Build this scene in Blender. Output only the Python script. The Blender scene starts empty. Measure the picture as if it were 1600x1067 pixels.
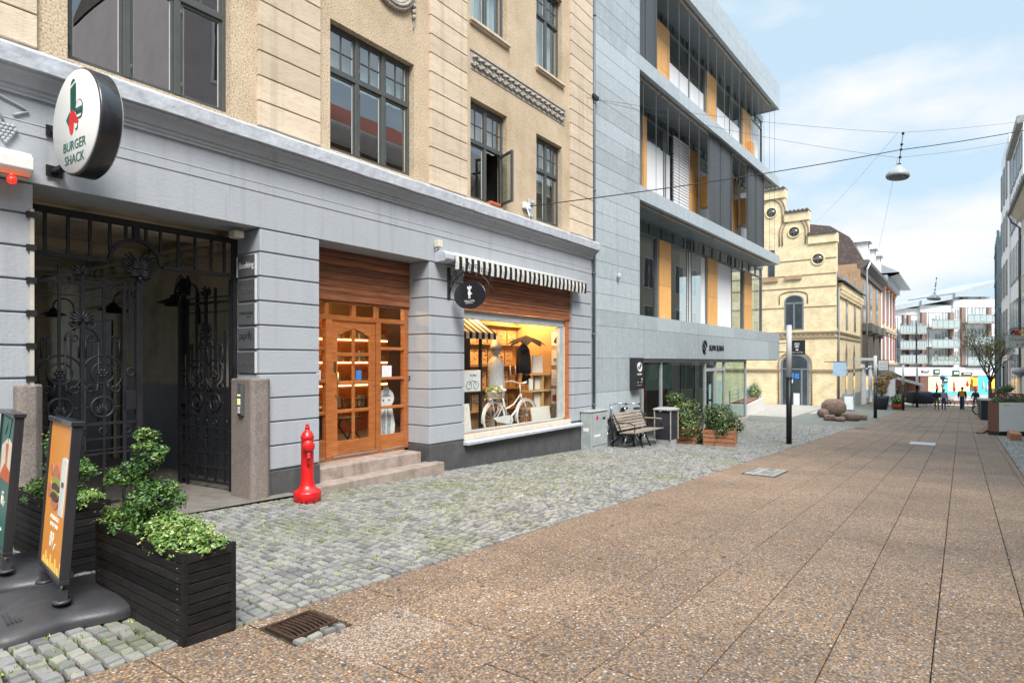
import bpy, math, random
from math import sin, cos, tan, atan, atan2, pi, radians, sqrt
from mathutils import Vector, Matrix
random.seed(7)
R = random.random
scene = bpy.context.scene
COL = scene.collection
# ------------------------------------------------------------------ camera
TH = atan(679 / 940)              # the street facade runs along +X, the view looks TH to its left
EYE = 1.6
cd = bpy.data.cameras.new('camera')
cam = bpy.data.objects.new('camera', cd); COL.objects.link(cam)
cam.location = (0, 0, EYE); cam.rotation_euler = (pi / 2, 0, TH - pi / 2)
cd.sensor_width = 36; cd.lens = 940 / 1600 * 36; cd.shift_y = 31.5 / 1600
cd.clip_start = .05; cd.clip_end = 3000
scene.camera = cam
scene.view_settings.view_transform = 'Standard'; scene.view_settings.look = 'None'
scene.view_settings.gamma = 1; scene.view_settings.exposure = EXPOSURE = 1.98
# ------------------------------------------------------------------ world
W = bpy.data.worlds.new('World'); scene.world = W; W.use_nodes = True
nt = W.node_tree; nt.nodes.clear()
SUN_EL, SUN_AZ = radians(50), radians(-128)      # azimuth of the sun as an angle from +X
def N(nt, t, **k):
    n = nt.nodes.new(t)
    for a, b in k.items():
        if a in n.inputs: n.inputs[a].default_value = b
        else: setattr(n, a, b)
    return n
out = N(nt, 'ShaderNodeOutputWorld'); bg = N(nt, 'ShaderNodeBackground'); bg.inputs['Strength'].default_value = .045
sky = N(nt, 'ShaderNodeTexSky'); sky.sky_type = 'NISHITA'; sky.sun_disc = False
sky.sun_elevation = SUN_EL; sky.sun_rotation = pi / 2 - SUN_AZ; sky.air_density = 1.0; sky.dust_density = 1.5
tc = N(nt, 'ShaderNodeTexCoord')
mp = N(nt, 'ShaderNodeMapping'); mp.inputs['Scale'].default_value = (1.0, 1.0, 2.6); mp.inputs['Location'].default_value = (3.1, .4, .35)
nz = N(nt, 'ShaderNodeTexNoise'); nz.inputs['Scale'].default_value = 1.9; nz.inputs['Detail'].default_value = 7; nz.inputs['Roughness'].default_value = .55
rp = N(nt, 'ShaderNodeValToRGB'); rp.color_ramp.elements[0].position = .46; rp.color_ramp.elements[1].position = .62
hz = N(nt, 'ShaderNodeMixRGB'); hz.inputs[0].default_value = .85; hz.inputs[2].default_value = (3.75, 4.9, 5.75, 1)
cl = N(nt, 'ShaderNodeMixRGB'); cl.inputs[2].default_value = (5.8, 5.8, 6.0, 1)
L = nt.links.new
L(tc.outputs['Generated'], mp.inputs[0]); L(mp.outputs[0], nz.inputs['Vector']); L(nz.outputs['Fac'], rp.inputs[0])
L(sky.outputs[0], hz.inputs[1]); L(hz.outputs[0], cl.inputs[1]); L(rp.outputs[0], cl.inputs[0]); 
# overcast sky: the zenith is brighter than the horizon
sx = N(nt, 'ShaderNodeSeparateXYZ'); zr = N(nt, 'ShaderNodeMapRange'); zr.inputs['From Min'].default_value = .5; zr.inputs['From Max'].default_value = .95; zr.inputs['To Min'].default_value = 1; zr.inputs['To Max'].default_value = 2.5
vm = N(nt, 'ShaderNodeVectorMath'); vm.operation = 'SCALE'; L(tc.outputs['Generated'], sx.inputs[0]); L(sx.outputs[2], zr.inputs['Value']); L(cl.outputs[0], vm.inputs[0]); L(zr.outputs[0], vm.inputs['Scale']); L(vm.outputs[0], bg.inputs['Color']); L(bg.outputs[0], out.inputs[0])
# ------------------------------------------------------------------ sun behind thin cloud
sd = bpy.data.lights.new('sun', 'SUN'); sd.energy = 1.4; sd.angle = radians(26); sd.color = (1, .95, .88)
sun = bpy.data.objects.new('sun', sd); COL.objects.link(sun)
dv = Vector((cos(SUN_AZ) * cos(SUN_EL), sin(SUN_AZ) * cos(SUN_EL), sin(SUN_EL)))
sun.rotation_euler = dv.to_track_quat('Z', 'Y').to_euler(); sun.location = dv * 60
# ------------------------------------------------------------------ survey helpers
CT, ST = cos(TH), sin(TH)
def ray(px):
    x = (px - 800) / 940; return (CT + x * ST, ST - x * CT)
def g(X):
    if X < 30: return .142 - .042 * X
    if X < 66: return -1.118 - .037 * (X - 30)
    return -2.45 - .05 * (X - 66)
def dirV(V):
    a = TH - atan((V - 800) / 940); return (cos(a), sin(a))
def PL(px, py, p, d):
    """distance along the plan line p + t d, and height, of a surveyed point"""
    x, y = ray(px); D = -x * d[1] + d[0] * y
    z = (-p[0] * d[1] + d[0] * p[1]) / D; t = (x * p[1] - y * p[0]) / D
    return t, EYE - (py - 565) / 940 * z
# ------------------------------------------------------------------ materials
MATS = {}
def mat(name, col, rough=.75, col2=None, scale=6, detail=4, bump=0, bscale=60, metal=0, spec=.5, attr=None, dirt=None, dscale=1.2, dcol=(.05, .045, .04), stretch=(1, 1, 1), emit=None, estr=1, coat=0, rvar=0, streak=0):
    if name in MATS: return MATS[name]
    m = bpy.data.materials.new(name); m.use_nodes = True; MATS[name] = m
    nt = m.node_tree; b = nt.nodes['Principled BSDF']; L = nt.links.new
    b.inputs['Roughness'].default_value = rough; b.inputs['Metallic'].default_value = metal
    b.inputs['Specular IOR Level'].default_value = spec
    b.inputs['Coat Weight'].default_value = coat
    tc = N(nt, 'ShaderNodeTexCoord'); mp = N(nt, 'ShaderNodeMapping'); mp.inputs['Scale'].default_value = stretch
    L(tc.outputs['Object'], mp.inputs[0])
    if col2 is None: col2 = tuple(c * .78 for c in col)
    n = N(nt, 'ShaderNodeTexNoise'); n.inputs['Scale'].default_value = scale; n.inputs['Detail'].default_value = detail; n.inputs['Roughness'].default_value = .65
    L(mp.outputs[0], n.inputs['Vector'])
    r = N(nt, 'ShaderNodeValToRGB'); r.color_ramp.elements[0].position = .3; r.color_ramp.elements[1].position = .7
    r.color_ramp.elements[0].color = (*col2, 1); r.color_ramp.elements[1].color = (*col, 1)
    L(n.outputs['Fac'], r.inputs[0]); c = r.outputs[0]
    if rvar:
        rr = N(nt, 'ShaderNodeMapRange'); rr.inputs['To Min'].default_value = max(0, rough - rvar); rr.inputs['To Max'].default_value = min(1, rough + rvar)
        L(n.outputs['Fac'], rr.inputs['Value']); L(rr.outputs[0], b.inputs['Roughness'])
    if attr is not None:       # per-piece variation stored on the faces
        a = N(nt, 'ShaderNodeAttribute'); a.attribute_name = 'rnd'
        hs = N(nt, 'ShaderNodeHueSaturation'); mr = N(nt, 'ShaderNodeMapRange'); mr.inputs['To Min'].default_value = 1 - attr; mr.inputs['To Max'].default_value = 1 + attr
        L(a.outputs['Fac'], mr.inputs['Value']); L(mr.outputs[0], hs.inputs['Value']); L(c, hs.inputs['Color']); c = hs.outputs[0]
    if dirt:
        d = N(nt, 'ShaderNodeTexNoise'); d.inputs['Scale'].default_value = dscale; d.inputs['Detail'].default_value = 8; d.inputs['Roughness'].default_value = .7
        L(mp.outputs[0], d.inputs['Vector'])
        dr = N(nt, 'ShaderNodeValToRGB'); dr.color_ramp.elements[0].position = .5; dr.color_ramp.elements[1].position = .75
        dr.color_ramp.elements[1].color = (dirt, dirt, dirt, 1)
        mx = N(nt, 'ShaderNodeMixRGB'); mx.inputs[2].default_value = (*dcol, 1)
        L(d.outputs['Fac'], dr.inputs[0]); L(dr.outputs[0], mx.inputs[0]); L(c, mx.inputs[1]); c = mx.outputs[0]
    if streak:                 # run-off stains: narrow vertical marks
        m3 = N(nt, 'ShaderNodeMapping'); m3.inputs['Scale'].default_value = (7, 7, .35); L(tc.outputs['Object'], m3.inputs[0])
        d = N(nt, 'ShaderNodeTexNoise'); d.inputs['Scale'].default_value = 1; d.inputs['Detail'].default_value = 6; d.inputs['Roughness'].default_value = .6; L(m3.outputs[0], d.inputs['Vector'])
        dr = N(nt, 'ShaderNodeValToRGB'); dr.color_ramp.elements[0].position = .52; dr.color_ramp.elements[1].position = .78; dr.color_ramp.elements[1].color = (streak, streak, streak, 1)
        mx = N(nt, 'ShaderNodeMixRGB'); mx.blend_type = 'MULTIPLY'; mx.inputs[2].default_value = (.55, .53, .50, 1); L(d.outputs['Fac'], dr.inputs[0]); L(dr.outputs[0], mx.inputs[0]); L(c, mx.inputs[1]); c = mx.outputs[0]
    L(c, b.inputs['Base Color'])
    if bump:
        n2 = N(nt, 'ShaderNodeTexNoise'); n2.inputs['Scale'].default_value = bscale; n2.inputs['Detail'].default_value = 3
        L(mp.outputs[0], n2.inputs['Vector']); bp = N(nt, 'ShaderNodeBump'); bp.inputs['Strength'].default_value = bump; bp.inputs['Distance'].default_value = .01
        L(n2.outputs['Fac'], bp.inputs['Height']); L(bp.outputs[0], b.inputs['Normal'])
    if emit:
        b.inputs['Emission Color'].default_value = (*emit, 1); b.inputs['Emission Strength'].default_value = estr
    return m
def nodes(name):
    m = bpy.data.materials.new(name); m.use_nodes = True; MATS[name] = m
    return m, m.node_tree, m.node_tree.nodes['Principled BSDF']
def glass(name, tint=(.9, .95, .93), ior=1.6, rough=0.0):
    if name in MATS: return MATS[name]
    m, nt, b = nodes(name); nt.nodes.remove(b); L = nt.links.new
    o = nt.nodes['Material Output']; t = N(nt, 'ShaderNodeBsdfTransparent'); t.inputs[0].default_value = (*tint, 1)
    gl = N(nt, 'ShaderNodeBsdfGlossy'); gl.inputs['Roughness'].default_value = rough
    fr = N(nt, 'ShaderNodeFresnel'); fr.inputs[0].default_value = ior; mx = N(nt, 'ShaderNodeMixShader')
    # slight waviness of real panes
    tc = N(nt, 'ShaderNodeTexCoord'); nz = N(nt, 'ShaderNodeTexNoise'); nz.inputs['Scale'].default_value = 1.3; bp = N(nt, 'ShaderNodeBump'); bp.inputs['Strength'].default_value = .03; bp.inputs['Distance'].default_value = .03
    L(tc.outputs['Object'], nz.inputs['Vector']); L(nz.outputs['Fac'], bp.inputs['Height']); L(bp.outputs[0], gl.inputs['Normal'])
    ge = N(nt, 'ShaderNodeNewGeometry'); sb = N(nt, 'ShaderNodeMath'); sb.operation = 'SUBTRACT'; sb.use_clamp = True
    L(fr.outputs[0], sb.inputs[0]); L(ge.outputs['Backfacing'], sb.inputs[1]); L(sb.outputs[0], mx.inputs[0]); L(t.outputs[0], mx.inputs[1]); L(gl.outputs[0], mx.inputs[2]); L(mx.outputs[0], o.inputs[0])
    return m
# ------------------------------------------------------------------ mesh builder
class MB:
    def __init__(s, M=None, k=1.0): s.k = k; s.v = []; s.f = []; s.mi = []; s.r = []; s.sm = []; s.M = M
    def add(s, vs, fs, m=0, r=None, sm=False):
        o = len(s.v)
        if s.M is not None: vs = [tuple(s.M @ Vector(v)) for v in vs]
        s.v += [tuple(v) for v in vs]
        if r is None: r = R()
        for f in fs: s.f.append(tuple(i + o for i in f)); s.mi.append(m); s.r.append(r); s.sm.append(sm)
        return s
    def box(s, x0, x1, y0, y1, z0, z1, m=0, r=None):
        return s.add([(x0,y0,z0),(x1,y0,z0),(x1,y1,z0),(x0,y1,z0),(x0,y0,z1),(x1,y0,z1),(x1,y1,z1),(x0,y1,z1)],
                     [(0,3,2,1),(4,5,6,7),(0,1,5,4),(1,2,6,5),(2,3,7,6),(3,0,4,7)], m, r)
    def quad(s, a, b, c, d, m=0, r=None): return s.add([a, b, c, d], [(0, 1, 2, 3)], m, r)
    def prism(s, pts, y0, y1, m=0, r=None, ax='y'):
        n = len(pts)
        if ax == 'y': vs = [(p[0], y0, p[1]) for p in pts] + [(p[0], y1, p[1]) for p in pts]
        elif ax == 'x': vs = [(y0, p[0], p[1]) for p in pts] + [(y1, p[0], p[1]) for p in pts]
        else: vs = [(p[0], p[1], y0) for p in pts] + [(p[0], p[1], y1) for p in pts]
        fs = [tuple(range(n)), tuple(range(2 * n - 1, n - 1, -1))] + [(i, i + n, (i + 1) % n + n, (i + 1) % n) for i in range(n)]
        return s.add(vs, fs, m, r)
    def tube(s, pts, rad, n=6, m=0, r=None, closed=False, sm=True, cap=True):
        P = [Vector(p) for p in pts]; k = len(P)
        if not isinstance(rad, (list, tuple)): rad = [rad] * k
        rad = [q * s.k for q in rad]
        vs = []; up = None
        for i in range(k):
            a = P[(i - 1) % k] if closed or i else P[0]; b = P[(i + 1) % k] if closed or i < k - 1 else P[-1]
            t = (b - a).normalized()
            if up is None: up = Vector((0, 0, 1)) if abs(t.z) < .9 else Vector((1, 0, 0))
            u = t.cross(up)
            if u.length < 1e-4: u = t.orthogonal()
            u.normalize(); w = u.cross(t); up = w
            for j in range(n):
                an = 2 * pi * j / n; vs.append(P[i] + (u * cos(an) + w * sin(an)) * rad[i])
        fs = []
        for i in range(k if closed else k - 1):
            for j in range(n):
                a = i * n + j; b = i * n + (j + 1) % n; c = ((i + 1) % k) * n
                fs.append((a, b, c + (j + 1) % n, c + j))
        if cap and not closed: fs += [tuple(range(n - 1, -1, -1)), tuple(range((k - 1) * n, k * n))]
        return s.add(vs, fs, m, r, sm)
    def cyl(s, a, b, r0, r1=None, n=12, m=0, r=None, sm=True): return s.tube([a, b], [r0, r0 if r1 is None else r1], n, m, r, sm=sm)
    def lathe(s, prof, c=(0, 0, 0), n=20, m=0, r=None, sm=True, ax='z'):
        vs = []
        for (rr, z) in prof:
            for j in range(n):
                an = 2 * pi * j / n; p = (rr * cos(an), rr * sin(an), z)
                if ax == 'y': p = (p[0], p[2], p[1])
                if ax == 'x': p = (p[2], p[0], p[1])
                vs.append((c[0] + p[0], c[1] + p[1], c[2] + p[2]))
        fs = [(i * n + j, i * n + (j + 1) % n, (i + 1) * n + (j + 1) % n, (i + 1) * n + j) for i in range(len(prof) - 1) for j in range(n)]
        fs += [tuple(range(n - 1, -1, -1)), tuple(range((len(prof) - 1) * n, len(prof) * n))]
        return s.add(vs, fs, m, r, sm)
    def ball(s, c, rx, ry=None, rz=None, n=10, k=6, m=0, r=None):
        ry = ry or rx; rz = rz or rx
        vs = [(c[0], c[1], c[2] - rz)]
        for i in range(1, k):
            a = -pi / 2 + pi * i / k
            for j in range(n): b = 2 * pi * j / n; vs.append((c[0] + rx * cos(a) * cos(b), c[1] + ry * cos(a) * sin(b), c[2] + rz * sin(a)))
        vs.append((c[0], c[1], c[2] + rz)); l = len(vs) - 1
        fs = [(0, 1 + (j + 1) % n, 1 + j) for j in range(n)]
        for i in range(k - 2):
            for j in range(n): a = 1 + i * n; fs.append((a + j, a + (j + 1) % n, a + n + (j + 1) % n, a + n + j))
        a = 1 + (k - 2) * n; fs += [(a + j, a + (j + 1) % n, l) for j in range(n)]
        return s.add(vs, fs, m, r, True)
    def leaf(s, c, nrm, sz, m=0, r=None, asp=.55):
        n = Vector(nrm).normalized(); u = n.orthogonal().normalized(); u.rotate(Matrix.Rotation(R() * 6.28, 3, n)); w = n.cross(u); c = Vector(c)
        return s.add([c - u * sz * .5, c + w * sz * asp * .5, c + u * sz * .5, c - w * sz * asp * .5], [(0, 1, 2, 3)], m, r)
    def build(s, name, mats, parent=None, bevel=0, seg=1):
        me = bpy.data.meshes.new(name); me.from_pydata(s.v, [], s.f)
        if not isinstance(mats, (list, tuple)): mats = [mats]
        for m in mats: me.materials.append(MATS[m] if isinstance(m, str) else m)
        me.polygons.foreach_set('material_index', s.mi); me.polygons.foreach_set('use_smooth', s.sm)
        a = me.attributes.new('rnd', 'FLOAT', 'FACE'); a.data.foreach_set('value', s.r)
        me.update()
        o = bpy.data.objects.new(name, me); COL.objects.link(o)
        if parent: o.parent = parent
        if bevel:
            b = o.modifiers.new('bevel', 'BEVEL'); b.width = bevel; b.segments = seg; b.limit_method = 'ANGLE'
        return o
def tag(o, label=None, cat=None, group=None, kind=None):
    if label: o['label'] = label
    if cat: o['category'] = cat
    if group: o['group'] = group
    if kind: o['kind'] = kind
    return o
def thing(name, label, cat, loc=(0, 0, 0), rz=0, group=None):
    o = bpy.data.objects.new(name, None); COL.objects.link(o); o.empty_display_size = .2
    o.location = loc; o.rotation_euler = (0, 0, rz); return tag(o, label, cat, group)
def kids(o): return [c for c in bpy.data.objects if c.parent == o]
def copy_tree(o, parent=None, label=None, loc=None, rz=None):
    c = o.copy(); COL.objects.link(c)
    if parent is not None: c.parent = parent
    if label: c['label'] = label
    if loc is not None: c.location = loc
    if rz is not None: c.rotation_euler[2] = rz
    for ch in kids(o):
        if ch is not c: copy_tree(ch, c)
    return c
def text(s, name, size, M, m, parent=None, sx=1, depth=.002, align='CENTER', shear=0):
    """raised lettering: M maps the text plane (x right, y up, z out) to the parent's space"""
    cu = bpy.data.curves.new(name, 'FONT'); cu.body = s; cu.size = size; cu.align_x = align; cu.extrude = depth; cu.shear = shear; cu.resolution_u = 3
    t = bpy.data.objects.new(name, cu); COL.objects.link(t); bpy.context.view_layer.update()
    me = bpy.data.meshes.new_from_object(t.evaluated_get(bpy.context.evaluated_depsgraph_get()))
    bpy.data.objects.remove(t); bpy.data.curves.remove(cu)
    me.transform(M @ Matrix.Diagonal((sx, 1, 1, 1)))
    me.materials.clear(); me.materials.append(MATS[m]); o = bpy.data.objects.new(name, me); COL.objects.link(o)
    if parent: o.parent = parent
    return o
def TM(org, right, up):
    r = Vector(right).normalized(); u = Vector(up).normalized(); w = r.cross(u)
    M = Matrix((r, u, w)).transposed().to_4x4(); M.translation = Vector(org); return M
def arc(cx, cz, r, a0, a1, n=12, y=0):
    return [(cx + r * cos(radians(a0 + (a1 - a0) * i / n)), y, cz + r * sin(radians(a0 + (a1 - a0) * i / n))) for i in range(n + 1)]
def spiral(cx, cz, r0, r1, a0, a1, n=14, y=0):
    return [(cx + (r0 + (r1 - r0) * i / n) * cos(radians(a0 + (a1 - a0) * i / n)), y, cz + (r0 + (r1 - r0) * i / n) * sin(radians(a0 + (a1 - a0) * i / n))) for i in range(n + 1)]
def wall(mb, x0, x1, z0, z1, holes, y=0, d=.2, m=0, mr=None):
    """front sheet of a wall at depth y with rectangular openings whose reveals go d deep"""
    xs = sorted({x0, x1, *[h[0] for h in holes], *[h[1] for h in holes]}); zs = sorted({z0, z1, *[h[2] for h in holes], *[h[3] for h in holes]})
    xs = [x for x in xs if x0 <= x <= x1]; zs = [z for z in zs if z0 <= z <= z1]
    for i in range(len(xs) - 1):
        for j in range(len(zs) - 1):
            cx, cz = (xs[i] + xs[i+1]) / 2, (zs[j] + zs[j+1]) / 2
            if any(h[0] < cx < h[1] and h[2] < cz < h[3] for h in holes): continue
            mb.quad((xs[i], y, zs[j]), (xs[i+1], y, zs[j]), (xs[i+1], y, zs[j+1]), (xs[i], y, zs[j+1]), m)
    mr = m if mr is None else mr
    for (a, b, c, e) in holes:
        mb.quad((a, y, c), (a, y + d, c), (a, y + d, e), (a, y, e), mr); mb.quad((b, y + d, c), (b, y, c), (b, y, e), (b, y + d, e), mr)
        mb.quad((a, y, c), (b, y, c), (b, y + d, c), (a, y + d, c), mr); mb.quad((a, y + d, e), (b, y + d, e), (b, y, e), (a, y, e), mr)
# ------------------------------------------------------------------ base materials
mat('joint_soil', (.030, .032, .02), .95, col2=(.012, .012, .010), scale=14, bump=.3, dirt=.9, dscale=2.6, dcol=(.12, .17, .03))
m, nt_, b = nodes('sett'); L = nt_.links.new
tc = N(nt_, 'ShaderNodeTexCoord'); a = N(nt_, 'ShaderNodeAttribute'); a.attribute_name = 'rnd'
cr = N(nt_, 'ShaderNodeValToRGB'); e = cr.color_ramp.elements; e[0].color = (.145, .145, .145, 1); e[1].color = (.31, .30, .27, 1)
for p, c in ((.3, (.225, .225, .222, 1)), (.75, (.275, .27, .255, 1))): x = e.new(p); x.color = c
nz = N(nt_, 'ShaderNodeTexNoise'); nz.inputs['Scale'].default_value = 60; nz.inputs['Detail'].default_value = 5
mm = N(nt_, 'ShaderNodeMixRGB'); mm.blend_type = 'OVERLAY'; mm.inputs[0].default_value = .5
ms = N(nt_, 'ShaderNodeTexNoise'); ms.inputs['Scale'].default_value = .9; ms.inputs['Detail'].default_value = 9; ms.inputs['Roughness'].default_value = .72
mr = N(nt_, 'ShaderNodeValToRGB'); mr.color_ramp.elements[0].position = .50; mr.color_ramp.elements[1].position = .68; mr.color_ramp.elements[1].color = (.6, .6, .6, 1)
mg = N(nt_, 'ShaderNodeMixRGB'); mg.inputs[2].default_value = (.165, .185, .065, 1)
L(a.outputs['Fac'], cr.inputs[0]); L(tc.outputs['Object'], nz.inputs['Vector']); L(tc.outputs['Object'], ms.inputs['Vector']); L(cr.outputs[0], mm.inputs[1]); L(nz.outputs['Color'], mm.inputs[2])
L(ms.outputs['Fac'], mr.inputs[0]); L(mr.outputs[0], mg.inputs[0]); L(mm.outputs[0], mg.inputs[1]); L(mg.outputs[0], b.inputs['Base Color'])
bp = N(nt_, 'ShaderNodeBump'); bp.inputs['Strength'].default_value = .5; bp.inputs['Distance'].default_value = .006; L(nz.outputs['Fac'], bp.inputs['Height']); L(bp.outputs[0], b.inputs['Normal']); b.inputs['Roughness'].default_value = .62
def aggregate(name, stops, scale, rough=.7, patch=.35):
    m, nt_, b = nodes(name); L = nt_.links.new
    tc = N(nt_, 'ShaderNodeTexCoord'); v = N(nt_, 'ShaderNodeTexVoronoi'); v.inputs['Scale'].default_value = scale; v.inputs['Randomness'].default_value = 1
    w = N(nt_, 'ShaderNodeTexNoise'); w.inputs['Scale'].default_value = scale * .7; w.inputs['Detail'].default_value = 1
    ad = N(nt_, 'ShaderNodeMixRGB'); ad.blend_type = 'ADD'; ad.inputs[0].default_value = .012
    sp = N(nt_, 'ShaderNodeSeparateColor'); cr = N(nt_, 'ShaderNodeValToRGB'); cr.color_ramp.interpolation = 'LINEAR'
    e = cr.color_ramp.elements; e[0].position = stops[0][0]; e[0].color = (*stops[0][1], 1); e[1].position = stops[-1][0]; e[1].color = (*stops[-1][1], 1)
    for p, c in stops[1:-1]: x = e.new(p); x.color = (*c, 1)
    L(tc.outputs['Object'], w.inputs['Vector']); L(tc.outputs['Object'], ad.inputs[1]); L(w.outputs['Color'], ad.inputs[2]); L(ad.outputs[0], v.inputs['Vector']); L(v.outputs['Color'], sp.inputs[0]); L(sp.outputs[0], cr.inputs[0])
    dk = N(nt_, 'ShaderNodeMapRange'); dk.inputs['From Min'].default_value = .25; dk.inputs['From Max'].default_value = .75; dk.inputs['To Min'].default_value = 0; dk.inputs['To Max'].default_value = .85
    L(v.outputs['Distance'], dk.inputs['Value']); mx = N(nt_, 'ShaderNodeMixRGB'); mx.inputs[2].default_value = (.10, .08, .066, 1); L(dk.outputs[0], mx.inputs[0]); L(cr.outputs[0], mx.inputs[1])
    a = N(nt_, 'ShaderNodeAttribute'); a.attribute_name = 'rnd'; hs = N(nt_, 'ShaderNodeHueSaturation'); mr = N(nt_, 'ShaderNodeMapRange'); mr.inputs['To Min'].default_value = .88; mr.inputs['To Max'].default_value = 1.05
    L(a.outputs['Fac'], mr.inputs['Value']); L(mr.outputs[0], hs.inputs['Value']); L(mx.outputs[0], hs.inputs['Color'])
    p = N(nt_, 'ShaderNodeTexNoise'); p.inputs['Scale'].default_value = .8; p.inputs['Detail'].default_value = 8; p.inputs['Roughness'].default_value = .65; L(tc.outputs['Object'], p.inputs['Vector'])
    pr = N(nt_, 'ShaderNodeValToRGB'); pr.color_ramp.elements[0].position = .42; pr.color_ramp.elements[1].position = .68; pr.color_ramp.elements[1].color = (patch, patch, patch, 1); L(p.outputs['Fac'], pr.inputs[0])
    pm = N(nt_, 'ShaderNodeMixRGB'); pm.blend_type = 'MULTIPLY'; pm.inputs[2].default_value = (.55, .53, .52, 1); L(pr.outputs[0], pm.inputs[0]); L(hs.outputs[0], pm.inputs[1])
    q = N(nt_, 'ShaderNodeTexNoise'); q.inputs['Scale'].default_value = .33; q.inputs['Detail'].default_value = 5; L(tc.outputs['Object'], q.inputs['Vector']); qr = N(nt_, 'ShaderNodeValToRGB'); qr.color_ramp.elements[0].position = .35; qr.color_ramp.elements[0].color = (.86, .85, .86, 1); qr.color_ramp.elements[1].position = .65; qr.color_ramp.elements[1].color = (1.14, 1.10, 1.05, 1)
    qm = N(nt_, 'ShaderNodeMixRGB'); qm.blend_type = 'MULTIPLY'; qm.inputs[0].default_value = 1; L(q.outputs['Fac'], qr.inputs[0]); L(pm.outputs[0], qm.inputs[1]); L(qr.outputs[0], qm.inputs[2]); L(qm.outputs[0], b.inputs['Base Color'])
    bp = N(nt_, 'ShaderNodeBump'); bp.invert = True; bp.inputs['Strength'].default_value = .6; bp.inputs['Distance'].default_value = .005; L(v.outputs['Distance'], bp.inputs['Height']); L(bp.outputs[0], b.inputs['Normal'])
    b.inputs['Roughness'].default_value = rough; return m
aggregate('exposed_aggregate', [(0, (.07, .055, .05)), (.14, (.20, .125, .08)), (.32, (.38, .225, .12)), (.46, (.46, .265, .11)), (.58, (.24, .19, .165)), (.70, (.46, .31, .19)), (.82, (.19, .18, .185)), (.94, (.50, .38, .26)), (1, (.70, .64, .58))], 74)
aggregate('new_aggregate', [(0, (.16, .12, .10)), (.3, (.43, .28, .18)), (.6, (.46, .36, .28)), (1, (.58, .50, .42))], 84, patch=.1)
mat('asphalt', (.075, .075, .078), .9, col2=(.045, .045, .047), scale=30, bump=.3, bscale=200)
mat('concrete_far', (.42, .39, .35), .9, scale=3, bump=.2, dirt=.3)
mat('cobble_far', (.23, .23, .22), .85, col2=(.12, .13, .10), scale=9, detail=6, bump=.8, bscale=12, dirt=.5, dcol=(.13, .15, .05))
# ------------------------------------------------------------------ ground
mb = MB()
XS = [-40, 0, 30, 66, 120, 900]
for i in range(len(XS) - 1):
    a, c = XS[i], XS[i+1]
    mb.quad((a, -300, g(a) - .09), (c, -300, g(c) - .09), (c, 300, g(c) - .09), (a, 300, g(a) - .09), 0, .5)
tag(mb.build('ground', 'asphalt'), 'dark asphalt ground under the street', 'ground', kind='structure')
def eL(X): return 3.37 - .0145 * X       # left edge of the slabs
def eR(X): return -.80 - .0225 * X       # right edge of the slabs
def strip(mb, x0, x1, fa, fb, dz, step=2.0, m=0):
    n = max(1, int((x1 - x0) / step)); cuts = sorted({x0 + (x1 - x0) * i / n for i in range(n + 1)} | {c for c in (30, 66) if x0 < c < x1})
    for a, c in zip(cuts, cuts[1:]): mb.quad((a, fa(a), g(a) + dz), (c, fa(c), g(c) + dz), (c, fb(c), g(c) + dz), (a, fb(a), g(a) + dz), m, .5)
mb = MB(); strip(mb, -4, 28, eL, lambda x: 7.9, -.024); strip(mb, 6, 28, lambda x: -4.0, eR, -.024)
tag(mb.build('paving_bed', 'joint_soil'), 'mossy soil in the joints between the setts', 'ground', kind='structure')
def setts(mb, x0, x1, fa, fb, s, top=0.0):
    x = x0
    while x < x1:
        w = s * (.92 + .2 * R()); ph = R() * s; y = fa(x) - ph * .0
        ph = R() * 6; first = True
        while y < fb(x) - .02:
            l = s * (.8 + .5 * R())
            if first: l *= .5 + .6 * R(); first = False
            l = min(l, fb(x) - y)
            wob = .02 * sin(y * 1.7 + x * .6)
            gp = .0065 + .006 * R(); z = g(x) + top + (R() - .5) * .006; t1 = (R() - .5) * .006; t2 = (R() - .5) * .006
            xa, xb, ya, yb = x + wob + gp, x + wob + w - gp, y + gp, y + l - gp
            j = lambda: (R() - .5) * .016
            A = [(xa + j(), ya + j()), (xb + j(), ya + j()), (xb + j(), yb + j()), (xa + j(), yb + j())]
            cx = sum(p[0] for p in A) / 4; cy = sum(p[1] for p in A) / 4; k = .90
            vs = [(p[0], p[1], z - .03) for p in A] + [(p[0] * .97 + cx * .03, p[1] * .97 + cy * .03, z - .010) for p in A] + \
                 [(cx + (p[0] - cx) * k, cy + (p[1] - cy) * k, z + t1 * (1 if i in (0, 1) else -1) + t2 * (1 if i in (1, 2) else -1)) for i, p in enumerate(A)]
            mb.add(vs, [(0,1,5,4),(1,2,6,5),(2,3,7,6),(3,0,4,7),(4,5,9,8),(5,6,10,9),(6,7,11,10),(7,4,8,11),(8,9,10,11)], 0, R())
            y += l
        x += w
mb = MB(); setts(mb, -1.5, 13.5, eL, lambda x: 6.75, .086)
setts(mb, 13.5, 27.5, eL, lambda x: 7.8, .115)
tag(mb.build('cobbled_pavement', 'sett'), 'grey granite setts with moss in the joints in front of the shops', 'pavement', kind='structure')
mb = MB(); setts(mb, 9, 27.5, lambda x: -3.6, eR, .13)
tag(mb.build('cobbled_pavement', 'sett'), 'grey granite setts at the right edge of the street', 'pavement', kind='structure')
mb = MB(); strip(mb, 27.5, 84, eL, lambda x: 9.5 if x < 52 else 6.8, -.002); strip(mb, 27.5, 84, lambda x: -3.6, eR, -.002)
tag(mb.build('pavement_far', 'cobble_far'), 'worn granite paving further down the street', 'pavement', kind='structure')
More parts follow.
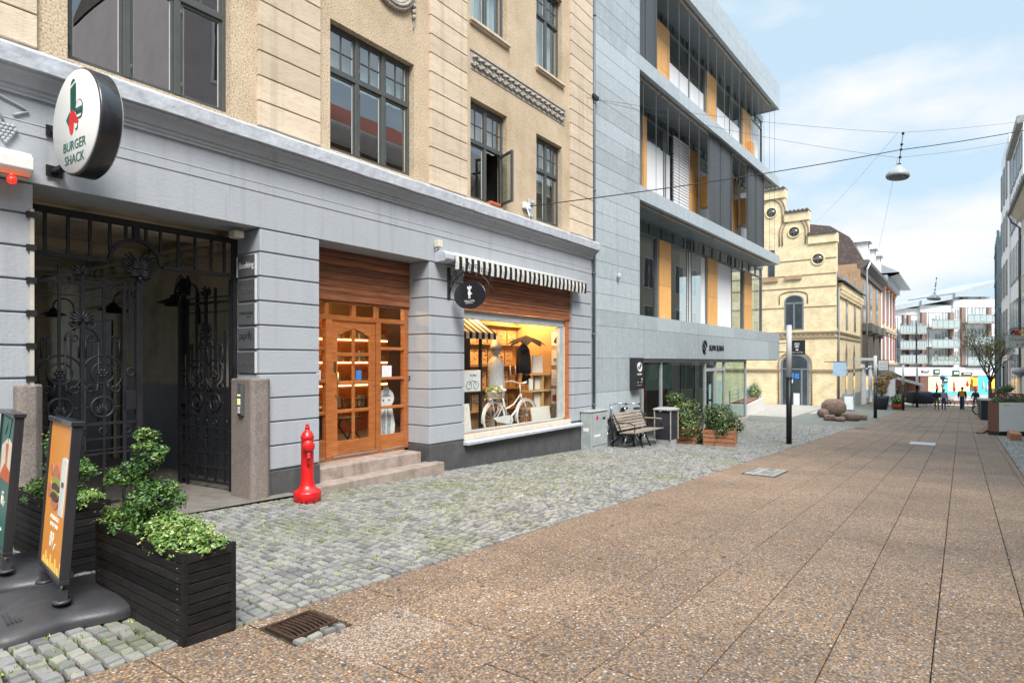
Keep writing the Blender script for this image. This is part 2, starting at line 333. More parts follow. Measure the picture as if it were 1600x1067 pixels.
# slabs
mb = MB(); new = MB(); SL = .0165
def slab(mb, X0, X1, Y0, Y1, r):
    G = .003; bv = .005; X0 += .005; X1 -= .005; Y0 += G; Y1 -= G; dz = (R() - .5) * .002
    P = [(X0, Y0), (X1, Y0), (X1, Y1), (X0, Y1)]; P = [(x, y - SL * x) for x, y in P]
    cx = (X0 + X1) / 2; cy = sum(p[1] for p in P) / 4
    top = [(x + (bv if x < cx else -bv), y + (bv if i in (0, 1) else -bv)) for i, (x, y) in enumerate(P)]
    vs = [(x, y, g(x) - .05) for x, y in P] + [(x, y, g(x) + dz - .004) for x, y in P] + [(x, y, g(x) + dz) for x, y in top]
    mb.add(vs, [(0,1,5,4),(1,2,6,5),(2,3,7,6),(3,0,4,7),(4,5,9,8),(5,6,10,9),(6,7,11,10),(7,4,8,11),(8,9,10,11)], 0, r)
k = -6
while k < 6:
    Y0 = 1.05 + .4605 * k; Y1 = Y0 + .4605
    x = -3 + (.35 if k % 2 else 0) + (.01 if k != 3 else .01); x -= (x % .7) - (.35 if k % 2 else 0) ; 
    if k == 3: x = -2.19
    while x < 84:
        ya, yb = Y0, Y1; lim = eR(x) + SL * x
        if Y1 > lim:
            ya = max(ya, lim)
            if k == 4: yb = max(yb, eL(x) + SL * x - .005)
            if k == 5: x += .7; continue
            if -.2 < x + .35 < 9 or True:
                tgt = new if (k == 3 and abs(x - 2.01) < .05) else mb
                hit = (k == 4 and x < 2.3 and x + .7 > 1.9)
                if yb - ya > .05 and not hit: slab(tgt, x, x + .7, ya, yb, R())
                if hit:                                   # left free for the drain and its small setts
                    for (a, c) in ((x, 1.96), (2.34, x + .7)):
                        if c - a > .04: slab(mb, a, c, ya, yb, R())
                    slab(mb, 1.96, 2.34, 3.27, yb, R()) if yb > 3.32 else None
        x += .7
    k += 1
tag(mb.build('street_paving', 'exposed_aggregate'), 'brown exposed aggregate slabs of the pedestrian street', 'street', kind='structure')
tag(new.build('paving_slab', 'new_aggregate'), 'paler replacement slab beside the iron drain grate', 'slab', kind='structure')
mb = MB(); strip(mb, -3, 84, lambda x: eR(x) + .02, lambda x: eL(x) - .005, -.022)
tag(mb.build('slab_bed', 'joint_soil'), 'dark joints between the slabs', 'ground', kind='structure')
# near left part of the slabs around the drain: small setts
mb = MB(); setts(mb, 1.99, 2.32, lambda x: 2.87, lambda x: 2.955, .085)
tag(mb.build('drain_kerb', 'sett'), 'short row of setts beside the drain', 'paving', kind='structure')
# crossing road far away
mb = MB(); mb.quad((84, -60, g(84) - .02), (300, -60, g(300) - .02), (300, 60, g(300) - .02), (84, 60, g(84) - .02), 0, .5)
tag(mb.build('cross_road', 'concrete_far'), 'pale road surface at the end of the street', 'road', kind='structure')
# drain grate with curved bars
mat('rust_iron', (.11, .06, .04), .7, col2=(.045, .03, .025), scale=20, bump=.4, metal=.5, spec=.4)
mat('black_iron', (.022, .023, .027), .5, col2=(.012, .012, .015), scale=9, bump=.15, metal=.2, rvar=.15)
t = thing('drain_grate', 'rusty iron drain grate with curved bars at the edge of the setts', 'drain', (2.0, 2.95, g(2.15)))
mb = MB(); 
for (a, b_, c, d) in ((0, .02, 0, .27), (.28, .30, 0, .27), (.02, .28, 0, .015), (.02, .28, .255, .27)): mb.box(a, b_, c, d, -.03, .006)
mb.build('frame', 'rust_iron', t)
mb = MB()
for i in range(9):
    x = .035 + i * .029; pts = [(x + .012 * sin(q / 8 * pi), .018 + q * .029, -.006) for q in range(9)]
    mb.tube(pts, .0085, 5)
mb.box(.02, .28, .015, .255, -.06, -.03); mb.build('bars', 'rust_iron', t)
# square sett patch (old cover) and pale metal plate
t = thing('sett_patch', 'square inspection cover filled with grey setts in the brown paving', 'cover', (10.55, 2.3, g(10.55) + .004), -.017)
mb = MB(Matrix.Translation((0, 0, 0)))
for i in range(4):
    for j in range(5):
        dx = i * .24; x0 = dx; z = -.042 * dx + .006
        mb.box(x0 + .012, x0 + .228, j * .1 + .006, j * .1 + .094, z - .03, z)
mb.build('setts', 'sett', t, .006); mb = MB(); mb.quad((-.02, -.02, .0045), (.98, -.02, .0045 - .041), (.98, .52, .0045 - .041), (-.02, .52, .0045), 0); mb.build('tray', 'black_iron', t)
mat('pale_metal', (.55, .56, .58), .5, metal=.6, scale=20)
t = MB(); x0, x1 = 20.2, 21.2; t.add([(x0, .25, g(x0) + .008), (x1, .25, g(x1) + .008), (x1, .85, g(x1) + .008), (x0, .85, g(x0) + .008)], [(0, 1, 2, 3)])
t.add([(x0, .25, g(x0) - .02), (x0, .25, g(x0) + .008), (x0, .85, g(x0) + .008), (x0, .85, g(x0) - .02)], [(0, 1, 2, 3)])
tag(t.build('cover_plate', 'pale_metal'), 'pale metal cover plate set flush in the middle of the street', 'cover')
mb = MB(); x0, x1 = 26.5, 27.1; mb.add([(x0, 2.55, g(x0) + .006), (x1, 2.55, g(x1) + .006), (x1, 2.85, g(x1) + .006), (x0, 2.85, g(x0) + .006), (x0, 2.55, g(x0) - .02), (x0, 2.85, g(x0) - .02)], [(0, 1, 2, 3), (0, 3, 5, 4)])
tag(mb.build('drain_cover', 'black_iron'), 'small dark drain cover at the left edge of the slabs', 'drain')
# trodden gum and small stains on the slabs
mb = MB()
for i in range(520):
    x = R() ** 1.4 * 26; y = eR(x) + (eL(x) - eR(x)) * R(); r_ = .008 + .014 * R(); z = g(x) + .0022
    mb.add([(x + r_ * (.8 + .4 * R()) * cos(q * .785), y + r_ * (.8 + .4 * R()) * sin(q * .785), z - .042 * r_ * cos(q * .785)) for q in range(8)], [tuple(range(8))], 0, R())
mat('gum', (.16, .15, .14), .8, attr=.6, col2=(.10, .09, .085)); tag(mb.build('gum_spots', 'gum'), 'small dark trodden spots scattered on the brown slabs', 'stains', kind='stuff')
# tufts of grass and weeds in the joints
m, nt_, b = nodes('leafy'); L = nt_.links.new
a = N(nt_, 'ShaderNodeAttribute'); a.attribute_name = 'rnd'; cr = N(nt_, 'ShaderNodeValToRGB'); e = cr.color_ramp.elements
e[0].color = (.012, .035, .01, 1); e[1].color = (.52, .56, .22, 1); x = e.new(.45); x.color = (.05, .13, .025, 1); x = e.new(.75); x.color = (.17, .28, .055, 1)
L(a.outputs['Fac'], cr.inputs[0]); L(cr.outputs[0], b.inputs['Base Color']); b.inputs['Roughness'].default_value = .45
mb = MB()
for i in range(1500):
    c = (R() * 9 + .6, 3.4 + R() * 3.1) if i % 3 else (random.gauss(7.3, 1.4), random.gauss(4.9, .5))
    n = random.randint(4, 11)
    for q in range(n):
        x = c[0] + random.gauss(0, .018); y = c[1] + random.gauss(0, .018); z = g(x); h = .006 + R() * .014; dx = (R() - .5) * .02; dy = (R() - .5) * .02
        mb.add([(x - .006, y, z - .008), (x + .006, y, z - .008), (x + dx, y + dy, z + h)], [(0, 1, 2)], 0, .55 + .45 * R())
tag(mb.build('moss_tufts', 'leafy'), 'small tufts of moss and grass between the setts', 'moss', kind='stuff')
mb = MB()
for i in range(130):
    x = R() * 16; y = -1 + R() * 7.3; z = g(x) + .006
    mb.leaf((x, y, z), ((R() - .5) * .5, (R() - .5) * .5, 1), .02 + R() * .018, 0, R())
mat('dry_leaf', (.42, .25, .07), .8, col2=(.20, .10, .04), scale=3, attr=.5)
tag(mb.build('fallen_leaves', 'dry_leaf'), 'scattered small dry leaves on the paving', 'leaves', kind='stuff')
# ------------------------------------------------------------------ stone corner building with grey painted ground floor
mat('grey_paint', (.395, .42, .455), .62, streak=.5, col2=(.35, .375, .41), scale=2.2, detail=6, bump=.35, bscale=28, dirt=.25, dscale=1.1, dcol=(.20, .20, .205), rvar=.1)
mat('plinth_paint', (.085, .085, .09), .6, streak=.6, col2=(.06, .06, .065), scale=5, bump=.3, bscale=30, dirt=.5, dscale=3, dcol=(.15, .145, .14))
mat('cornice_paint', (.52, .55, .60), .8, col2=(.36, .385, .43), scale=9, detail=8, bump=1.0, bscale=14, dirt=.35, dscale=5, dcol=(.14, .14, .15))
m, nt_, b = nodes('roughcast'); L = nt_.links.new      # shelly beige render
tc = N(nt_, 'ShaderNodeTexCoord'); n1 = N(nt_, 'ShaderNodeTexNoise'); n1.inputs['Scale'].default_value = 55; n1.inputs['Detail'].default_value = 4
n2 = N(nt_, 'ShaderNodeTexNoise'); n2.inputs['Scale'].default_value = 1.1; n2.inputs['Detail'].default_value = 8; n2.inputs['Roughness'].default_value = .7
c1 = N(nt_, 'ShaderNodeValToRGB'); e = c1.color_ramp.elements; e[0].position = .30; e[0].color = (.24, .18, .12, 1); e[1].position = .70; e[1].color = (.70, .60, .47, 1); x = e.new(.48); x.color = (.53, .43, .305, 1)
c2 = N(nt_, 'ShaderNodeValToRGB'); c2.color_ramp.elements[0].position = .38; c2.color_ramp.elements[0].color = (.80, .75, .70, 1); c2.color_ramp.elements[1].position = .62; c2.color_ramp.elements[1].color = (1.04, 1.02, 1, 1)
mx = N(nt_, 'ShaderNodeMixRGB'); mx.blend_type = 'MULTIPLY'; mx.inputs[0].default_value = 1; bp = N(nt_, 'ShaderNodeBump'); bp.inputs['Strength'].default_value = .6; bp.inputs['Distance'].default_value = .008
L(tc.outputs['Object'], n1.inputs['Vector']); L(tc.outputs['Object'], n2.inputs['Vector']); L(n1.outputs['Fac'], c1.inputs[0]); L(n2.outputs['Fac'], c2.inputs[0])
L(c1.outputs[0], mx.inputs[1]); L(c2.outputs[0], mx.inputs[2]); L(mx.outputs[0], b.inputs['Base Color']); L(n1.outputs['Fac'], bp.inputs['Height']); L(bp.outputs[0], b.inputs['Normal']); b.inputs['Roughness'].default_value = .9
mat('beige_stone', (.66, .555, .425), .85, streak=.6, col2=(.54, .44, .325), scale=2.5, detail=9, bump=.5, bscale=45, attr=.10, dirt=.4, dscale=14, dcol=(.25, .18, .12), stretch=(.5, 1, 2))
mat('relief_stone', (.50, .47, .42), .85, col2=(.30, .27, .23), scale=22, bump=.6, bscale=60, dirt=.4, dscale=20)
mat('frame_green', (.075, .083, .078), .42, col2=(.06, .066, .062), scale=5, spec=.5)
mat('white_bead', (.62, .63, .62), .5)
glass('pane_glass', ior=3.6); glass('shop_glass', tint=(.97, .98, .97), ior=1.35)
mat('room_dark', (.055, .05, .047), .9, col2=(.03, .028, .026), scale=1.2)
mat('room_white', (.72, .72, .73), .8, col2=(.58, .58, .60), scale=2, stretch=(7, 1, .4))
mat('wood_shop', (.47, .165, .045), .38, col2=(.27, .08, .02), scale=5, detail=6, bump=.2, bscale=30, stretch=(1, 1, 7), attr=.14, coat=.2)
mat('wood_slat', (.36, .135, .055), .5, col2=(.15, .05, .025), scale=4, detail=6, bump=.4, bscale=24, stretch=(.7, 1, 8), attr=.35, dirt=.5, dscale=3, dcol=(.055, .03, .02))
mat('step_stone', (.40, .33, .285), .85, streak=.9, col2=(.25, .20, .17), scale=6, detail=8, bump=.4, bscale=60, dirt=.6, dscale=4, dcol=(.09, .08, .07))
mat('granite', (.30, .25, .22), .8, col2=(.13, .115, .105), scale=70, detail=3, bump=.5, bscale=90, dirt=.75, dscale=2.2, dcol=(.055, .05, .05))
FY = 6.58
B1 = thing('stone_building', 'beige rendered corner house with grey painted shop floor and heavy cornice', 'building', (0, FY, 0))
PIERS = [(-3, 1.84), (4.02, 4.85), (6.90, 7.74), (11.34, 12.21)]
for (a, c) in PIERS:
    back = MB(); co = MB(); pl = MB()
    d = .5
    back.box(a + .025, c - .025, .03, d, .28, 3.185)
    for k in range(10):
        zt = 3.185 - .29 * k; co.box(a, c, 0, d - .01, zt - .29 + .018, zt - (.016 if k == 0 else 0))
    pl.box(a - .004, c + .004, -.012, d + .02, -.9, .279)
    pr = co.build('pier', 'grey_paint', B1, .007, 2); back.build('joints', 'grey_paint', pr); pl.build('plinth', 'plinth_paint', pr, .006)
pl = MB(); pl.box(7.744, 11.336, -.005, .42, -.9, .18); pl.build('display_plinth', 'plinth_paint', B1, .006)
mb = MB(); mb.box(-3, 12.21, 0, .5, 3.186, 4.02); mb.box(-3, 12.205, -.012, .0, 3.70, 3.712); mb.box(-3, 12.205, -.008, 0, 3.60, 3.70)
mb.build('fascia', 'grey_paint', B1, .004)
mb = MB(); prof = [(.1, 3.93), (-.028, 3.93), (-.03, 3.955), (-.05, 3.965), (-.052, 3.995), (-.075, 4.00), (-.105, 4.06), (-.13, 4.085), (-.165, 4.09), (-.17, 4.115), (.1, 4.115)]
mb.prism(prof, -3, 12.27, ax='x', m=0); mb.build('cornice_moulding', 'grey_paint', B1)
mb = MB(); 
xs = [-3 + i * .305 for i in range(51)]
prof = [(-.20, 4.116), (-.205, 4.27), (-.17, 4.30), (.1, 4.38), (.1, 4.116)]
vs = []
for x in xs:
    for (y, z) in prof: vs.append((min(x, 12.32), y + (R() - .5) * .008, z + (R() - .5) * .010))
fs = [(i * 5 + j, i * 5 + (j + 1) % 5, (i + 1) * 5 + (j + 1) % 5, (i + 1) * 5 + j) for i in range(50) for j in range(5)] + [(4, 3, 2, 1, 0), (250, 251, 252, 253, 254)]
mb.add(vs, fs, 0, .5); mb.build('cornice', 'cornice_paint', B1, .006)
# --- upper walls
WX = [(2.10, 3.66, 3), (5.02, 6.56, 3), (7.90, 8.95, 2), (9.93, 10.91, 2)]
FL = [(4.40, 6.12, 5.50), (7.45, 9.20, 8.6), (10.4, 12.0, 11.4)]
holes = [(a, c, z0, z1) for (a, c, n) in WX for (z0, z1, t) in FL]
mb = MB(); wall(mb, -3, 12.2, 4.3, 13.4, holes, 0, .22)
mb.quad((12.2, 0, 4.3), (12.2, 9, 4.3), (12.2, 9, 13.4), (12.2, 0, 13.4)); mb.quad((-3, 9, 0), (-3, 0, 0), (-3, 0, 13.4), (-3, 9, 13.4))
mb.quad((12.2, .5, -.9), (12.2, 9, -.9), (12.2, 9, 4.3), (12.2, .5, 4.3))
mb.build('upper_wall', 'roughcast', B1)
mb = MB(); mb.add([(-3.3, -.5, 13.4), (12.3, -.5, 13.4), (12.3, 4.5, 16.5), (-3.3, 4.5, 16.5), (12.3, 9.5, 13.4), (-3.3, 9.5, 13.4)], [(0, 1, 2, 3), (3, 2, 4, 5), (1, 4, 2), (0, 3, 5), (0, 5, 4, 1)])
mat('roof_dark', (.10, .09, .09), .8, scale=8, bump=.3); mb.build('roof', 'roof_dark', B1)
for (a, c) in ((-3, 1.86), (3.98, 4.84), (6.88, 7.77), (11.22, 12.205)):
    bk = MB(); co = MB(); bk.box(a + .012, c - .012, -.012, .05, 4.30, 13.3); k = 0; z = 4.675 - .295
    while z < 13:
        co.box(a, c, -.045, .02, z, z + .279); z += .295
    pr = co.build('pilaster', 'beige_stone', B1, .006, 2); bk.build('joints', 'beige_stone', pr)
# --- windows
def sash_window(a, c, z0, z1, n, tr, y=.10, open_leaf=None, sill=False, curtain=None, parent=B1, fm='frame_green', label=None, grid=True):
    f = MB(); w = .045
    f.box(a, a + w, y, y + .07, z0, z1); f.box(c - w, c, y, y + .07, z0, z1); f.box(a + w, c - w, y, y + .07, z1 - w, z1); f.box(a + w, c - w, y, y + .075, z0, z0 + .05)
    if tr: f.box(a + w, c - w, y - .012, y + .06, tr - .03, tr + .03)
    u = (c - a - 2 * w) / n
    for i in range(1, n): x = a + w + i * u; f.box(x - .034, x + .034, y - .008, y + .066, z0 + .05, z1 - w)
    W_ = f.build('window', fm, parent, .004)
    if label: W_['label'] = label
    s = MB(); bd = MB()
    for i in range(n):
        xa = a + w + i * u + (.034 if i else 0); xb = a + w + (i + 1) * u - (.034 if i < n - 1 else 0)
        rows = [(z0 + .05, (tr - .03) if tr else z1 - w, False)] + ([(tr + .03, z1 - w, True)] if tr else [])
        for (p, q, top) in rows:
            if open_leaf == i and not top: continue
            e = .032
            s.box(xa, xa + e, y + .012, y + .05, p, q); s.box(xb - e, xb, y + .012, y + .05, p, q); s.box(xa + e, xb - e, y + .012, y + .05, p, p + e); s.box(xa + e, xb - e, y + .012, y + .05, q - e, q)
            if top and grid:
                s.box((xa + xb) / 2 - .009, (xa + xb) / 2 + .009, y + .016, y + .046, p + e, q - e); zc = (p + q) / 2
                s.box(xa + e, (xa + xb) / 2 - .009, y + .017, y + .045, zc - .009, zc + .009); s.box((xa + xb) / 2 + .009, xb - e, y + .017, y + .045, zc - .009, zc + .009)
            e2 = e - .001; 
            for (g0, g1, h0, h1) in ((xa + e2, xa + e + .006, p + e, q - e), (xb - e - .006, xb - e2, p + e, q - e)): bd.box(g0, g1, y + .022, y + .03, h0, h1)
            for zz in (p + .12, q - .12): f2 = s.cyl((xa + .004, y - .004, zz - .03), (xa + .004, y - .004, zz + .03), .007, n=6)
    s.build('sash', fm, W_, .002); bd.build('glazing_bead', 'white_bead', W_)
    pn = MB()
    for i in range(n):
        xa = a + w + i * u; xb = xa + u
        if open_leaf == i: pn.box(xa, xb, y + .028, y + .034, tr, z1 - w)
        else: pn.box(xa + .01, xb - .01, y + .028, y + .034, z0 + .05, z1 - w)
    pn.build('pane', 'pane_glass', W_)
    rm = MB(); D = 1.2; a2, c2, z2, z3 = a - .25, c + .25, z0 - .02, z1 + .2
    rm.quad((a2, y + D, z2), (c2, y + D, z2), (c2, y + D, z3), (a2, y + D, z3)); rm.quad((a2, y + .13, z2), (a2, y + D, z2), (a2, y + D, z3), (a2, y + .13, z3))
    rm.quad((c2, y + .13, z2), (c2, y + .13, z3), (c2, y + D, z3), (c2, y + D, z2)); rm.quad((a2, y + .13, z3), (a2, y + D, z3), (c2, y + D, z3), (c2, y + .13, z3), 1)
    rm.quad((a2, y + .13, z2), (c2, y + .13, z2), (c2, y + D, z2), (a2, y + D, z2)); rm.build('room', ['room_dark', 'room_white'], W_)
    if curtain:
        cu = MB()
        for (p, q, zz0, zz1) in curtain:
            k = 14; xs = [p + (q - p) * i / k for i in range(k + 1)]
            vs = [(x, y + .2 + .02 * (i % 2), zz) for zz in (zz0, zz1) for i, x in enumerate(xs)]
            cu.add(vs, [(i, i + 1, i + k + 2, i + k + 1) for i in range(k)])
        cu.build('curtain', 'room_white', W_)
    return W_
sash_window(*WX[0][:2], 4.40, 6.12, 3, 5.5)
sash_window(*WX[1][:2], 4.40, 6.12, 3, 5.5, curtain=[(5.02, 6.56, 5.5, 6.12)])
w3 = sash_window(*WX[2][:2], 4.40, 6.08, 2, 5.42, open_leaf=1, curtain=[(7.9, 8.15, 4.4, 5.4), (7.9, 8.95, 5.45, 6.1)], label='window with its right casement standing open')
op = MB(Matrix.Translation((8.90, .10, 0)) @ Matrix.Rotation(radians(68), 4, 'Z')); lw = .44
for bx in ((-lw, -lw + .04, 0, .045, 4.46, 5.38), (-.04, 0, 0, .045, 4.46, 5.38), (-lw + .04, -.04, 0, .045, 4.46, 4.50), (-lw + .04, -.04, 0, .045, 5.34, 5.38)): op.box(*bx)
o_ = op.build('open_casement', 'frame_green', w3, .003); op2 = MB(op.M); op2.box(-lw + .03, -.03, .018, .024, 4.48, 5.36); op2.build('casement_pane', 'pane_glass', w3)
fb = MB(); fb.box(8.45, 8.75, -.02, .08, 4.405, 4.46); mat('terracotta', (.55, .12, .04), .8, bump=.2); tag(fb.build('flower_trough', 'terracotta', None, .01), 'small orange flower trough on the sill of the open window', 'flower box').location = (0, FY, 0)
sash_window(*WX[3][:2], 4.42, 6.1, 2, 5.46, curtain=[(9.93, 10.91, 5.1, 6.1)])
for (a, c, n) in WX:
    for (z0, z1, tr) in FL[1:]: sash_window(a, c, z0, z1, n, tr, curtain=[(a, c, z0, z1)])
for (a, c) in (WX[2][:2], WX[3][:2]):
    for z0 in (7.45, 10.4):
        mb = MB(); mb.box(a - .04, c + .04, -.07, .1, z0 - .06, z0 - .004); mb.box(a - .03, c + .03, -.045, .05, z0 - .09, z0 - .061)
        mb.build('window_sill', 'beige_stone', B1, .006)
# --- reliefs
rl = MB(); rl.box(7.9, 11.0, -.012, .02, 6.60, 6.90)
for i in range(34):
    x = 7.95 + i * .09; s = 1 if i % 2 else -1
    for q in range(5):
        a = radians(20 + 28 * q); rl.ball((x + .05 * cos(a), -.03, 6.75 + s * (.02 + .07 * sin(a))), .035, .025, .018, 6, 4)
    rl.ball((x, -.04, 6.75 - s * .05), .028, .03, .028, 6, 4)
rl.box(7.88, 11.02, -.03, .0, 6.905, 6.93); rl.build('leaf_frieze', 'relief_stone', B1)
rl = MB(); cx, cz = 6.1, 7.2
for i in range(64):
    a = 2 * pi * i / 64
    for q in range(3): rr = .38 + .045 * (q - 1); rl.ball((cx + rr * cos(a), -.04 - .02 * (q == 1), cz + rr * sin(a)), .03, .035, .024, 6, 4)
rl.tube([(cx + .38 * cos(2 * pi * i / 40), -.02, cz + .38 * sin(2 * pi * i / 40)) for i in range(40)], .055, 8, closed=True)
for z in (6.95, 6.86, 6.78): rl.lathe([(.012, 0), (.03, .012), (.034, .055), (.018, .07)], (6.53, -.03, z), 8)
rl.tube([(6.53, -.02, 6.78), (6.54, -.02, 6.70), (6.525, -.02, 6.64)], .009, 5)
rl.build('wreath_relief', 'relief_stone', B1)
rl = MB()
rl.tube([(1.20, -.012, 3.86), (1.32, -.016, 3.885), (1.45, -.016, 3.86), (1.58, -.016, 3.885), (1.76, -.014, 3.83), (1.80, -.012, 3.80), (1.74, -.012, 3.765), (1.70, -.012, 3.74)], .013, 6)
rl.tube([(1.42, -.014, 3.875), (1.52, -.014, 3.82), (1.60, -.014, 3.74), (1.63, -.014, 3.66)], .011, 6)
for r_, zz in enumerate((3.635, 3.605, 3.575, 3.545, 3.517, 3.495)):
    n = (4, 5, 4, 3, 2, 1)[r_]
    for q in range(n): rl.ball((1.645 + (q - (n - 1) / 2) * .032, -.02, zz), .019, .02, .019, 8, 5)
for (lx, lz) in ((1.40, 3.65), (1.28, 3.60)):
    for q in range(7):
        a = radians(-80 + 50 * q); rl.ball((lx + .05 * cos(a), -.01, lz + .05 * sin(a)), .038, .014, .024, 6, 4)
rl.build('grape_relief', 'grey_paint', B1)
# --- passage behind the gate
mat('passage_wall', (.76, .68, .54), .85, col2=(.58, .51, .40), scale=2.4, detail=8, bump=.3, bscale=30, dirt=.5, dscale=1.6, dcol=(.10, .09, .075))
mat('dado_dark', (.075, .085, .10), .5, bump=.2); mat('passage_floor', (.22, .20, .175), .85, col2=(.13, .12, .105), scale=5, detail=8, bump=.5, bscale=25, dirt=.5)
mb = MB(); x0, x1, y0, y1, zc = 1.55, 4.32, .52, 8.0, 3.35
mb.quad((x1, y0, 1.25), (x1, y0, zc), (x1, y1, zc), (x1, y1, 1.25), 0, .5); mb.quad((x0, y0, 1.25), (x0, y1, 1.25), (x0, y1, zc), (x0, y0, zc), 0, .5)
mb.quad((3.5, y1, -.1), (x1, y1, -.1), (x1, y1, zc), (3.5, y1, zc), 0, .5); mb.quad((x0, y1, 3.2), (3.5, y1, 3.2), (3.5, y1, zc), (x0, y1, zc), 0, .5); mb.quad((x0, y0, zc), (x0, y1, zc), (x1, y1, zc), (x1, y0, zc), 0, .5)  # end wall stops short: unseen gap added to let daylight into the passage
mb.quad((x1, y0, -.2), (x1, y0, 1.22), (x1, y1, 1.22), (x1, y1, -.2), 1, .5); mb.quad((x0, y0, -.2), (x0, y1, -.2), (x0, y1, 1.22), (x0, y0, 1.22), 1, .5)
mb.box(x1 - .02, x1 + .01, y0, y1, 1.20, 1.26, 1); mb.box(x0 - .01, x0 + .02, y0, y1, 1.20, 1.26, 1)
mb.quad((x0, .49, 0), (x1, .49, 0), (x1, .49, zc), (x0, .49, zc), 0) if 0 else None
mb.box(1.84, 1.60, .5, .52, -.1, 3.4, 0) ; mb.box(4.02, 4.36, .5, .52, -.1, 3.4, 0); mb.box(1.5, 4.4, .5, .52, 3.19, 3.5, 0)
mb.build('passage', ['passage_wall', 'dado_dark'], B1)
mb = MB()
for k in range(18):
    y = 1 + k * .38; mb.box(x1 - .10, x1, y, y + .18, 3.08, 3.17)
mb.box(x1 - .13, x1, y0, y1, 3.18, 3.24); mb.box(x1 - .05, x1, y0, y1, 2.99, 3.03)
for k in range(3): mb.box(x0, x1, 1.4 + 2.2 * k, 1.7 + 2.2 * k, 3.20, 3.35)
mb.build('passage_moulding', 'passage_wall', B1, .01)
mb = MB(); mb.add([(1.5, -.2, g(1.9) + .012), (4.4, -.2, g(3.9) + .012), (4.4, 8, g(3.9) + .012), (1.5, 8, g(1.9) + .012)], [(0, 1, 2, 3)]); mb.box(1.9, 3.95, -.04, .3, -.2, .0)
mb.build('passage_floor', 'passage_floor', B1)
mb = MB(); dx = x1 - .002
mb.box(dx - .06, dx, 4.6, 6.0, 0, 2.5, 0); mb.box(dx - .08, dx - .03, 4.75, 5.85, 0, 2.3, 1); mb.box(dx - .16, dx, 4.45, 6.15, 2.55, 2.62); mb.box(dx - .10, dx, 4.5, 6.1, 2.62, 2.85); mb.box(dx - .20, dx, 4.4, 6.2, 2.86, 2.95)
mb.build('passage_door', ['passage_wall', 'black_iron'], B1, .008)
# --- overthrow above the gate
mb = MB(); y = .52
mb.box(1.84, 4.02, y - .03, y + .03, 3.05, 3.11); mb.box(1.84, 1.89, y - .03, y + .03, 0, 3.05); mb.box(3.97, 4.02, y - .03, y + .03, 0, 3.05)
mb.box(1.89, 2.62, y - .025, y + .025, 2.63, 2.67); mb.box(3.16, 3.97, y - .025, y + .025, 2.63, 2.67)
P = arc(2.89, 2.66, .27, 180, 0, 16)
for i in range(16): (a1, _, c1), (a2, _, c2) = P[i], P[i+1]; mb.prism([(a1, c1), (a2, c2), (2.89 + (a2 - 2.89) * .86, 2.66 + (c2 - 2.66) * .86), (2.89 + (a1 - 2.89) * .86, 2.66 + (c1 - 2.66) * .86)], y - .025, y + .025)
for x in (2.08, 2.27, 2.46, 2.64, 2.79, 2.99, 3.14, 3.33, 3.52, 3.71, 3.87):
    dz = 2.67
    if abs(x - 2.89) < .27: dz = 2.66 + sqrt(.27 ** 2 - (x - 2.89) ** 2)
    mb.box(x - .013, x + .013, y - .013, y + .013, dz, 3.05)
mb.box(2.86, 2.92, y - .03, y + .03, 2.90, 3.05)
mb.build('gate_overthrow', 'black_iron', B1)
# pale rubber strip and hinge pins along the left pier
mb = MB(); mb.box(1.815, 1.845, -.02, -.001, .35, 2.95); mat('pale_strip', (.55, .5, .42), .6); mb.build('edge_strip', 'pale_strip', B1)
mb = MB()
for k in range(1, 7): z = 3.185 - .29 * k - (.29 if k > 2 else 0) * 0; mb.box(1.79, 1.86, -.03, .01, z - .02, z + .03)
mb.build('wall_clamps', 'black_iron', B1)
# --- roller shutters
def shutter(x0, x1, y, z0, z1, n, name='roller_shutter'):
    mb = MB(); h = (z1 - z0 - .09) / n
    for i in range(n):
        z = z0 + .09 + i * h; r = R()
        mb.prism([(y + .03, z), (y + .004, z), (y - .008, z + h * .45), (y + .0, z + h * .9), (y + .012, z + h * .98), (y + .03, z + h * .98)], x0, x1, ax='x', r=r)
    mb.box(x0, x1, y - .012, y + .045, z0, z0 + .085, 0, .7); mb.build(name, 'wood_slat', B1, .002)
shutter(4.855, 6.895, .44, 2.47, 3.184, 6)
shutter(7.745, 11.335, .06, 2.50, 3.184, 9)
# --- shop door front (in the deep recess)
yd = .47
fr = MB()
def V(x0, x1, z0, z1, y0=yd, y1=yd + .07): fr.box(x0, x1, y0, y1, z0, z1)
V(4.85, 4.93, .22, 2.47); V(6.80, 6.895, .22, 2.47, yd - .01, yd + .08); V(5.30, 5.40, .24, 2.19, yd - .015, yd + .08); V(6.22, 6.31, .24, 2.19, yd - .015, yd + .08)
V(4.93, 6.80, 2.19, 2.26, yd - .01, yd + .075); V(4.93, 6.80, 2.44, 2.47)
for x in (5.30, 5.78, 6.22): V(x, x + .06, 2.26, 2.44)
V(4.93, 5.30, .22, .50); V(6.31, 6.80, .22, .47); V(4.93, 6.80, .20, .235, yd - .02, yd + .09)
for z in (.85, 1.30, 1.76): V(4.93, 5.30, z, z + .045)
for z in (.85, 1.30, 1.76): V(6.31, 6.80, z + .02, z + .065)
V(6.40, 6.70, .52, .53) if 0 else None
SF = fr.build('shop_front', 'wood_shop', B1, .005)
dr = MB(); a, c = 5.405, 6.215
dr.box(a, a + .11, yd + .01, yd + .055, .26, 2.17); dr.box(c - .11, c, yd + .01, yd + .055, .26, 2.17); dr.box(a + .11, c - .11, yd + .01, yd + .055, .26, .46)
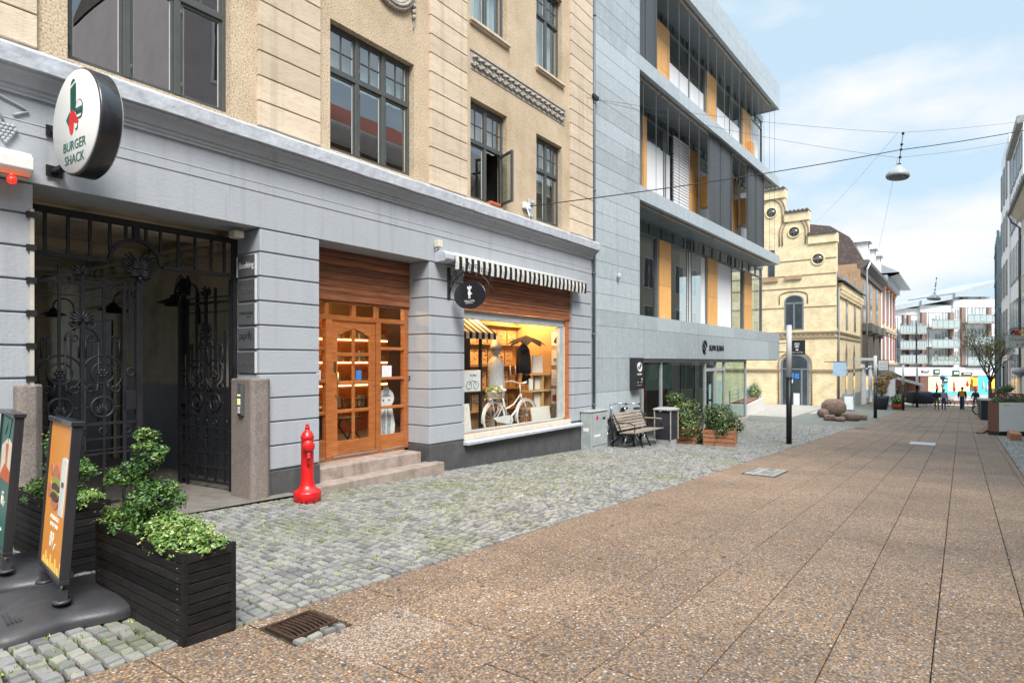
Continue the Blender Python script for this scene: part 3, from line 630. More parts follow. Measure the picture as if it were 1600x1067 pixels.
dr.prism([(a + .11, 2.17), (a + .11, 1.98), (a + .16, 1.985), (a + .25, 2.03), ((a + c) / 2, 2.08), (c - .25, 2.03), (c - .16, 1.985), (c - .11, 1.98), (c - .11, 2.17)], yd + .01, yd + .055)
dr.box((a + c) / 2 - .025, (a + c) / 2 + .025, yd + .015, yd + .05, .46, 2.075)
for z in (.86, 1.27, 1.68): dr.box(a + .11, (a + c) / 2 - .025, yd + .015, yd + .05, z, z + .05); dr.box((a + c) / 2 + .025, c - .11, yd + .015, yd + .05, z, z + .05)
D1 = dr.build('shop_door', 'wood_shop', B1, .005)
h = MB(); mat('brass', (.65, .45, .15), .3, metal=1); h.tube([(a + .07, yd + .01, 1.45), (a + .07, yd - .05, 1.45), (a + .07, yd - .05, 1.12), (a + .07, yd + .01, 1.12)], .009, 6); h.box(a + .035, a + .08, yd, yd + .012, 1.46, 1.60); h.build('handle', 'brass', D1)
mat('aluminium', (.55, .56, .57), .4, metal=.8); h = MB(); h.box(a - .0, c, yd - .03, yd + .01, .237, .258); h.box(4.95, 5.28, yd - .025, yd, .237, .255); h.box(6.33, 6.79, yd - .025, yd, .237, .255); h.build('threshold_strip', 'aluminium', B1)
gl = MB(); gl.box(4.9, 6.82, yd + .03, yd + .036, .45, 2.46); gl.build('shop_front_pane', 'shop_glass', B1)
mat('paper', (.78, .80, .82), .7); mat('blue_paper', (.05, .22, .62), .5)
# --- display window
yw = .12
fr = MB(); fr.box(7.745, 11.335, yw - .02, yw + .10, .29, .36); fr.box(11.20, 11.337, yw - .04, yw + .10, .36, 2.50); fr.box(7.745, 7.79, yw - .02, yw + .1, .36, 2.5)
fr.build('display_frame', 'wood_shop', B1, .004)
fr = MB(); fr.box(7.79, 11.2, yw, yw + .09, 2.34, 2.50); fr.box(11.03, 11.19, yw + .01, yw + .09, .40, 2.34); fr.box(7.79, 11.2, yw, yw + .09, .361, .40); mat('pale_frame', (.45, .50, .52), .5, col2=(.33, .36, .37), scale=6); mat('cream_frame', (.70, .62, .50), .6)
fr.build('display_inner_frame', 'pale_frame', B1, .003)
fr = MB(); fr.box(7.748, 11.33, yw - .10, yw - .021, .272, .355); fr.box(11.17, 11.20, yw - .015, yw + .005, .40, 2.34); fr.build('sill_board', 'cream_frame', B1, .004)
fr = MB(); fr.prism([(-.12, .20), (-.125, .255), (.10, .275), (.10, .19)], 7.70, 11.62, ax='x'); fr.build('window_ledge', 'cornice_paint', B1, .008)
gl = MB(); gl.box(7.78, 11.1, yw + .045, yw + .053, .39, 2.35); gl.build('display_pane', 'shop_glass', B1)
# --- shop interior shell
mat('shop_wall', (.50, .33, .16), .8, col2=(.40, .26, .12), scale=2); mat('shop_floor', (.16, .12, .09), .7, col2=(.10, .07, .05), scale=3, stretch=(1, 6, 1)); mat('shop_dark', (.05, .045, .045), .8)
mb = MB(); a, c, y0, y1, z0, z1 = 4.42, 12.1, .55, 4.2, .21, 3.0
mb.quad((a, y1, z0), (c, y1, z0), (c, y1, z1), (a, y1, z1), 0); mb.quad((a, y0, z0), (a, y1, z0), (a, y1, z1), (a, y0, z1), 0); mb.quad((c, y1, z0), (c, .2, z0), (c, .2, z1), (c, y1, z1), 0)
mb.quad((a, y0, z0), (7.7, y0, z0), (7.7, y1, z0), (a, y1, z0), 1); mb.quad((7.7, 1.6, z0), (c, 1.6, z0), (c, y1, z0), (7.7, y1, z0), 1); mb.quad((a, y0, z1), (a, y1, z1), (7.7, y1, z1), (7.7, y0, z1), 2); mb.quad((7.7, .2, z1), (7.7, y1, z1), (c, y1, z1), (c, .2, z1), 2)
mb.quad((7.75, .2, .14), (12, .2, .14), (12, 1.6, .14), (7.75, 1.6, .14), 1)
mat('shop_ceiling', (.62, .58, .50), .8); mb.box(11.36, 11.5, .2, 1.5, .13, 3, 0); mb.build('shop_interior', ['shop_wall', 'shop_floor', 'shop_ceiling'], B1)
# --- steps
def st(name, label, x0, x1, y0, y1, z0, z1):
    mb = MB(); mb.box(x0, x1, y0, y1, z0, z1); return tag(mb.build(name, 'step_stone', None, .018, 3), label, 'step')
st('stone_step', 'upper worn stone step at the wooden shop door', 4.86, 6.78, FY + .06, FY + .47, -.03, .20)
st('stone_step', 'lower longer stone step on the setts below the shop door', 4.62, 7.04, FY - .19, FY + .12, -.32, .028)
# --- guard stones
def guard(label, x0, x1, y0, y1, z0, z1):
    mb = MB(); c = .07
    pts = [(x0, y0 + .03), (x0 + .03, y0), (x1 - c, y0), (x1, y0 + c), (x1, y1), (x0, y1)]
    mb.prism(pts, z0, z1, ax='z'); return tag(mb.build('guard_stone', 'granite', None, .02, 2), label, 'stone')
guard('stained granite guard stone with an intercom at the right of the gate', 3.86, 4.135, FY - .10, FY + .36, -.3, 1.40)
guard('granite guard stone at the left of the gate behind the green advert', 1.70, 1.90, FY - .12, FY + .30, -.2, 1.40)
# ------------------------------------------------------------------ iron gate leaves
def gate_leaf(label, loc, rz):
    t = thing('gate_leaf', label, 'gate', loc, rz); w = 1.07
    f = MB(); T = lambda pts, r=.008, n=6, **k: None
    f.box(w - .06, w, -.03, .03, .02, 2.44); f.box(0, .035, -.018, .018, .02, 2.62)
    for z, h in ((2.42, .012), (2.355, .03), (2.235, .012), (.93, .03), (.775, .02), (.66, .012), (.62, .02), (.46, .02), (.28, .02), (.10, .03)): f.box(.035, w - .06, -.012, .012, z - h / 2, z + h / 2)
    f.build('frame', 'black_iron', t)
    b = MB()
    for u, z0, z1, r in ((.13, .1, 2.0, .008), (.32, .1, 2.50, .009), (.515, .1, 2.50, .013), (.71, .1, 2.50, .009), (.90, .02, 2.42, .011), (.95, 1.7, 2.42, .006), (.23, 1.46, 1.80, .007), (.42, 1.4, 1.85, .006), (.61, 1.4, 1.85, .006), (.80, 1.46, 1.82, .007), (.97, .1, .62, .006)):
        r *= 1.3; b.box(u - r, u + r, -r, r, z0, z1)
    for u in (.32, .71): b.ball((u, 0, 2.52), .02, n=8, k=5); b.ball((u, 0, 2.47), .014, n=8, k=5)
    b.build('bars', 'black_iron', t)
    s = MB(k=1.4)
    s.tube(arc(.515, 1.78, .145, 180, 0, 14), .009, 5); s.tube([(.37, 0, 1.78), (.37, 0, .95)], .008, 5); s.tube([(.66, 0, 1.78), (.66, 0, .95)], .008, 5)
    for cx in (.33, .70):
        s.tube(arc(cx, 1.45, .185, -60, 240, 26), .009, 5); s.tube(arc(cx, 1.45, .105, 0, 360, 22)[:-1], .008, 5, closed=True)
        for sg in (-1, 1):
            s.tube(spiral(cx + sg * .115, 1.29, .022, .048, 0, sg * 400, 14), .007, 5)
            s.tube([(cx + sg * .045, 0, 1.36), (cx + sg * .05, 0, 1.28), (cx + sg * .095, 0, 1.24)], .007, 5)
            s.tube(spiral(cx + sg * .115, 1.80, .012, .04, 90, 90 + sg * 420, 14), .007, 5); s.tube([(cx + sg * .155, 0, 1.80), (cx + sg * .155, 0, 1.60)], .007, 5)
        for q in range(6):
            a = q * pi / 3; s.ball((cx + .032 * cos(a), 0, 1.45 + .032 * sin(a)), .022, .024, .022, 7, 5)
        s.ball((cx, -.012, 1.45), .014, n=7, k=4)
        s.tube(arc(cx, 1.10, .105, 0, 360, 20)[:-1], .011, 6, closed=True)
        for q in range(9):
            a = radians(90 + (q - 4) * 26); l = .085 - .006 * abs(q - 4)
            s.tube([(cx, 0, 1.04), (cx + l * .6 * cos(a), -.004, 1.055 + l * .5 * sin(a)), (cx + l * cos(a), 0, 1.06 + l * sin(a))], [.009, .009, .004], 5)
        s.tube([(cx - .105, 0, 1.10), (cx - .18, 0, 1.10)], .006, 5); s.tube([(cx + .105, 0, 1.10), (cx + .18, 0, 1.10)], .006, 5)
    for u in (.12, .33, .515, .70, .93): s.tube(arc(u, .85, .035, 0, 360, 14)[:-1], .007, 5, closed=True)
    s.tube(arc(.95, 2.30, .04, 0, 360, 14)[:-1], .006, 5, closed=True); s.tube(arc(.96, 1.46, .04, 0, 360, 14)[:-1], .008, 5, closed=True)
    s.build('scrollwork', 'black_iron', t)
    def palm(mb, cx, cz, L_, n, y=-.01):
        for q in range(n):
            a = radians(90 + (q - (n - 1) / 2) * 210 / n); l = L_ * (1 - .25 * abs(q - (n - 1) / 2) / n * 2)
            P = [(cx + l * k / 4 * cos(a + .25 * (k / 4) ** 2 * (1 if q > n / 2 else -1)), y - .01 * sin(k), cz + l * k / 4 * sin(a)) for k in range(5)]
            mb.tube(P, [.008, .012, .014, .012, .006], 5)
            mb.ball(P[-1], .013, n=6, k=4)
    p = MB(k=1.25); palm(p, .515, 2.46, .10, 7); palm(p, .515, 1.98, .12, 9)
    for sg in (-1, 1): p.tube(spiral(.515 + sg * .06, 2.48, .012, .035, 0, sg * 380, 12), .008, 5); p.tube(spiral(.515 + sg * .075, 1.95, .015, .05, 0, sg * 380, 14), .010, 5)
    palm(p, w - .03, 2.55, .20, 13, -.03); palm(p, w - .03, 2.50, .15, 11, -.05); palm(p, w - .03, 2.58, .12, 9, -.065)
    for sg in (-1, 1): p.tube(spiral(w - .03 + sg * .07, 2.50, .015, .05, 0, sg * 400, 14), .010, 5)
    p.ball((w - .03, -.03, 2.46), .035, n=8, k=6)
    p.build('palmette_crest', 'black_iron', t)
    k = MB(); k.box(.905, 1.005, -.04, .03, 1.06, 1.26); k.build('lock_box', 'black_iron', t, .004)
    return t
gate_leaf('closed left leaf of the black wrought iron gate, behind the planters', (1.875, 7.10, .03), 0)
gate_leaf('open right leaf of the black wrought iron gate, swung into the passage', (3.975, 7.12, -.01), radians(96))
# ------------------------------------------------------------------ lamps in the passage
def gooseneck(label, x, y, z, on=False):
    t = thing('wall_lamp', label, 'lamp', (x, y, z), 0, 'lamps along the passage wall')
    m = MB(); m.tube([(0, 0, -.35), (0, 0, .0)] + [(-.16 + .16 * cos(radians(a)), 0, .16 * sin(radians(a))) for a in range(20, 181, 20)] + [(-.32, 0, -.05)], .013, 6); m.box(-.02, .01, -.04, .04, -.42, -.2); m.build('bracket', 'black_iron', t)
    m = MB(); m.lathe([(.02, .04), (.05, .02), (.07, -.02), (.20, -.075), (.215, -.09), (.19, -.085), (.06, -.05), (.02, .0)], (-.32, 0, -.06), 18); m.lathe([(.10, -.02), (.14, -.05), (.13, -.055), (.05, -.03)], (-.32, 0, -.13), 16); m.build('lamp_shade', 'black_iron', t)
gooseneck('black gooseneck lamp on the bare passage wall between the two gate leaves', 4.31, 8.6, 2.55)
gooseneck('black gooseneck lamp on the passage wall seen through the closed gate leaf', 4.31, 10.6, 2.55)
gooseneck('black gooseneck lamp furthest back in the passage', 4.31, 13.2, 2.6)
# ------------------------------------------------------------------ plaques on the side of the pier (plane X = 4.02)
mat('plate_steel', (.30, .31, .33), .4, col2=(.24, .25, .27), scale=3, metal=.7); mat('plate_dark', (.13, .135, .145), .35, metal=.3, scale=3); mat('ink_black', (.015, .015, .016), .5); mat('ink_white', (.85, .85, .85), .5)
mat('ink_dim', (.10, .10, .105), .5)
def plaque(i, label, words, base, ink, rails=True):
    zt = 3.185 - .29 * (i + 1) - .008; z0 = zt - .262
    t = thing('name_plaque', label, 'plaque', (4.018, FY + .26, z0), 0, 'company plaques on the pier beside the gate')
    m = MB(); m.box(-.018, -.002, -.19, .19, 0, .25); m.build('plate', base, t, .002)
    if rails:
        m = MB(); m.box(-.026, -.002, -.205, -.191, 0, .25); 
        if i == 1 - 1: m.box(-.026, -.002, .191, .205, 0, .25)
        m.build('edge_rail', 'white_bead', t)
    for (s, sz, dy, dz, sx, sh) in words: text(s, 'lettering', sz, TM((-.0195, dy, dz), (0, -1, 0), (0, 0, 1)), ink, t, sx=sx, depth=.001, shear=sh)
plaque(0, 'steel plaque reading Booking in white, topmost of the five', [('Booking', .11, 0, .10, .9, 0)], 'plate_steel', 'ink_white')
plaque(1, 'dull plaque reading thew in faint thin letters, second from the top', [('thew', .16, .02, .09, 1, 0)], 'plate_dark', 'ink_dim')
plaque(2, 'grey plaque with a small line of black capitals, middle one of the five', [('AMERKANSK', .055, 0, .12, .95, 0), ('CONSULT', .02, -.05, .085, 1, 0)], 'plate_steel', 'ink_black')
plaque(3, 'grey plaque reading papirfly in bold black, fourth from the top', [('papirfly.', .13, 0, .12, .72, 0)], 'plate_steel', 'ink_black')
plaque(4, 'dark plaque with handwritten style lettering, lowest of the five', [('Nete Lebek', .085, 0, .08, .8, .3)], 'plate_dark', 'ink_dim')
# intercom on guard stone
t = thing('door_intercom', 'steel intercom panel with keypad on the granite guard stone', 'intercom', (3.857, FY + .10, .97))
m = MB(); m.box(-.035, 0, -.05, .05, 0, .38); m.build('case', 'plate_dark', t, .006)
m = MB(); m.box(-.039, -.035, -.035, .035, .10, .36); m.build('face_plate', 'plate_steel', t)
m = MB(); 
for k in range(4):
    for q in range(3): m.box(-.043, -.039, -.028 + q * .02, -.014 + q * .02, .03 + k * .02, .044 + k * .02)
m.box(-.0405, -.035, -.035, .035, .015, .095, 1); m.build('keypad', ['ink_white', 'ink_black'], t)
mat('name_light', (.75, .65, .25), .5, emit=(.9, .8, .4), estr=.3); m = MB()
for z in (.13, .155, .18, .23): m.box(-.042, -.039, -.025, .03, z, z + .018)
m.build('name_slots', 'name_light', t)
mat('lamp_plastic', (.70, .66, .52), .5)
t = MB(); t.box(3.80, 3.92, FY + .16, FY + .30, 3.06, 3.14); tag(t.build('soffit_lamp', 'lamp_plastic', None, .01), 'small cream light fitting under the lintel above the plaques', 'lamp')
# ------------------------------------------------------------------ burger sign
mat('sign_white', (.80, .80, .77), .4, col2=(.76, .76, .73), scale=2, coat=.3); mat('sign_black', (.02, .021, .026), .35, col2=(.014, .015, .02), scale=4, coat=.4); mat('sign_green', (.008, .10, .075), .45); mat('sign_red', (.75, .02, .015), .4)
t = thing('round_sign', 'round double sided burger restaurant sign sticking out from the fascia', 'sign', (1.96, 5.95, 3.62), radians(3))
m = MB(); m.lathe([(.43, -.0), (.445, .004), (.447, .015), (.447, .155), (.43, .17)], (0, 0, 0), 56, ax='x'); m.build('drum', 'sign_black', t)
m = MB(); m.lathe([(.425, 0), (.43, .006), (.43, .02)], (-.012, 0, 0), 56, ax='x'); m.lathe([(.43, 0), (.425, .012)], (.165, 0, 0), 56, ax='x'); m.build('face', 'sign_white', t)
M0 = TM((-.0135, 0, 0), (0, -1, 0), (0, 0, 1))
text('BURGER', 'lettering', .115, M0 @ Matrix.Translation((.0, -.235, 0)), 'sign_green', t, sx=1.0, depth=.002); text('SHACK', 'lettering', .115, M0 @ Matrix.Translation((.0, -.35, 0)), 'sign_green', t, depth=.002)
MF = Matrix(((0, 0, 1, -.0135), (-1, 0, 0, 0), (0, -1, 0, 0), (0, 0, 0, 1)))    # (x right, z depth, y) -> face
def cap(mb, pts, y0=0, y1=.003, m=0): mb.prism([(p[0], p[1]) for p in pts], y0, y1, m)
def face2d(pts):   # polygons on the sign face: (right, up)
    return [(-p[0], p[1]) for p in pts]
e = MB()
def poly(mb, pts, x0, m): mb.prism([(-p[0] * .95, p[1] * .95 + .075) for p in pts], x0 - .003, x0, m, ax='x')
cps = lambda cx, cy, rx, ry, a0=0, a1=360, n=20: [(cx + rx * cos(radians(a0 + (a1 - a0) * i / n)), cy + ry * sin(radians(a0 + (a1 - a0) * i / n))) for i in range(n + (0 if a1 - a0 == 360 else 1))]
poly(e, cps(-.02, .22, .055, .08, 0, 180) + [(-.075, .02), (.035, .0)], -.0125, 0)
poly(e, [(-.09, .02), (-.16, -.04), (-.115, -.10), (-.07, -.03)], -.0125, 0)
poly(e, [(-.07, .24), (.03, .27), (.03, .255), (-.07, .22)], -.0155, 2)
poly(e, cps(-.055, -.09, .045, .10, 0, 360), -.0135, 1); poly(e, [(-.075, .02), (-.01, .02), (.085, -.09), (.05, -.13), (-.02, -.06)], -.0145, 1)
poly(e, cps(.10, .02, .07, .075, 0, 180), -.0135, 0); poly(e, cps(.10, .025, .058, .06, 0, 180), -.0155, 2); poly(e, [(.03, .01), (.17, .01), (.165, -.025), (.035, -.025)], -.0135, 0); poly(e, [(.035, -.03), (.165, -.03), (.14, -.07), (.06, -.07)], -.0135, 0); poly(e, [(.05, -.037), (.15, -.037), (.13, -.06), (.07, -.06)], -.0155, 2)
poly(e, cps(.045, -.13, .028, .032), -.0145, 0); poly(e, cps(.045, -.13, .02, .024), -.0165, 2)
e.build('emblem', ['sign_green', 'sign_red', 'sign_white'], t)
m = MB()
for z in (.06, -.30): m.box(.03, .10, .40, .64, z - .018, z + .018); m.box(.0, .13, .60, .612, z - .05, z + .05)
m.build('wall_bracket', 'black_iron', t)
# awning cassette at left edge with red bulb
t = thing('awning_cassette', 'closed white awning cassette at the left edge of the photo', 'awning', (1.78, FY, 3.19))
m = MB(); m.prism([(0, 0), (-.20, 0), (-.24, .05), (-.24, .14), (-.17, .20), (0, .22)], -3.2, 0, ax='x'); mat('white_paint', (.74, .74, .72), .5, col2=(.66, .66, .64), scale=3, dirt=.35, dscale=4, dcol=(.35, .32, .27)); m.build('case', 'white_paint', t, .004)
m = MB(); m.box(-3.2, -.03, -.25, -.21, -.025, .0); m.build('front_bar', 'terracotta', t)
mat('red_bulb', (.8, .02, .01), .25, emit=(1, .02, .01), estr=.5); m = MB(); m.ball((1.63, FY - .24, 3.12), .035, n=12, k=8); m.cyl((1.63, FY - .24, 3.15), (1.63, FY - .24, 3.17), .018)
tag(m.build('red_bulb', 'red_bulb'), 'red festoon bulb hanging under the white awning cassette', 'light bulb')
# ------------------------------------------------------------------ striped awning over the display window
t = thing('striped_awning', 'rolled up awning with black and white striped valance over the display window', 'awning', (7.22, FY, 3.17))
m = MB(); m.prism([(0, 0), (-.22, 0), (-.26, .04), (-.26, .12), (-.20, .17), (0, .18)], -.22, -.02, ax='x'); m.build('end_box', 'cornice_paint', t, .01)
m = MB(); m.cyl((0, -.22, .13), (4.30, -.22, .13), .035, n=12); m.box(0, 4.3, -.16, -.02, .09, .15); m.build('roller', 'white_paint', t)
mat('cloth_white', (.66, .65, .61), .85, bump=.2, scale=5); mat('cloth_black', (.018, .018, .022), .9, spec=.2)
m = MB(); n = 56; w = 4.28 / n; mm_ = 0
for i in range(n):
    x0 = .01 + i * w; zb = -.10 + .008 * sin(i * 1.3); k = i // 1 % 2
    m.add([(x0, -.255, .115), (x0 + w, -.255, .115), (x0 + w, -.262, .02), (x0, -.262, .02), (x0, -.25 - .01 * sin(i), zb), (x0 + w, -.25 - .01 * sin(i + 1), -.10 + .008 * sin((i + 1) * 1.3))], [(0, 3, 2, 1), (3, 4, 5, 2)], k)
    m.add([(x0, -.24, .115), (x0 + w, -.24, .115), (x0 + w, -.25, .02), (x0, -.25, .02), (x0, -.24, zb), (x0 + w, -.24, zb)], [(0, 1, 2, 3), (3, 2, 5, 4)], k)
m.build('valance', ['cloth_white', 'cloth_black'], t)
t = thing('wall_lamp', 'small cream sensor lamp above the left end of the striped awning', 'lamp', (7.02, FY, 3.40))
m = MB(); m.box(-.05, .05, -.13, -.03, .0, .11); m.build('lamp_head', 'lamp_plastic', t, .01); m = MB(); m.tube([(0, 0, -.03), (-.03, -.05, -.04), (0, -.08, 0)], .012, 6); m.tube([(0, -.01, -.03), (.02, -.01, -.12), (.02, -.01, -.2)], .008, 5); m.build('bracket', 'white_paint', t)
# ------------------------------------------------------------------ oval hanging sign (perpendicular to the wall, seen from the left)
t = thing('oval_sign', 'black oval hanging shop sign on a wrought iron scroll bracket', 'sign', (7.34, FY, 2.0), radians(6))
m = MB(); m.box(-.035, .035, -.022, 0, .62, 1.13); m.build('wall_plate', 'black_iron', t, .004)
P = lambda pts: [(0, -u, v) for (u, v) in pts]
m = MB(); m.tube(P([(.02, .72), (.12, .92), (.28, 1.03), (.45, 1.04), (.62, .98), (.76, .85), (.84, .66)]), .009, 6)
m.tube(P([(.02, .95), (.10, .90), (.22, .99)]), .007, 5); m.tube(P([(.30, 1.03), (.30, .88)]), .011, 5); m.tube(P([(.54, 1.01), (.54, .88)]), .011, 5)
for (u, v, r_) in ((.06, .96, .04), (.13, 1.02, .04), (.16, .94, .035), (.07, .86, .03), (.28, 1.09, .035), (.42, 1.11, .045), (.54, 1.10, .04), (.66, 1.03, .045), (.73, .97, .04), (.80, .88, .035)):
    m.tube([(0, -(u + rr), v + zz) for (rr, _, zz) in [(q[0], 0, q[2]) for q in spiral(0, 0, .006, r_, 0, 500, 16)]], .006, 5)
for (u, v) in ((.36, 1.15), (.40, 1.17), (.70, 1.06), (.82, .78), (.845, .70)): m.ball((0, -u, v), .014, n=6, k=4)
m.build('bracket', 'black_iron', t)
m = MB(); m.lathe([(.0, 0), (1, 0), (1, 1), (0, 1)], n=4) if 0 else None
ov = [(-(.42 + .30 * cos(2 * pi * i / 48)), .66 + .225 * sin(2 * pi * i / 48)) for i in range(48)]
m.prism(ov, -.014, .014, ax='x'); m.build('board', 'sign_black', t, .003)
M0 = TM((-.0155, -.42, .66), (0, -1, 0), (0, 0, 1))
text('Monsa & Pia', 'lettering', .048, M0 @ Matrix.Translation((0, -.11, 0)), 'ink_white', t, shear=.25, sx=.8, depth=.001); text('ILLUSTRATIONER', 'lettering', .018, M0 @ Matrix.Translation((0, -.135, 0)), 'ink_white', t, depth=.001)
m = MB()
def pe(u, v, ru, rv, a=0): m.prism([(-(.42 + u + ru * cos(q) * cos(a) - rv * sin(q) * sin(a)), .66 + v + ru * cos(q) * sin(a) + rv * sin(q) * cos(a)) for q in [2 * pi * i / 14 for i in range(14)]], -.0175, -.0145, ax='x')
pe(-.025, .115, .016, .026, .4); pe(.025, .115, .016, .026, -.4); pe(0, .13, .007, .028); pe(0, .085, .02, .018); pe(0, .03, .026, .05); pe(.035, .02, .018, .012); pe(-.01, -.03, .008, .03); pe(.012, -.03, .008, .03)
m.build('emblem', 'ink_white', t)
# ------------------------------------------------------------------ house number
text('3', 'house_number', .10, TM((6.895, FY + .44, 1.30), (0, -1, 0), (0, 0, 1)), 'ink_black', None, depth=.004); o = bpy.data.objects['house_number']; tag(o, 'black house number 3 on the side of the pier by the shop door', 'house number')
# ------------------------------------------------------------------ things stuck on the door glass
def sheet(name, label, cat, x0, x1, z0, z1, m, y=FY + .494): mb = MB(); mb.box(x0, x1, y, y + .002, z0, z1); return tag(mb.build(name, m), label, cat)
sheet('paper_notice', 'white notice taped inside the glass left of the door', 'notice', 5.02, 5.24, 1.32, 1.48, 'paper'); sheet('paper_notice', 'white notice taped inside the glass right of the door', 'notice', 6.36, 6.56, 1.36, 1.54, 'paper'); sheet('blue_sticker', 'blue sticker on the glass of the shop door', 'sticker', 5.85, 5.95, 1.33, 1.47, 'blue_paper', FY + .485)
# cut out figure with top hat
mb = MB(); M_ = Matrix.Translation((6.56, FY + .62, .24)); mb.M = M_
def pg(pts, y, m): mb.prism(pts, y, y + .004, m)
pg(cps(0, .78, .17, .15), 0, 0); pg([(-.15, .0), (-.19, .35), (-.12, .66), (.12, .66), (.19, .35), (.15, 0)], .0, 0)
pg([(-.06, .82), (-.06, .96), (.06, .96), (.06, .82)], -.005, 1); pg([(-.10, .81), (-.10, .83), (.10, .83), (.10, .81)], -.005, 1)
pg(cps(-.06, .75, .014, .014), -.005, 2); pg(cps(.06, .75, .014, .014), -.005, 2); pg([(-.08, .0), (-.10, .5), (-.02, .62), (-.015, .1), (-.03, 0)], -.005, 1); pg([(.02, 0), (.015, .1), (.02, .62), (.10, .5), (.07, 0)], -.005, 1)
mat('print_grey', (.42, .48, .52), .6, scale=20, col2=(.2, .24, .28)); tag(mb.build('cutout_figure', ['paper', 'print_grey', 'ink_black']), 'white cut out figure wearing a top hat behind the side glass', 'cutout')
def at(px, py, Y): x, y = ray(px); z = Y / y; return (x * z, Y, EYE - (py - 565) / 940 * z)
# ------------------------------------------------------------------ bicycles
mat('bike_white', (.78, .78, .78), .3, col2=(.7, .7, .7), coat=.5); mat('bike_black', (.025, .025, .028), .35, coat=.4); mat('chrome', (.6, .6, .62), .2, metal=1); mat('rubber', (.02, .02, .02), .8); mat('tyre_grey', (.32, .32, .33), .8)
def bicycle(label, loc, rz, body, tyre='rubber', saddle='rubber', group=None, lean=0, low=False):
    t = thing('bicycle', label, 'bicycle', loc, rz, group); t.rotation_euler[0] = lean; r = .33
    for i, x in enumerate((0, 1.06)):
        m = MB(); m.tube([(x + r * cos(2 * pi * q / 28), 0, r + .0 + (r - .0) * sin(2 * pi * q / 28)) for q in range(28)], .018, 6, closed=True, m=0)
        m.tube([(x + .305 * cos(2 * pi * q / 28), 0, r + .305 * sin(2 * pi * q / 28)) for q in range(28)], .011, 5, closed=True, m=1)
        if not low:
            for q in range(18): a = 2 * pi * q / 18; m.tube([(x + .02 * cos(a + 1.2), .012 * (-1) ** q, r + .02 * sin(a + 1.2)), (x + .30 * cos(a), 0, r + .30 * sin(a))], .0022, 3, m=1)
        m.cyl((x, -.05, r), (x, .05, r), .02, m=1); m.build('wheel', [tyre, body if body == 'bike_white' else 'chrome'], t)
        f = MB(); n = 14; a0, a1 = ((20, 190) if i == 0 else (15, 195))
        pts = [(x + .365 * cos(radians(a0 + (a1 - a0) * q / n)), r + .365 * sin(radians(a0 + (a1 - a0) * q / n))) for q in range(n + 1)]
        for q in range(n): (xa, za), (xb, zb) = pts[q], pts[q+1]; f.add([(xa, -.028, za), (xa, .028, za), (xb, .028, zb), (xb, -.028, zb), (xa, -.028, za - .004), (xa, .028, za - .004), (xb, .028, zb - .004), (xb, -.028, zb - .004)], [(0, 1, 2, 3), (7, 6, 5, 4), (0, 3, 7, 4), (1, 5, 6, 2)])
        f.build('mudguard', body, t)
    f = MB(); bb = (.42, 0, .28); sc = (.27, 0, .72); hd = (.86, 0, .78); hb = (.89, 0, .66)
    f.tube([bb, sc], .017, 8); f.tube([hb, (.70, 0, .45), (.52, 0, .32), bb], .022, 8); f.tube([hd, (.62, 0, .58), (.35, 0, .50)], .015, 8); f.tube([hd, hb], .022, 8)
    for s in (-1, 1):
        f.tube([(0, s * .05, r), bb], .009, 6); f.tube([(0, s * .05, r), (.30, s * .02, .62)], .008, 6); f.tube([hb, (.93, s * .05, .60), (1.06, s * .05, r)], .012, 6)
    f.build('frame', body, t)
    f = MB(); f.tube([hd, (.83, 0, .98)], .013, 8); f.tube([(.58, -.27, 1.02), (.68, -.28, 1.03), (.80, -.20, 1.05), (.86, 0, 1.00), (.80, .20, 1.05), (.68, .28, 1.03), (.58, .27, 1.02)], .012, 7); f.build('handlebar', body if body == 'bike_white' else 'chrome', t)
    f = MB(); f.tube([(.58, -.27, 1.02), (.69, -.28, 1.03)], .018, 7); f.tube([(.58, .27, 1.02), (.69, .28, 1.03)], .018, 7); f.build('grip', 'rubber' if body != 'bike_white' else body, t)
    f = MB(); f.tube([sc, (.24, 0, .84)], .012, 7); f.ball((.20, 0, .88), .13, .075, .035, 12, 6); f.ball((.32, 0, .88), .07, .03, .03, 8, 5); f.build('saddle', saddle, t)
    f = MB()
    for s in (-1, 1): f.tube([(.25, s * .06, .73), (-.20, s * .07, .73), (-.24, s * .05, .70)], .007, 5); f.tube([(-.15, s * .06, .73), (0, s * .055, r)], .006, 5)
    for x in (-.2, -.08, .04, .16): f.tube([(x, -.065, .735), (x, .065, .735)], .005, 5)
    f.build('luggage_rack', body, t)
    f = MB(); f.prism([(0, .36), (-.04, .32), (-.02, .28), (.36, .20), (.47, .20), (.52, .27), (.49, .35), (.40, .38), (.2, .375)], -.075, -.05); f.build('chain_case', body, t)
    f = MB(); f.tube([bb, (.42, -.09, .28), (.30, -.10, .17)], .009, 5); f.box(.25, .34, -.17, -.10, .16, .18); f.tube([bb, (.42, .09, .28), (.54, .10, .39)], .009, 5); f.box(.50, .59, .10, .17, .385, .405); f.build('pedal', 'chrome', t)
    return t
bw = bicycle('white lady bicycle standing in the lit shop window', (9.40, 7.22, .145), radians(-2), 'bike_white', 'bike_white', 'bike_white')
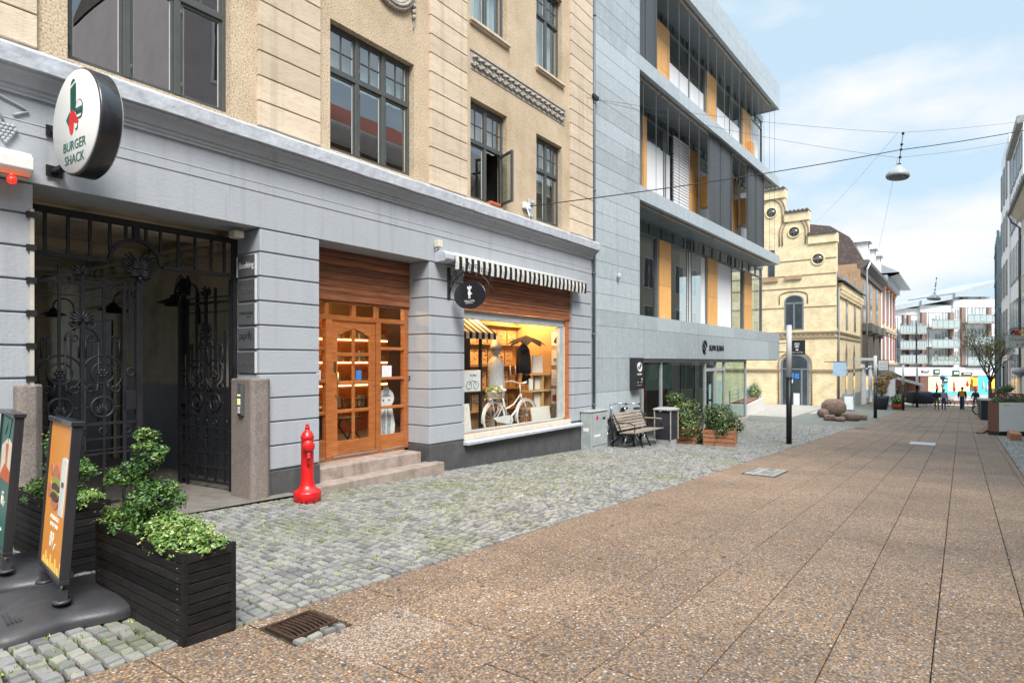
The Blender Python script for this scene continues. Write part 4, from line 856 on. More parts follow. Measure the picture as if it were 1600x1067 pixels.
# flower basket
t = thing('flower_basket', 'basket of pink and white flowers on the rack of the white bicycle', 'basket', (9.38, 7.22, .885))
m = MB()
for k in range(5): m.tube([(.17 * cos(a) * (1 + .05 * k), .12 * sin(a) * (1 + .05 * k), .03 * k) for a in [2 * pi * i / 14 for i in range(14)]], .008, 5, closed=True)
for i in range(14): a = 2 * pi * i / 14; m.tube([(.17 * cos(a), .12 * sin(a), 0), (.205 * cos(a), .144 * sin(a), .13)], .005, 4)
mat('wicker', (.55, .48, .38), .8); m.build('basket_weave', 'wicker', t)
m = MB()
for i in range(240): a = R() * 6.28; e = R() * 1.5; m.leaf((.22 * cos(a) * cos(e) * R() ** .3, .17 * sin(a) * cos(e), .12 + .12 * sin(e)), (cos(a), sin(a), 1), .04 + R() * .03, 0, R() ** .7)
m.build('leaves', 'leafy', t); mat('petal_pink', (.85, .55, .50), .7, attr=.2, col2=(.9, .75, .65)); m = MB()
for (x, y, z) in ((.10, -.12, .18), (.02, -.14, .14), (-.08, -.12, .19), (.14, -.08, .22), (-.14, -.1, .13)): m.ball((x, y, z), .035, .03, .03, 7, 5)
m.build('flower', 'petal_pink', t)
# ------------------------------------------------------------------ shelf of framed prints
mat('print_paper', (.66, .50, .30), .6, col2=(.50, .34, .17), scale=26, detail=5, attr=.3, dirt=1, dscale=16, dcol=(.07, .04, .03)); mat('print_white', (.78, .76, .72), .6, col2=(.70, .68, .64), scale=12, dirt=.6, dscale=24, dcol=(.25, .26, .28), attr=.06); mat('pic_frame', (.28, .12, .04), .5)
t = thing('print_shelf', 'shelf wall of framed prints glowing orange behind the white bicycle', 'shelf', (8.0, 8.05, .14)); sh = MB()
for z in (.40, .85, 1.36, 1.82, 2.24): sh.box(0, 3.34, -.12, .03, z, z + .025)
sh.box(0, 3.34, .032, .06, 0, 2.75); sh.build('shelf_board', 'shop_wall', t)
for row, (z, h, w) in enumerate(((.425, .38, .25), (.875, .42, .25), (1.385, .38, .29), (1.845, .34, .34))):
    x = .04
    while x + w < 3.34:
        ww = w + (R() - .5) * .04; m = MB(); m.box(x, x + ww, -.035, -.02, z, z + h - .03 * R()); f = m.build('picture_frame', 'pic_frame', t)
        m = MB(); m.box(x + .014, x + ww - .014, -.04, -.035, z + .014, z + h - .05)
        for q in range(random.randint(5, 12)):
            a_, c_ = x + .035 + (ww - .09) * R(), z + .05 + (h - .15) * R(); s_ = .008 + .022 * R()
            m.prism([(a_, c_), (a_ + s_ * 1.3, c_ + s_ * .2), (a_ + s_ * (.6 + R()), c_ + s_), (a_ - s_ * .4, c_ + s_ * (.5 + R()))], -.042, -.0402, 1 + (R() < .2))
        m.box(x + .05, x + ww - .06, -.0415, -.0401, z + h - .085, z + h - .072, 1); m.build('print', ['print_paper', 'ink_black', 'terracotta'], f); x += ww + .02
def board(name, label, cat, px0, px1, py0, py1, Y, m='print_white', tilt=.0, fr='cream_frame'):
    a = at(px0, py1, Y); c = at(px1, py0, Y); w = at(px1, py1, Y)[0] - a[0]; h = c[2] - at(px1, py1, Y)[2]
    t = thing(name, label, cat, (a[0] + w / 2, Y, a[2])); t.rotation_euler[0] = -tilt
    b = MB(); b.box(-w / 2, w / 2, -.0, .02, 0, h); b.build('frame', fr, t, .003); b = MB(); b.box(-w / 2 + .012, w / 2 - .012, -.004, .0, .012, h - .012); b.build('print', m, t); return t, w, h
t, w, h = board('bicycle_poster', 'pale poster with a drawn bicycle hanging left in the shop window', 'poster', 722, 751, 580, 613, 7.05, 'paper')
text('THE BIKE', 'lettering', .05, TM((.04, -.006, h * .72), (1, 0, 0), (0, 0, 1)), 'ink_black', t, depth=.001); b = MB()
for x in (-.08, .12): b.tube([(x + .07 * cos(2 * pi * q / 18), -.008, h * .3 + .07 * sin(2 * pi * q / 18)) for q in range(18)], .004, 4, closed=True)
b.tube([(-.08, -.008, h * .3), (0, -.008, h * .5), (.08, -.008, h * .5), (.12, -.008, h * .3)], .004, 4); b.build('drawing', 'ink_black', t)
board('leaning_print', 'tall pale print leaning at the lower left of the shop window', 'picture', 720, 738, 633, 686, 6.98, 'print_white', .12)
board('leaning_print', 'pair of cream prints leaning at the lower right of the shop window', 'picture', 833, 862, 638, 668, 7.0, 'print_white', .15)
board('print_card', 'white card with a purple and green drawing on the window shelf', 'picture', 836, 849, 591, 609, 7.2); board('print_card', 'white card leaning on the middle shelf under the purple drawing', 'picture', 835, 848, 615, 637, 7.2)
board('print_card', 'large white card behind the hanging dark figure', 'picture', 832, 848, 556, 583, 7.25, 'paper'); board('print_card', 'narrow tilted card left of the purple drawing', 'picture', 827, 833, 592, 610, 7.15, 'paper')
for i, (a_, b_, w_) in enumerate(((516, 541, 'dark drawing, topmost'), (545, 572, 'blue bathtub drawing'), (576, 604, 'fine grid of marks'), (606, 633, 'row of red houses'))):
    t = thing('framed_print', 'framed print showing a %s, right side column' % w_, 'picture', (11.352, 6.98, at(864, b_, 6.98)[2]), 0, 'framed prints at the right of the window'); h = (b_ - a_) / 940 * 13
    b = MB(); b.box(-.02, 0, -.14, .14, 0, h); b.build('frame', 'pic_frame', t); b = MB(); b.box(-.024, -.02, -.125, .125, .015, h - .015); b.build('print', 'print_white', t)
    b = MB()
    if i == 1: b.prism([(-.08, .17), (.08, .17), (.06, .10), (-.06, .10)], -.028, -.0245, ax='x')
    elif i == 3:
        for q in range(4): b.prism([(-.10 + q * .05, .20), (-.075 + q * .05, .24), (-.05 + q * .05, .20), (-.05 + q * .05, .08), (-.10 + q * .05, .08)], -.028, -.0245, ax='x')
    elif i == 0: b.prism([(-.07, .1), (0, .22), (.07, .1), (.02, .06)], -.028, -.0245, ax='x')
    else:
        for q in range(9): b.box(-.028, -.0245, -.08 + (q % 3) * .07, -.06 + (q % 3) * .07, .08 + q // 3 * .08, .10 + q // 3 * .08)
    mat('ink_teal', (.10, .35, .38), .6); mat('ink_wine', (.35, .04, .06), .6); b.build('drawing', ['ink_black', 'ink_teal', 'print_grey', 'ink_wine'][i], t)
# little striped kiosk
t = thing('toy_kiosk', 'small indoor kiosk with striped roof and dark posts at the left of the window', 'kiosk', (8.55, 7.30, .145))
b = MB(); b.box(0.0, .05, 0, .05, 0, 2.05); b.box(.52, .57, 0, .05, 0, 2.05); b.box(-.3, .57, .3, .35, 0, 2.1); b.build('post', 'ink_black', t)
b = MB()
for i in range(12): x = -.35 + i * .09; b.add([(x, -.22, 2.0), (x + .09, -.22, 2.0), (x + .09, .3, 2.35), (x, .3, 2.35), (x, -.22, 1.88), (x + .09, -.22, 1.88)], [(0, 1, 2, 3), (0, 4, 5, 1)], i % 2)
mat('kiosk_yellow', (.75, .50, .12), .7); b.build('roof', ['cloth_white', 'cloth_black'], t)
# draped figure
t = thing('dress_form', 'dress form in pale gauzy drapes with a pointed silver hat behind the bicycle', 'mannequin', (9.75, 7.45, .145))
b = MB(); vs = []; n = 22; prof = [(.20, .75), (.21, 1.0), (.19, 1.25), (.20, 1.42), (.13, 1.52), (.06, 1.58)]
for (r_, z) in prof:
    for j in range(n): a = 2 * pi * j / n; k = 1 + .10 * (j % 2) * (1 - (z - .75)); vs.append((r_ * k * cos(a), r_ * k * .7 * sin(a), z))
b.add(vs, [(i * n + j, i * n + (j + 1) % n, (i + 1) * n + (j + 1) % n, (i + 1) * n + j) for i in range(len(prof) - 1) for j in range(n)], 0, .5, True); mat('gauze', (.55, .55, .58), .8, col2=(.36, .37, .42), scale=9, bump=.4, stretch=(4, 4, 1)); b.build('drape', 'gauze', t)
b = MB(); b.ball((0, 0, 1.68), .10, .09, .12); b.lathe([(.13, 1.70), (.10, 1.80), (.05, 1.93), (.0, 2.03)], n=14); b.build('hat', 'gauze', t); b = MB(); b.cyl((0, 0, 0), (0, 0, .8), .02); b.lathe([(.2, 0), (.2, .02)], n=16); b.build('stand', 'black_iron', t)
# umbrella with hanging coat
t = thing('black_umbrella', 'open black umbrella hanging high in the shop window', 'umbrella', (10.55, 7.25, 2.02)); b = MB(); n = 8
b.add([(0, 0, .14)] + [(.56 * cos(2 * pi * j / n), .40 * sin(2 * pi * j / n), -.10) for j in range(n)] + [(.40 * cos(2 * pi * (j + .5) / n), .28 * sin(2 * pi * (j + .5) / n), .02) for j in range(n)],
      [(0, 1 + j, 9 + j) for j in range(n)] + [(0, 9 + j, 1 + (j + 1) % n) for j in range(n)]); b.build('canopy', 'cloth_black', t); b = MB(); b.cyl((0, 0, .16), (0, 0, -.55), .008); b.build('shaft', 'chrome', t)
b = MB(); b.lathe([(.16, -.62), (.15, -.3), (.12, -.12), (.05, .0)], (10.50, 7.28, 1.98), 12); b.lathe([(.05, .35), (.09, .2), (.1, .05), (.04, 0)], (10.60, 7.28, 1.12), 10); b.prism([(-.12, 1.18), (0, 1.45), (.14, 1.12), (.02, 1.30)], -.0, .03) if 0 else None
tag(b.build('dark_cape', 'cloth_black'), 'dark cape hanging under the black umbrella', 'cape')
for i, (px_, lb) in enumerate(((798, 'leftmost'), (806, 'middle'), (815, 'rightmost'))):
    c = at(px_, 585, 7.5); b = MB(); b.cyl((c[0], c[1], c[2] - .02), (c[0] - .02, c[1], c[2] + .20), .012); tag(b.build('candle', 'paper'), 'white candle behind the handlebar of the white bicycle, %s of three' % lb, 'candle')
b = MB(); a_ = at(828, 584, 7.2); b.box(a_[0] - .1, 11.34, 7.1, 7.4, a_[2] - .03, a_[2]); c = at(828, 610, 7.2); b.box(c[0] - .1, 11.34, 7.1, 7.4, c[2] - .03, c[2]); c = at(828, 638, 7.2); b.box(c[0] - .1, 11.34, 7.1, 7.4, c[2] - .03, c[2]); b.box(11.0, 11.04, 7.12, 7.38, .14, a_[2] - .04)
tag(b.build('display_shelf', 'shop_wall'), 'stepped display shelves at the right inside the shop window', 'shelf')
# simple counter, cabinets and a chair inside the door
t = thing('glass_cabinet', 'lit cabinet of small goods deep inside the shop behind the door', 'cabinet', (6.6, 9.6, .21)); b = MB(); b.box(0, 2.2, 0, .4, 0, 2.2); b.build('case', 'wood_shop', t)
b = MB()
for z in (.5, .95, 1.4, 1.85):
    for i in range(11): b.box(.06 + i * .19, .18 + i * .19, -.05 - .02 * (i % 2), -.003, z, z + .10 + .12 * R(), i % 3)
b.build('goods', ['print_paper', 'print_grey', 'pic_frame'], t); mat('shelf_glow', (.9, .6, .2), .5, emit=(1, .62, .22), estr=2.5); b = MB()
for z in (.94, 1.39, 1.84): b.box(.03, 2.17, -.02, -.002, z - .03, z - .01)
b.build('shelf_light', 'shelf_glow', t)
t = thing('folding_chair', 'dark folding chair seen through the lower panes of the shop door', 'chair', (6.35, 7.95, .21)); b = MB()
for y in (0, .36): b.tube([(0, y, 0), (.38, y, .75)], .014, 6); b.tube([(.40, y, 0), (.05, y, .45)], .014, 6)
b.tube([(.38, 0, .75), (.38, .36, .75)], .014, 6); b.build('frame', 'black_iron', t); b = MB(); b.box(.0, .36, 0, .36, .44, .46); b.build('seat', 'black_iron', t)
t = MB(); t.box(5.35, 5.95, 7.75, 8.1, .21, .85); t.box(5.4, 5.9, 7.8, 8.05, .85, .9, 1); tag(t.build('slatted_box', ['ink_black', 'shop_wall'], None, .01), 'black chest standing behind the lower left panes of the shop door', 'chest')
t = MB()
for i in range(5):
    for j in range(4): t.box(5.2 + i * .28, 5.44 + i * .28, 9.2, 9.22, .5 + j * .38, .82 + j * .38)
tag(t.build('wall_of_cards', 'print_paper'), 'rack of warm lit cards deep in the shop behind the door', 'rack')
# lit ceiling lamps of the shop
mat('lamp_glow', (1, .85, .6), .5, emit=(1, .78, .5), estr=14)
for (x, y, e, lb) in ((5.9, 8.6, 26, 'glowing globe lamp in the shop behind the door'), (9.3, 7.55, 25, 'glowing globe lamp at the left of the display window'), (10.9, 7.55, 23, 'glowing globe lamp at the right of the display window')):
    t = thing('ceiling_lamp', lb, 'lamp', (x, y, 2.78)); b = MB(); b.ball((0, 0, 0), .05); b.build('globe', 'lamp_glow', t); b = MB(); b.cyl((0, 0, .05), (0, 0, .22), .008); b.build('cord', 'black_iron', t)
    l = bpy.data.lights.new('shop_lamp_light', 'POINT'); l.energy = e; l.color = (1, .56, .22); l.shadow_soft_size = .09; o = bpy.data.objects.new('shop_lamp_light', l); COL.objects.link(o); o.location = (0, 0, -.15); o.parent = t
# ------------------------------------------------------------------ hydrant
mat('red_paint', (.70, .012, .012), .36, col2=(.52, .008, .01), scale=7, coat=.3, bump=.25, bscale=30, dirt=.5, dscale=16, dcol=(.30, .02, .015), rvar=.12)
t = thing('fire_hydrant', 'bright red fire hydrant at the foot of the grey pier', 'hydrant', (4.33, 6.10, g(4.33)), radians(-118))
m = MB(); m.lathe([(.155, -.03), (.158, .10), (.155, .118), (.14, .13), (.10, .16), (.082, .20), (.078, .24), (.073, .26), (.071, .735), (.077, .745), (.077, .757), (.070, .775), (.058, .805), (.040, .825), (.027, .835), (.026, .86), (.030, .862), (.028, .875), (.0, .88)], n=32); m.box(-.018, .018, -.018, .018, .87, .905); m.build('body', 'red_paint', t)
m = MB(); m.cyl((.04, 0, .66), (.14, 0, .66), .042, n=20); m.cyl((.105, 0, .66), (.135, 0, .66), .068, n=24); m.cyl((.135, 0, .66), (.15, 0, .66), .055, n=24); m.build('outlet_cap', 'red_paint', t, .004)
m = MB(); m.tube([(.10, 0, .60), (.115, 0, .55), (.10, .005, .50), (.11, -.005, .45)], [.02, .026, .02, .014], 8); m.ball((.12, 0, .53), .026); m.ball((.10, 0, .47), .022); m.build('chain', 'red_paint', t)
# ------------------------------------------------------------------ planters with boxwood
mat('black_wood', (.016, .0135, .013), .68, spec=.25, col2=(.006, .0055, .0055), scale=4, detail=6, bump=.5, bscale=30, stretch=(1.5, 1.5, 9), attr=.6, dirt=.3, dscale=9, dcol=(.06, .056, .05))
mat('soil', (.03, .022, .015), .95, bump=.5); mat('stem', (.10, .07, .04), .8)
def planter(label, x0, x1, y0, y1, gz, h):
    t = thing('wooden_planter', label, 'planter', ((x0 + x1) / 2, (y0 + y1) / 2, gz)); a, c = (x1 - x0) / 2, (y1 - y0) / 2; n = 9; s = h / n
    m = MB()
    for i in range(n):
        z0 = i * s + .002; z1 = (i + 1) * s - .004
        for sg in (-1, 1):
            j = R() * .003
            m.box(-a + .014, a - .014, sg * c - (.018 if sg > 0 else 0) + sg * j, sg * c + (.018 if sg < 0 else 0) + sg * j, z0, z1); j = R() * .003
            m.box(sg * a - (.018 if sg > 0 else 0) + sg * j, sg * a + (.018 if sg < 0 else 0) + sg * j, -c + .019, c - .019, z0, z1)
    m.build('slats', 'black_wood', t, .002)
    m = MB()
    for sx in (-1, 1):
        for sy in (-1, 1): x = sx * (a - .011); y = sy * (c - .011); m.box(x - .014, x + .014, y - .014, y + .014, .0, h + .002)
    m.box(-a + .02, a - .02, -c + .02, c - .02, .02, h - .14) ; m.build('corner_batten', 'black_wood', t, .002)
    m = MB(); m.box(-a + .021, a - .021, -c + .021, c - .021, h - .139, h - .06); m.build('soil', 'soil', t)
    m = MB(); 
    for i in range(16):
        for sg in (-1, 1): z = (i // 2 + .5) * s; m.ball((sg * (a + .003), (-c + .06) if i % 2 else (c - .06), z), .0035, n=5, k=3)
    m.build('screws', 'chrome', t); return t
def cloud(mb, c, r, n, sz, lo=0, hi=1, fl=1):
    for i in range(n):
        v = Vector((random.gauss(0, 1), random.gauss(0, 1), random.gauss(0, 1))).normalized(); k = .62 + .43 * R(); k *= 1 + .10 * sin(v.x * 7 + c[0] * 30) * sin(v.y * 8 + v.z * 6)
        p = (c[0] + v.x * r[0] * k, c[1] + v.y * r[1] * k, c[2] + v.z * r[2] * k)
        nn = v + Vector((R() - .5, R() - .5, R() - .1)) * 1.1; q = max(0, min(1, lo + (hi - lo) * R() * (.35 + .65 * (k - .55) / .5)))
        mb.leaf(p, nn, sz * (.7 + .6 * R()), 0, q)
def boxwood(label, blobs, stems, loc, n=1.0):
    t = thing('boxwood_shrub', label, 'shrub', loc); m = MB()
    for (c, r, k, lo, hi) in blobs:
        q = 22
        for i in range(q):
            v = Vector((random.gauss(0, 1), random.gauss(0, 1), random.gauss(0, 1))).normalized(); s_ = .74 + .3 * R(); w_ = .30 + .16 * R(); sh = R() * .25
            cloud(m, (c[0] + v.x * r[0] * s_, c[1] + v.y * r[1] * s_, c[2] + v.z * r[2] * s_), tuple(max(.028, a * w_) for a in r), int(k * n * .75 / q), .023, lo, min(1, hi - sh + .1))
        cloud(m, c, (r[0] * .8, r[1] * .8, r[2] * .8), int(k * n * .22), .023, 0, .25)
    for (c, r, k, lo, hi) in blobs:      # twigs poking out
        for i in range(int(k / 90)):
            v = Vector((random.gauss(0, 1), random.gauss(0, 1), abs(random.gauss(0, 1)))).normalized()
            for q in range(7): kk = .95 + .05 * q * (.4 + R()); p = (c[0] + v.x * r[0] * kk + (R() - .5) * .02, c[1] + v.y * r[1] * kk + (R() - .5) * .02, c[2] + v.z * r[2] * kk + (R() - .5) * .02); m.leaf(p, (R() - .5, R() - .5, 1), .02, 0, lo + (hi - lo) * (.6 + .4 * R()))
    m.build('foliage', 'leafy', t); s = MB()
    for P in stems: s.tube(P, [.018, .014, .01, .007][:len(P)], 6)
    s.build('stem', 'stem', t)
    return t
planter('black slatted planter standing nearest the camera with a spiral boxwood', 1.575, 1.865, 3.30, 4.45, g(1.7), .50)
zt = g(1.7) + .45
# tall twisted boxwood
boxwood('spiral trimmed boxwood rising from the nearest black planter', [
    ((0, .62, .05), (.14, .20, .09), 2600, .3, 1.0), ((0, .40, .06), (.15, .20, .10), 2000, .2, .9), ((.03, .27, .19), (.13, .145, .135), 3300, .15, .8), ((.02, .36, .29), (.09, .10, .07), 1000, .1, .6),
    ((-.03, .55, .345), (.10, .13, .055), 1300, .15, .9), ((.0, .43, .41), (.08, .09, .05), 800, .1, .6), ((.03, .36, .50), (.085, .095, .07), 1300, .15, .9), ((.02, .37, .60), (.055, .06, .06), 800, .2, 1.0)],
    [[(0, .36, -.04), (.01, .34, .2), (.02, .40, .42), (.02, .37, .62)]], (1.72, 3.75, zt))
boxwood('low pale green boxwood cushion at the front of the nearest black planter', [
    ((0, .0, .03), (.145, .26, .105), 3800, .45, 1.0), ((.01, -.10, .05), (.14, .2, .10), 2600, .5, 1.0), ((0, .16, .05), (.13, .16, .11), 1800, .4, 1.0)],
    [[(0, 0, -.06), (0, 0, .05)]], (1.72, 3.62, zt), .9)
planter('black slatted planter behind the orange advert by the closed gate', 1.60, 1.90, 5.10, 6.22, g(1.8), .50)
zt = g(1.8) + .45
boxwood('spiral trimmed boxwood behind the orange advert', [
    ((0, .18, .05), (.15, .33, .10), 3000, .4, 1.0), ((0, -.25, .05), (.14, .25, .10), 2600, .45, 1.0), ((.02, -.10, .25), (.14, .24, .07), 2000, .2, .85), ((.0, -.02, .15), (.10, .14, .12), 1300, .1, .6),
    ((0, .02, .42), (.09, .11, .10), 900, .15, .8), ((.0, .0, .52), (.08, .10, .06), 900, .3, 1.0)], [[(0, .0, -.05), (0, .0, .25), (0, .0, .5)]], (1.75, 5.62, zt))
# ------------------------------------------------------------------ advert stands with ballast bases
mat('base_plastic', (.045, .046, .05), .45, col2=(.03, .03, .034), scale=3, bump=.15, bscale=80, dirt=.4, dscale=3, dcol=(.09, .085, .08), rvar=.12); mat('ad_orange', (.74, .30, .045), .4, col2=(.66, .24, .03), scale=1.5); mat('ad_green', (.02, .13, .095), .4); mat('ad_cream', (.75, .62, .48), .5)
mat('bun', (.55, .20, .10), .5, col2=(.42, .13, .06), scale=8); mat('patty', (.10, .04, .025), .6, bump=.3); mat('salad', (.25, .36, .06), .6); mat('cup_white', (.72, .74, .72), .4); mat('ink_cream', (.88, .80, .70), .5)
def stand(label, pa, pb, gz, face, art):
    """pa far lower corner, pb near lower corner of the panel in plan"""
    d = Vector((pb[0] - pa[0], pb[1] - pa[1])); w = d.length; t = thing('advert_stand', label, 'sign', ((pa[0] + pb[0]) / 2, (pa[1] + pb[1]) / 2, gz), atan2(d.y, d.x))
    m = MB(); a, c = .43, .36; P = []
    for i in range(40):                       # four lobed ballast base
        q = 2 * pi * i / 40; k = 1 / max(abs(cos(q)), abs(sin(q))); k = min(k, 1.32) * (1 - .13 * abs(sin(2 * (q + pi / 4))) ** 3); P.append((a * k * cos(q), c * k * sin(q)))
    vs = []; rings = ((1, 0), (1.0, .035), (.96, .065), (.80, .085), (.45, .125), (.2, .135))
    for (k, z) in rings: vs += [(p[0] * k, p[1] * k, z) for p in P]
    m.add(vs, [(i * 40 + j, i * 40 + (j + 1) % 40, (i + 1) * 40 + (j + 1) % 40, (i + 1) * 40 + j) for i in range(5) for j in range(40)] + [tuple(range(200, 240))], 0, .5, True)
    for s in (-1, 1):
        for q in range(4): m.box(s * .22 - .09, s * .22 + .09, -.20 - q * .018, -.192 - q * .018, .09, .104)
    m.build('ballast_base', 'base_plastic', t)
    m = MB()
    for x in (-w / 2 + .06, w / 2 - .06):
        m.box(x - .03, x + .03, -.022, .022, .12, .20); m.cyl((x, 0, .17), (x, 0, .26), .010, n=8, m=1); m.lathe([(.05, .125), (.045, .14)], (x, 0, 0), 14)
    m.build('spring_foot', ['base_plastic', 'chrome'], t)
    m = MB(); z0, z1 = .235, 1.17
    m.box(-w / 2, w / 2, -.026, .026, z0, z0 + .028); m.box(-w / 2 - .012, w / 2 + .012, -.034, .034, z1 - .028, z1); m.box(-w / 2, -w / 2 + .018, -.026, .026, z0 + .028, z1 - .028); m.box(w / 2 - .018, w / 2, -.026, .026, z0 + .028, z1 - .028)
    m.build('frame', 'sign_black', t, .003)
    m = MB(); m.box(-w / 2 + .018, w / 2 - .018, -.014, .014, z0 + .028, z1 - .028); m.build('poster', face, t)
    art(t, w, z0, z1); th = radians(4)
    for ch in kids(t):
        if ch.name.split('.')[0] not in ('ballast_base', 'spring_foot'): ch.rotation_euler[0] = -th; ch.location = (0, -z0 * sin(th) * 1.0, z0 * (1 - cos(th)))
    return t
def TMs(x, z): return TM((x, -.0165, z), (1, 0, 0), (0, 0, 1))
def art1(t, w, z0, z1):
    m = MB(); Y = -.017
    def e(cx, cz, rx, rz, mm_, y=Y, a0=0, a1=360): m.prism([(cx + rx * cos(radians(a0 + (a1 - a0) * i / 20)), cz + rz * sin(radians(a0 + (a1 - a0) * i / 20))) for i in range(20 + (a1 - a0 != 360))], y, -.0142, mm_)
    u = w / .52
    e(-.03 * u, .80, .085 * u, .085, 0, Y, 0, 180); e(-.03 * u, .775, .10 * u, .03, 2, Y - .001); e(-.03 * u, .745, .09 * u, .028, 1, Y - .002); e(-.03 * u, .71, .095 * u, .02, 2, Y - .003); e(-.03 * u, .69, .085 * u, .028, 1, Y - .0035); e(-.03 * u, .665, .085 * u, .05, 0, Y - .001, 180, 360)
    e(-.15 * u, .84, .035 * u, .035, 0); e(-.16 * u, .72, .035 * u, .05, 0, Y - .002)
    m.prism([(.07 * u, .60), (.16 * u, .60), (.185 * u, .93), (.075 * u, .93)], Y - .001, -.0142, 3); e(.13 * u, .93, .055 * u, .012, 3, Y - .002)
    m.box(.10 * u, .15 * u, Y - .0025, Y - .001, .77, .80, 4); 
    for q in range(8): m.prism([(-.22 * u + q * .055 * u, z0 + .03), (-.19 * u + q * .055 * u, z0 + .07 + .04 * (q % 2)), (-.165 * u + q * .055 * u, z0 + .03)], Y, -.0142, 5)
    m.build('picture', ['bun', 'patty', 'salad', 'cup_white', 'ink_dim', 'kiosk_yellow'], t)
    text('CHEESEBURGER', 'lettering', .036, TMs(-.0, .555), 'ink_cream', t, sx=.85, depth=.001); text('SHACK MENU', 'lettering', .036, TMs(-.0, .51), 'ink_cream', t, sx=.85, depth=.001); text('89,-', 'price', .13, TMs(0, .39), 'ink_cream', t, sx=.8, depth=.0012)
def art2(t, w, z0, z1):
    m = MB(); Y = -.017
    m.prism([(-.2, .70), (.22, .70), (.22, .95), (.05, .99), (-.2, .92)], Y, -.0142, 0); m.prism([(-.02, .95), (.10, .95), (.08, .80), (.04, .74)], Y - .002, -.0142, 1); m.prism([(-.2, .70), (.22, .70), (.22, .78), (0, .81)], Y - .003, -.0142, 2)
    m.prism([(-.2, 1.13), (-.1, 1.0), (0, 1.1), (.06, .96), (.14, 1.12)], Y - .0015, -.0142, 3); m.build('picture', ['ad_cream', 'bun', 'terracotta', 'ad_green'], t)
    text('65,-', 'price', .13, TMs(.04, .53), 'ink_cream', t, sx=.8, depth=.0012); text('PROV VORES', 'lettering', .026, TMs(.0, .36), 'ink_cream', t, depth=.001)
stand('orange burger menu advert on a grey plastic base in front of the planters', (1.36, 4.68), (1.29, 4.09), g(1.35), 'ad_orange', art1)
stand('dark green burger advert cut off by the left edge of the photo', (1.34, 5.60), (1.26, 4.99), g(1.3), 'ad_green', art2)
# ------------------------------------------------------------------ utility cabinet
mat('cabinet_grey', (.36, .40, .40), .55, col2=(.27, .31, .31), scale=7, detail=7, bump=.1, dirt=.5, dscale=9, dcol=(.58, .60, .60))
t = thing('utility_cabinet', 'weathered grey utility cabinet between the two shop buildings', 'cabinet', (11.68, 6.30, g(11.9)))
m = MB(); m.box(0, .78, 0, .26, -.05, .84); m.build('body', 'cabinet_grey', t, .006); m = MB(); m.box(-.02, .80, -.02, .27, .841, .87); m.build('lid', 'cabinet_grey', t, .006)
m = MB(); m.box(.05, .74, -.014, -.001, .10, .80); m.box(.40, .41, -.016, -.0141, .10, .80) if 0 else None; m.build('door', 'cabinet_grey', t, .004)
m = MB(); m.lathe([(.05, 0), (.05, .003)], (.25, -.016, .72), 16, ax='y', m=1); m.box(.52, .64, -.018, -.0145, .66, .71, 0); m.box(.12, .40, -.016, -.0145, .30, .34, 2); m.box(-.003, -.0005, .06, .20, .42, .50, 2); m.build('sticker', ['ink_black', 'red_paint', 'ink_white'], t)
# ------------------------------------------------------------------ bench
mat('grey_wood', (.36, .30, .25), .85, col2=(.20, .16, .13), scale=3, detail=7, bump=.5, bscale=30, stretch=(1, 9, 9), attr=.3, dirt=.4, dscale=10, dcol=(.45, .43, .38))
t = thing('park_bench', 'weathered slatted bench with black iron ends against the blue stone wall', 'bench', (12.72, 6.06, g(13.4)), radians(-2.4))
m = MB()
for i in range(6):
    z = .42 + i * .068; y = .10 + i * .028; m.add([(0, y, z), (1.5, y, z), (1.5, y + .018, z + .056), (0, y + .018, z + .056), (0, y + .02, z - .006), (1.5, y + .02, z - .006), (1.5, y + .04, z + .05), (0, y + .04, z + .05)], [(0, 1, 2, 3), (7, 6, 5, 4), (0, 4, 5, 1), (3, 2, 6, 7), (0, 3, 7, 4), (1, 5, 6, 2)])
m.build('backrest', 'grey_wood', t, .004)
m = MB()
for i in range(6): y = .07 - i * .072; m.box(0, 1.5, y - .06, y, .36 + .004 * i, .385 + .004 * i)
m.build('seat', 'grey_wood', t, .004)
for x in (.04, 1.46):
    m = MB(); m.tube([(x, .26, -.05), (x, .26, .80)] if x < 1 else [(x, .26, -.05), (x, .28, .76)], .022, 8); m.tube([(x, .28, .10), (x, .02, .33), (x, -.34, .345)], .018, 6); m.tube([(x, .02, .33), (x, .10, .55), (x, .25, .80)], .014, 6)
    m.tube([(x, .16, .60), (x, -.20, .60), (x, -.30, .56), (x, -.30, .37)], .013, 6); m.build('end_frame', 'black_iron', t)
for x in (.55, .95): m = MB(); m.tube([(x, -.02, -.05), (x, .0, .35)], .025, 6); m.tube([(x + .05, -.25, -.05), (x, -.1, .33)], .02, 6); m.build('leg', 'black_iron', t)
m = MB(); m.box(1.44, 1.50, -.30, .14, .61, .635); m.build('armrest', 'grey_wood', t)
bicycle('black bicycle parked between the bench and the blue stone wall', (14.35, 6.33, g(14.2)), radians(178), 'bike_black', 'tyre_grey', 'rubber')
bicycle('dark bicycle with mirror leaning on the wall behind the bench, mostly hidden', (13.9, 6.44, g(13.6)), radians(176), 'bike_black', 'rubber', 'rubber')
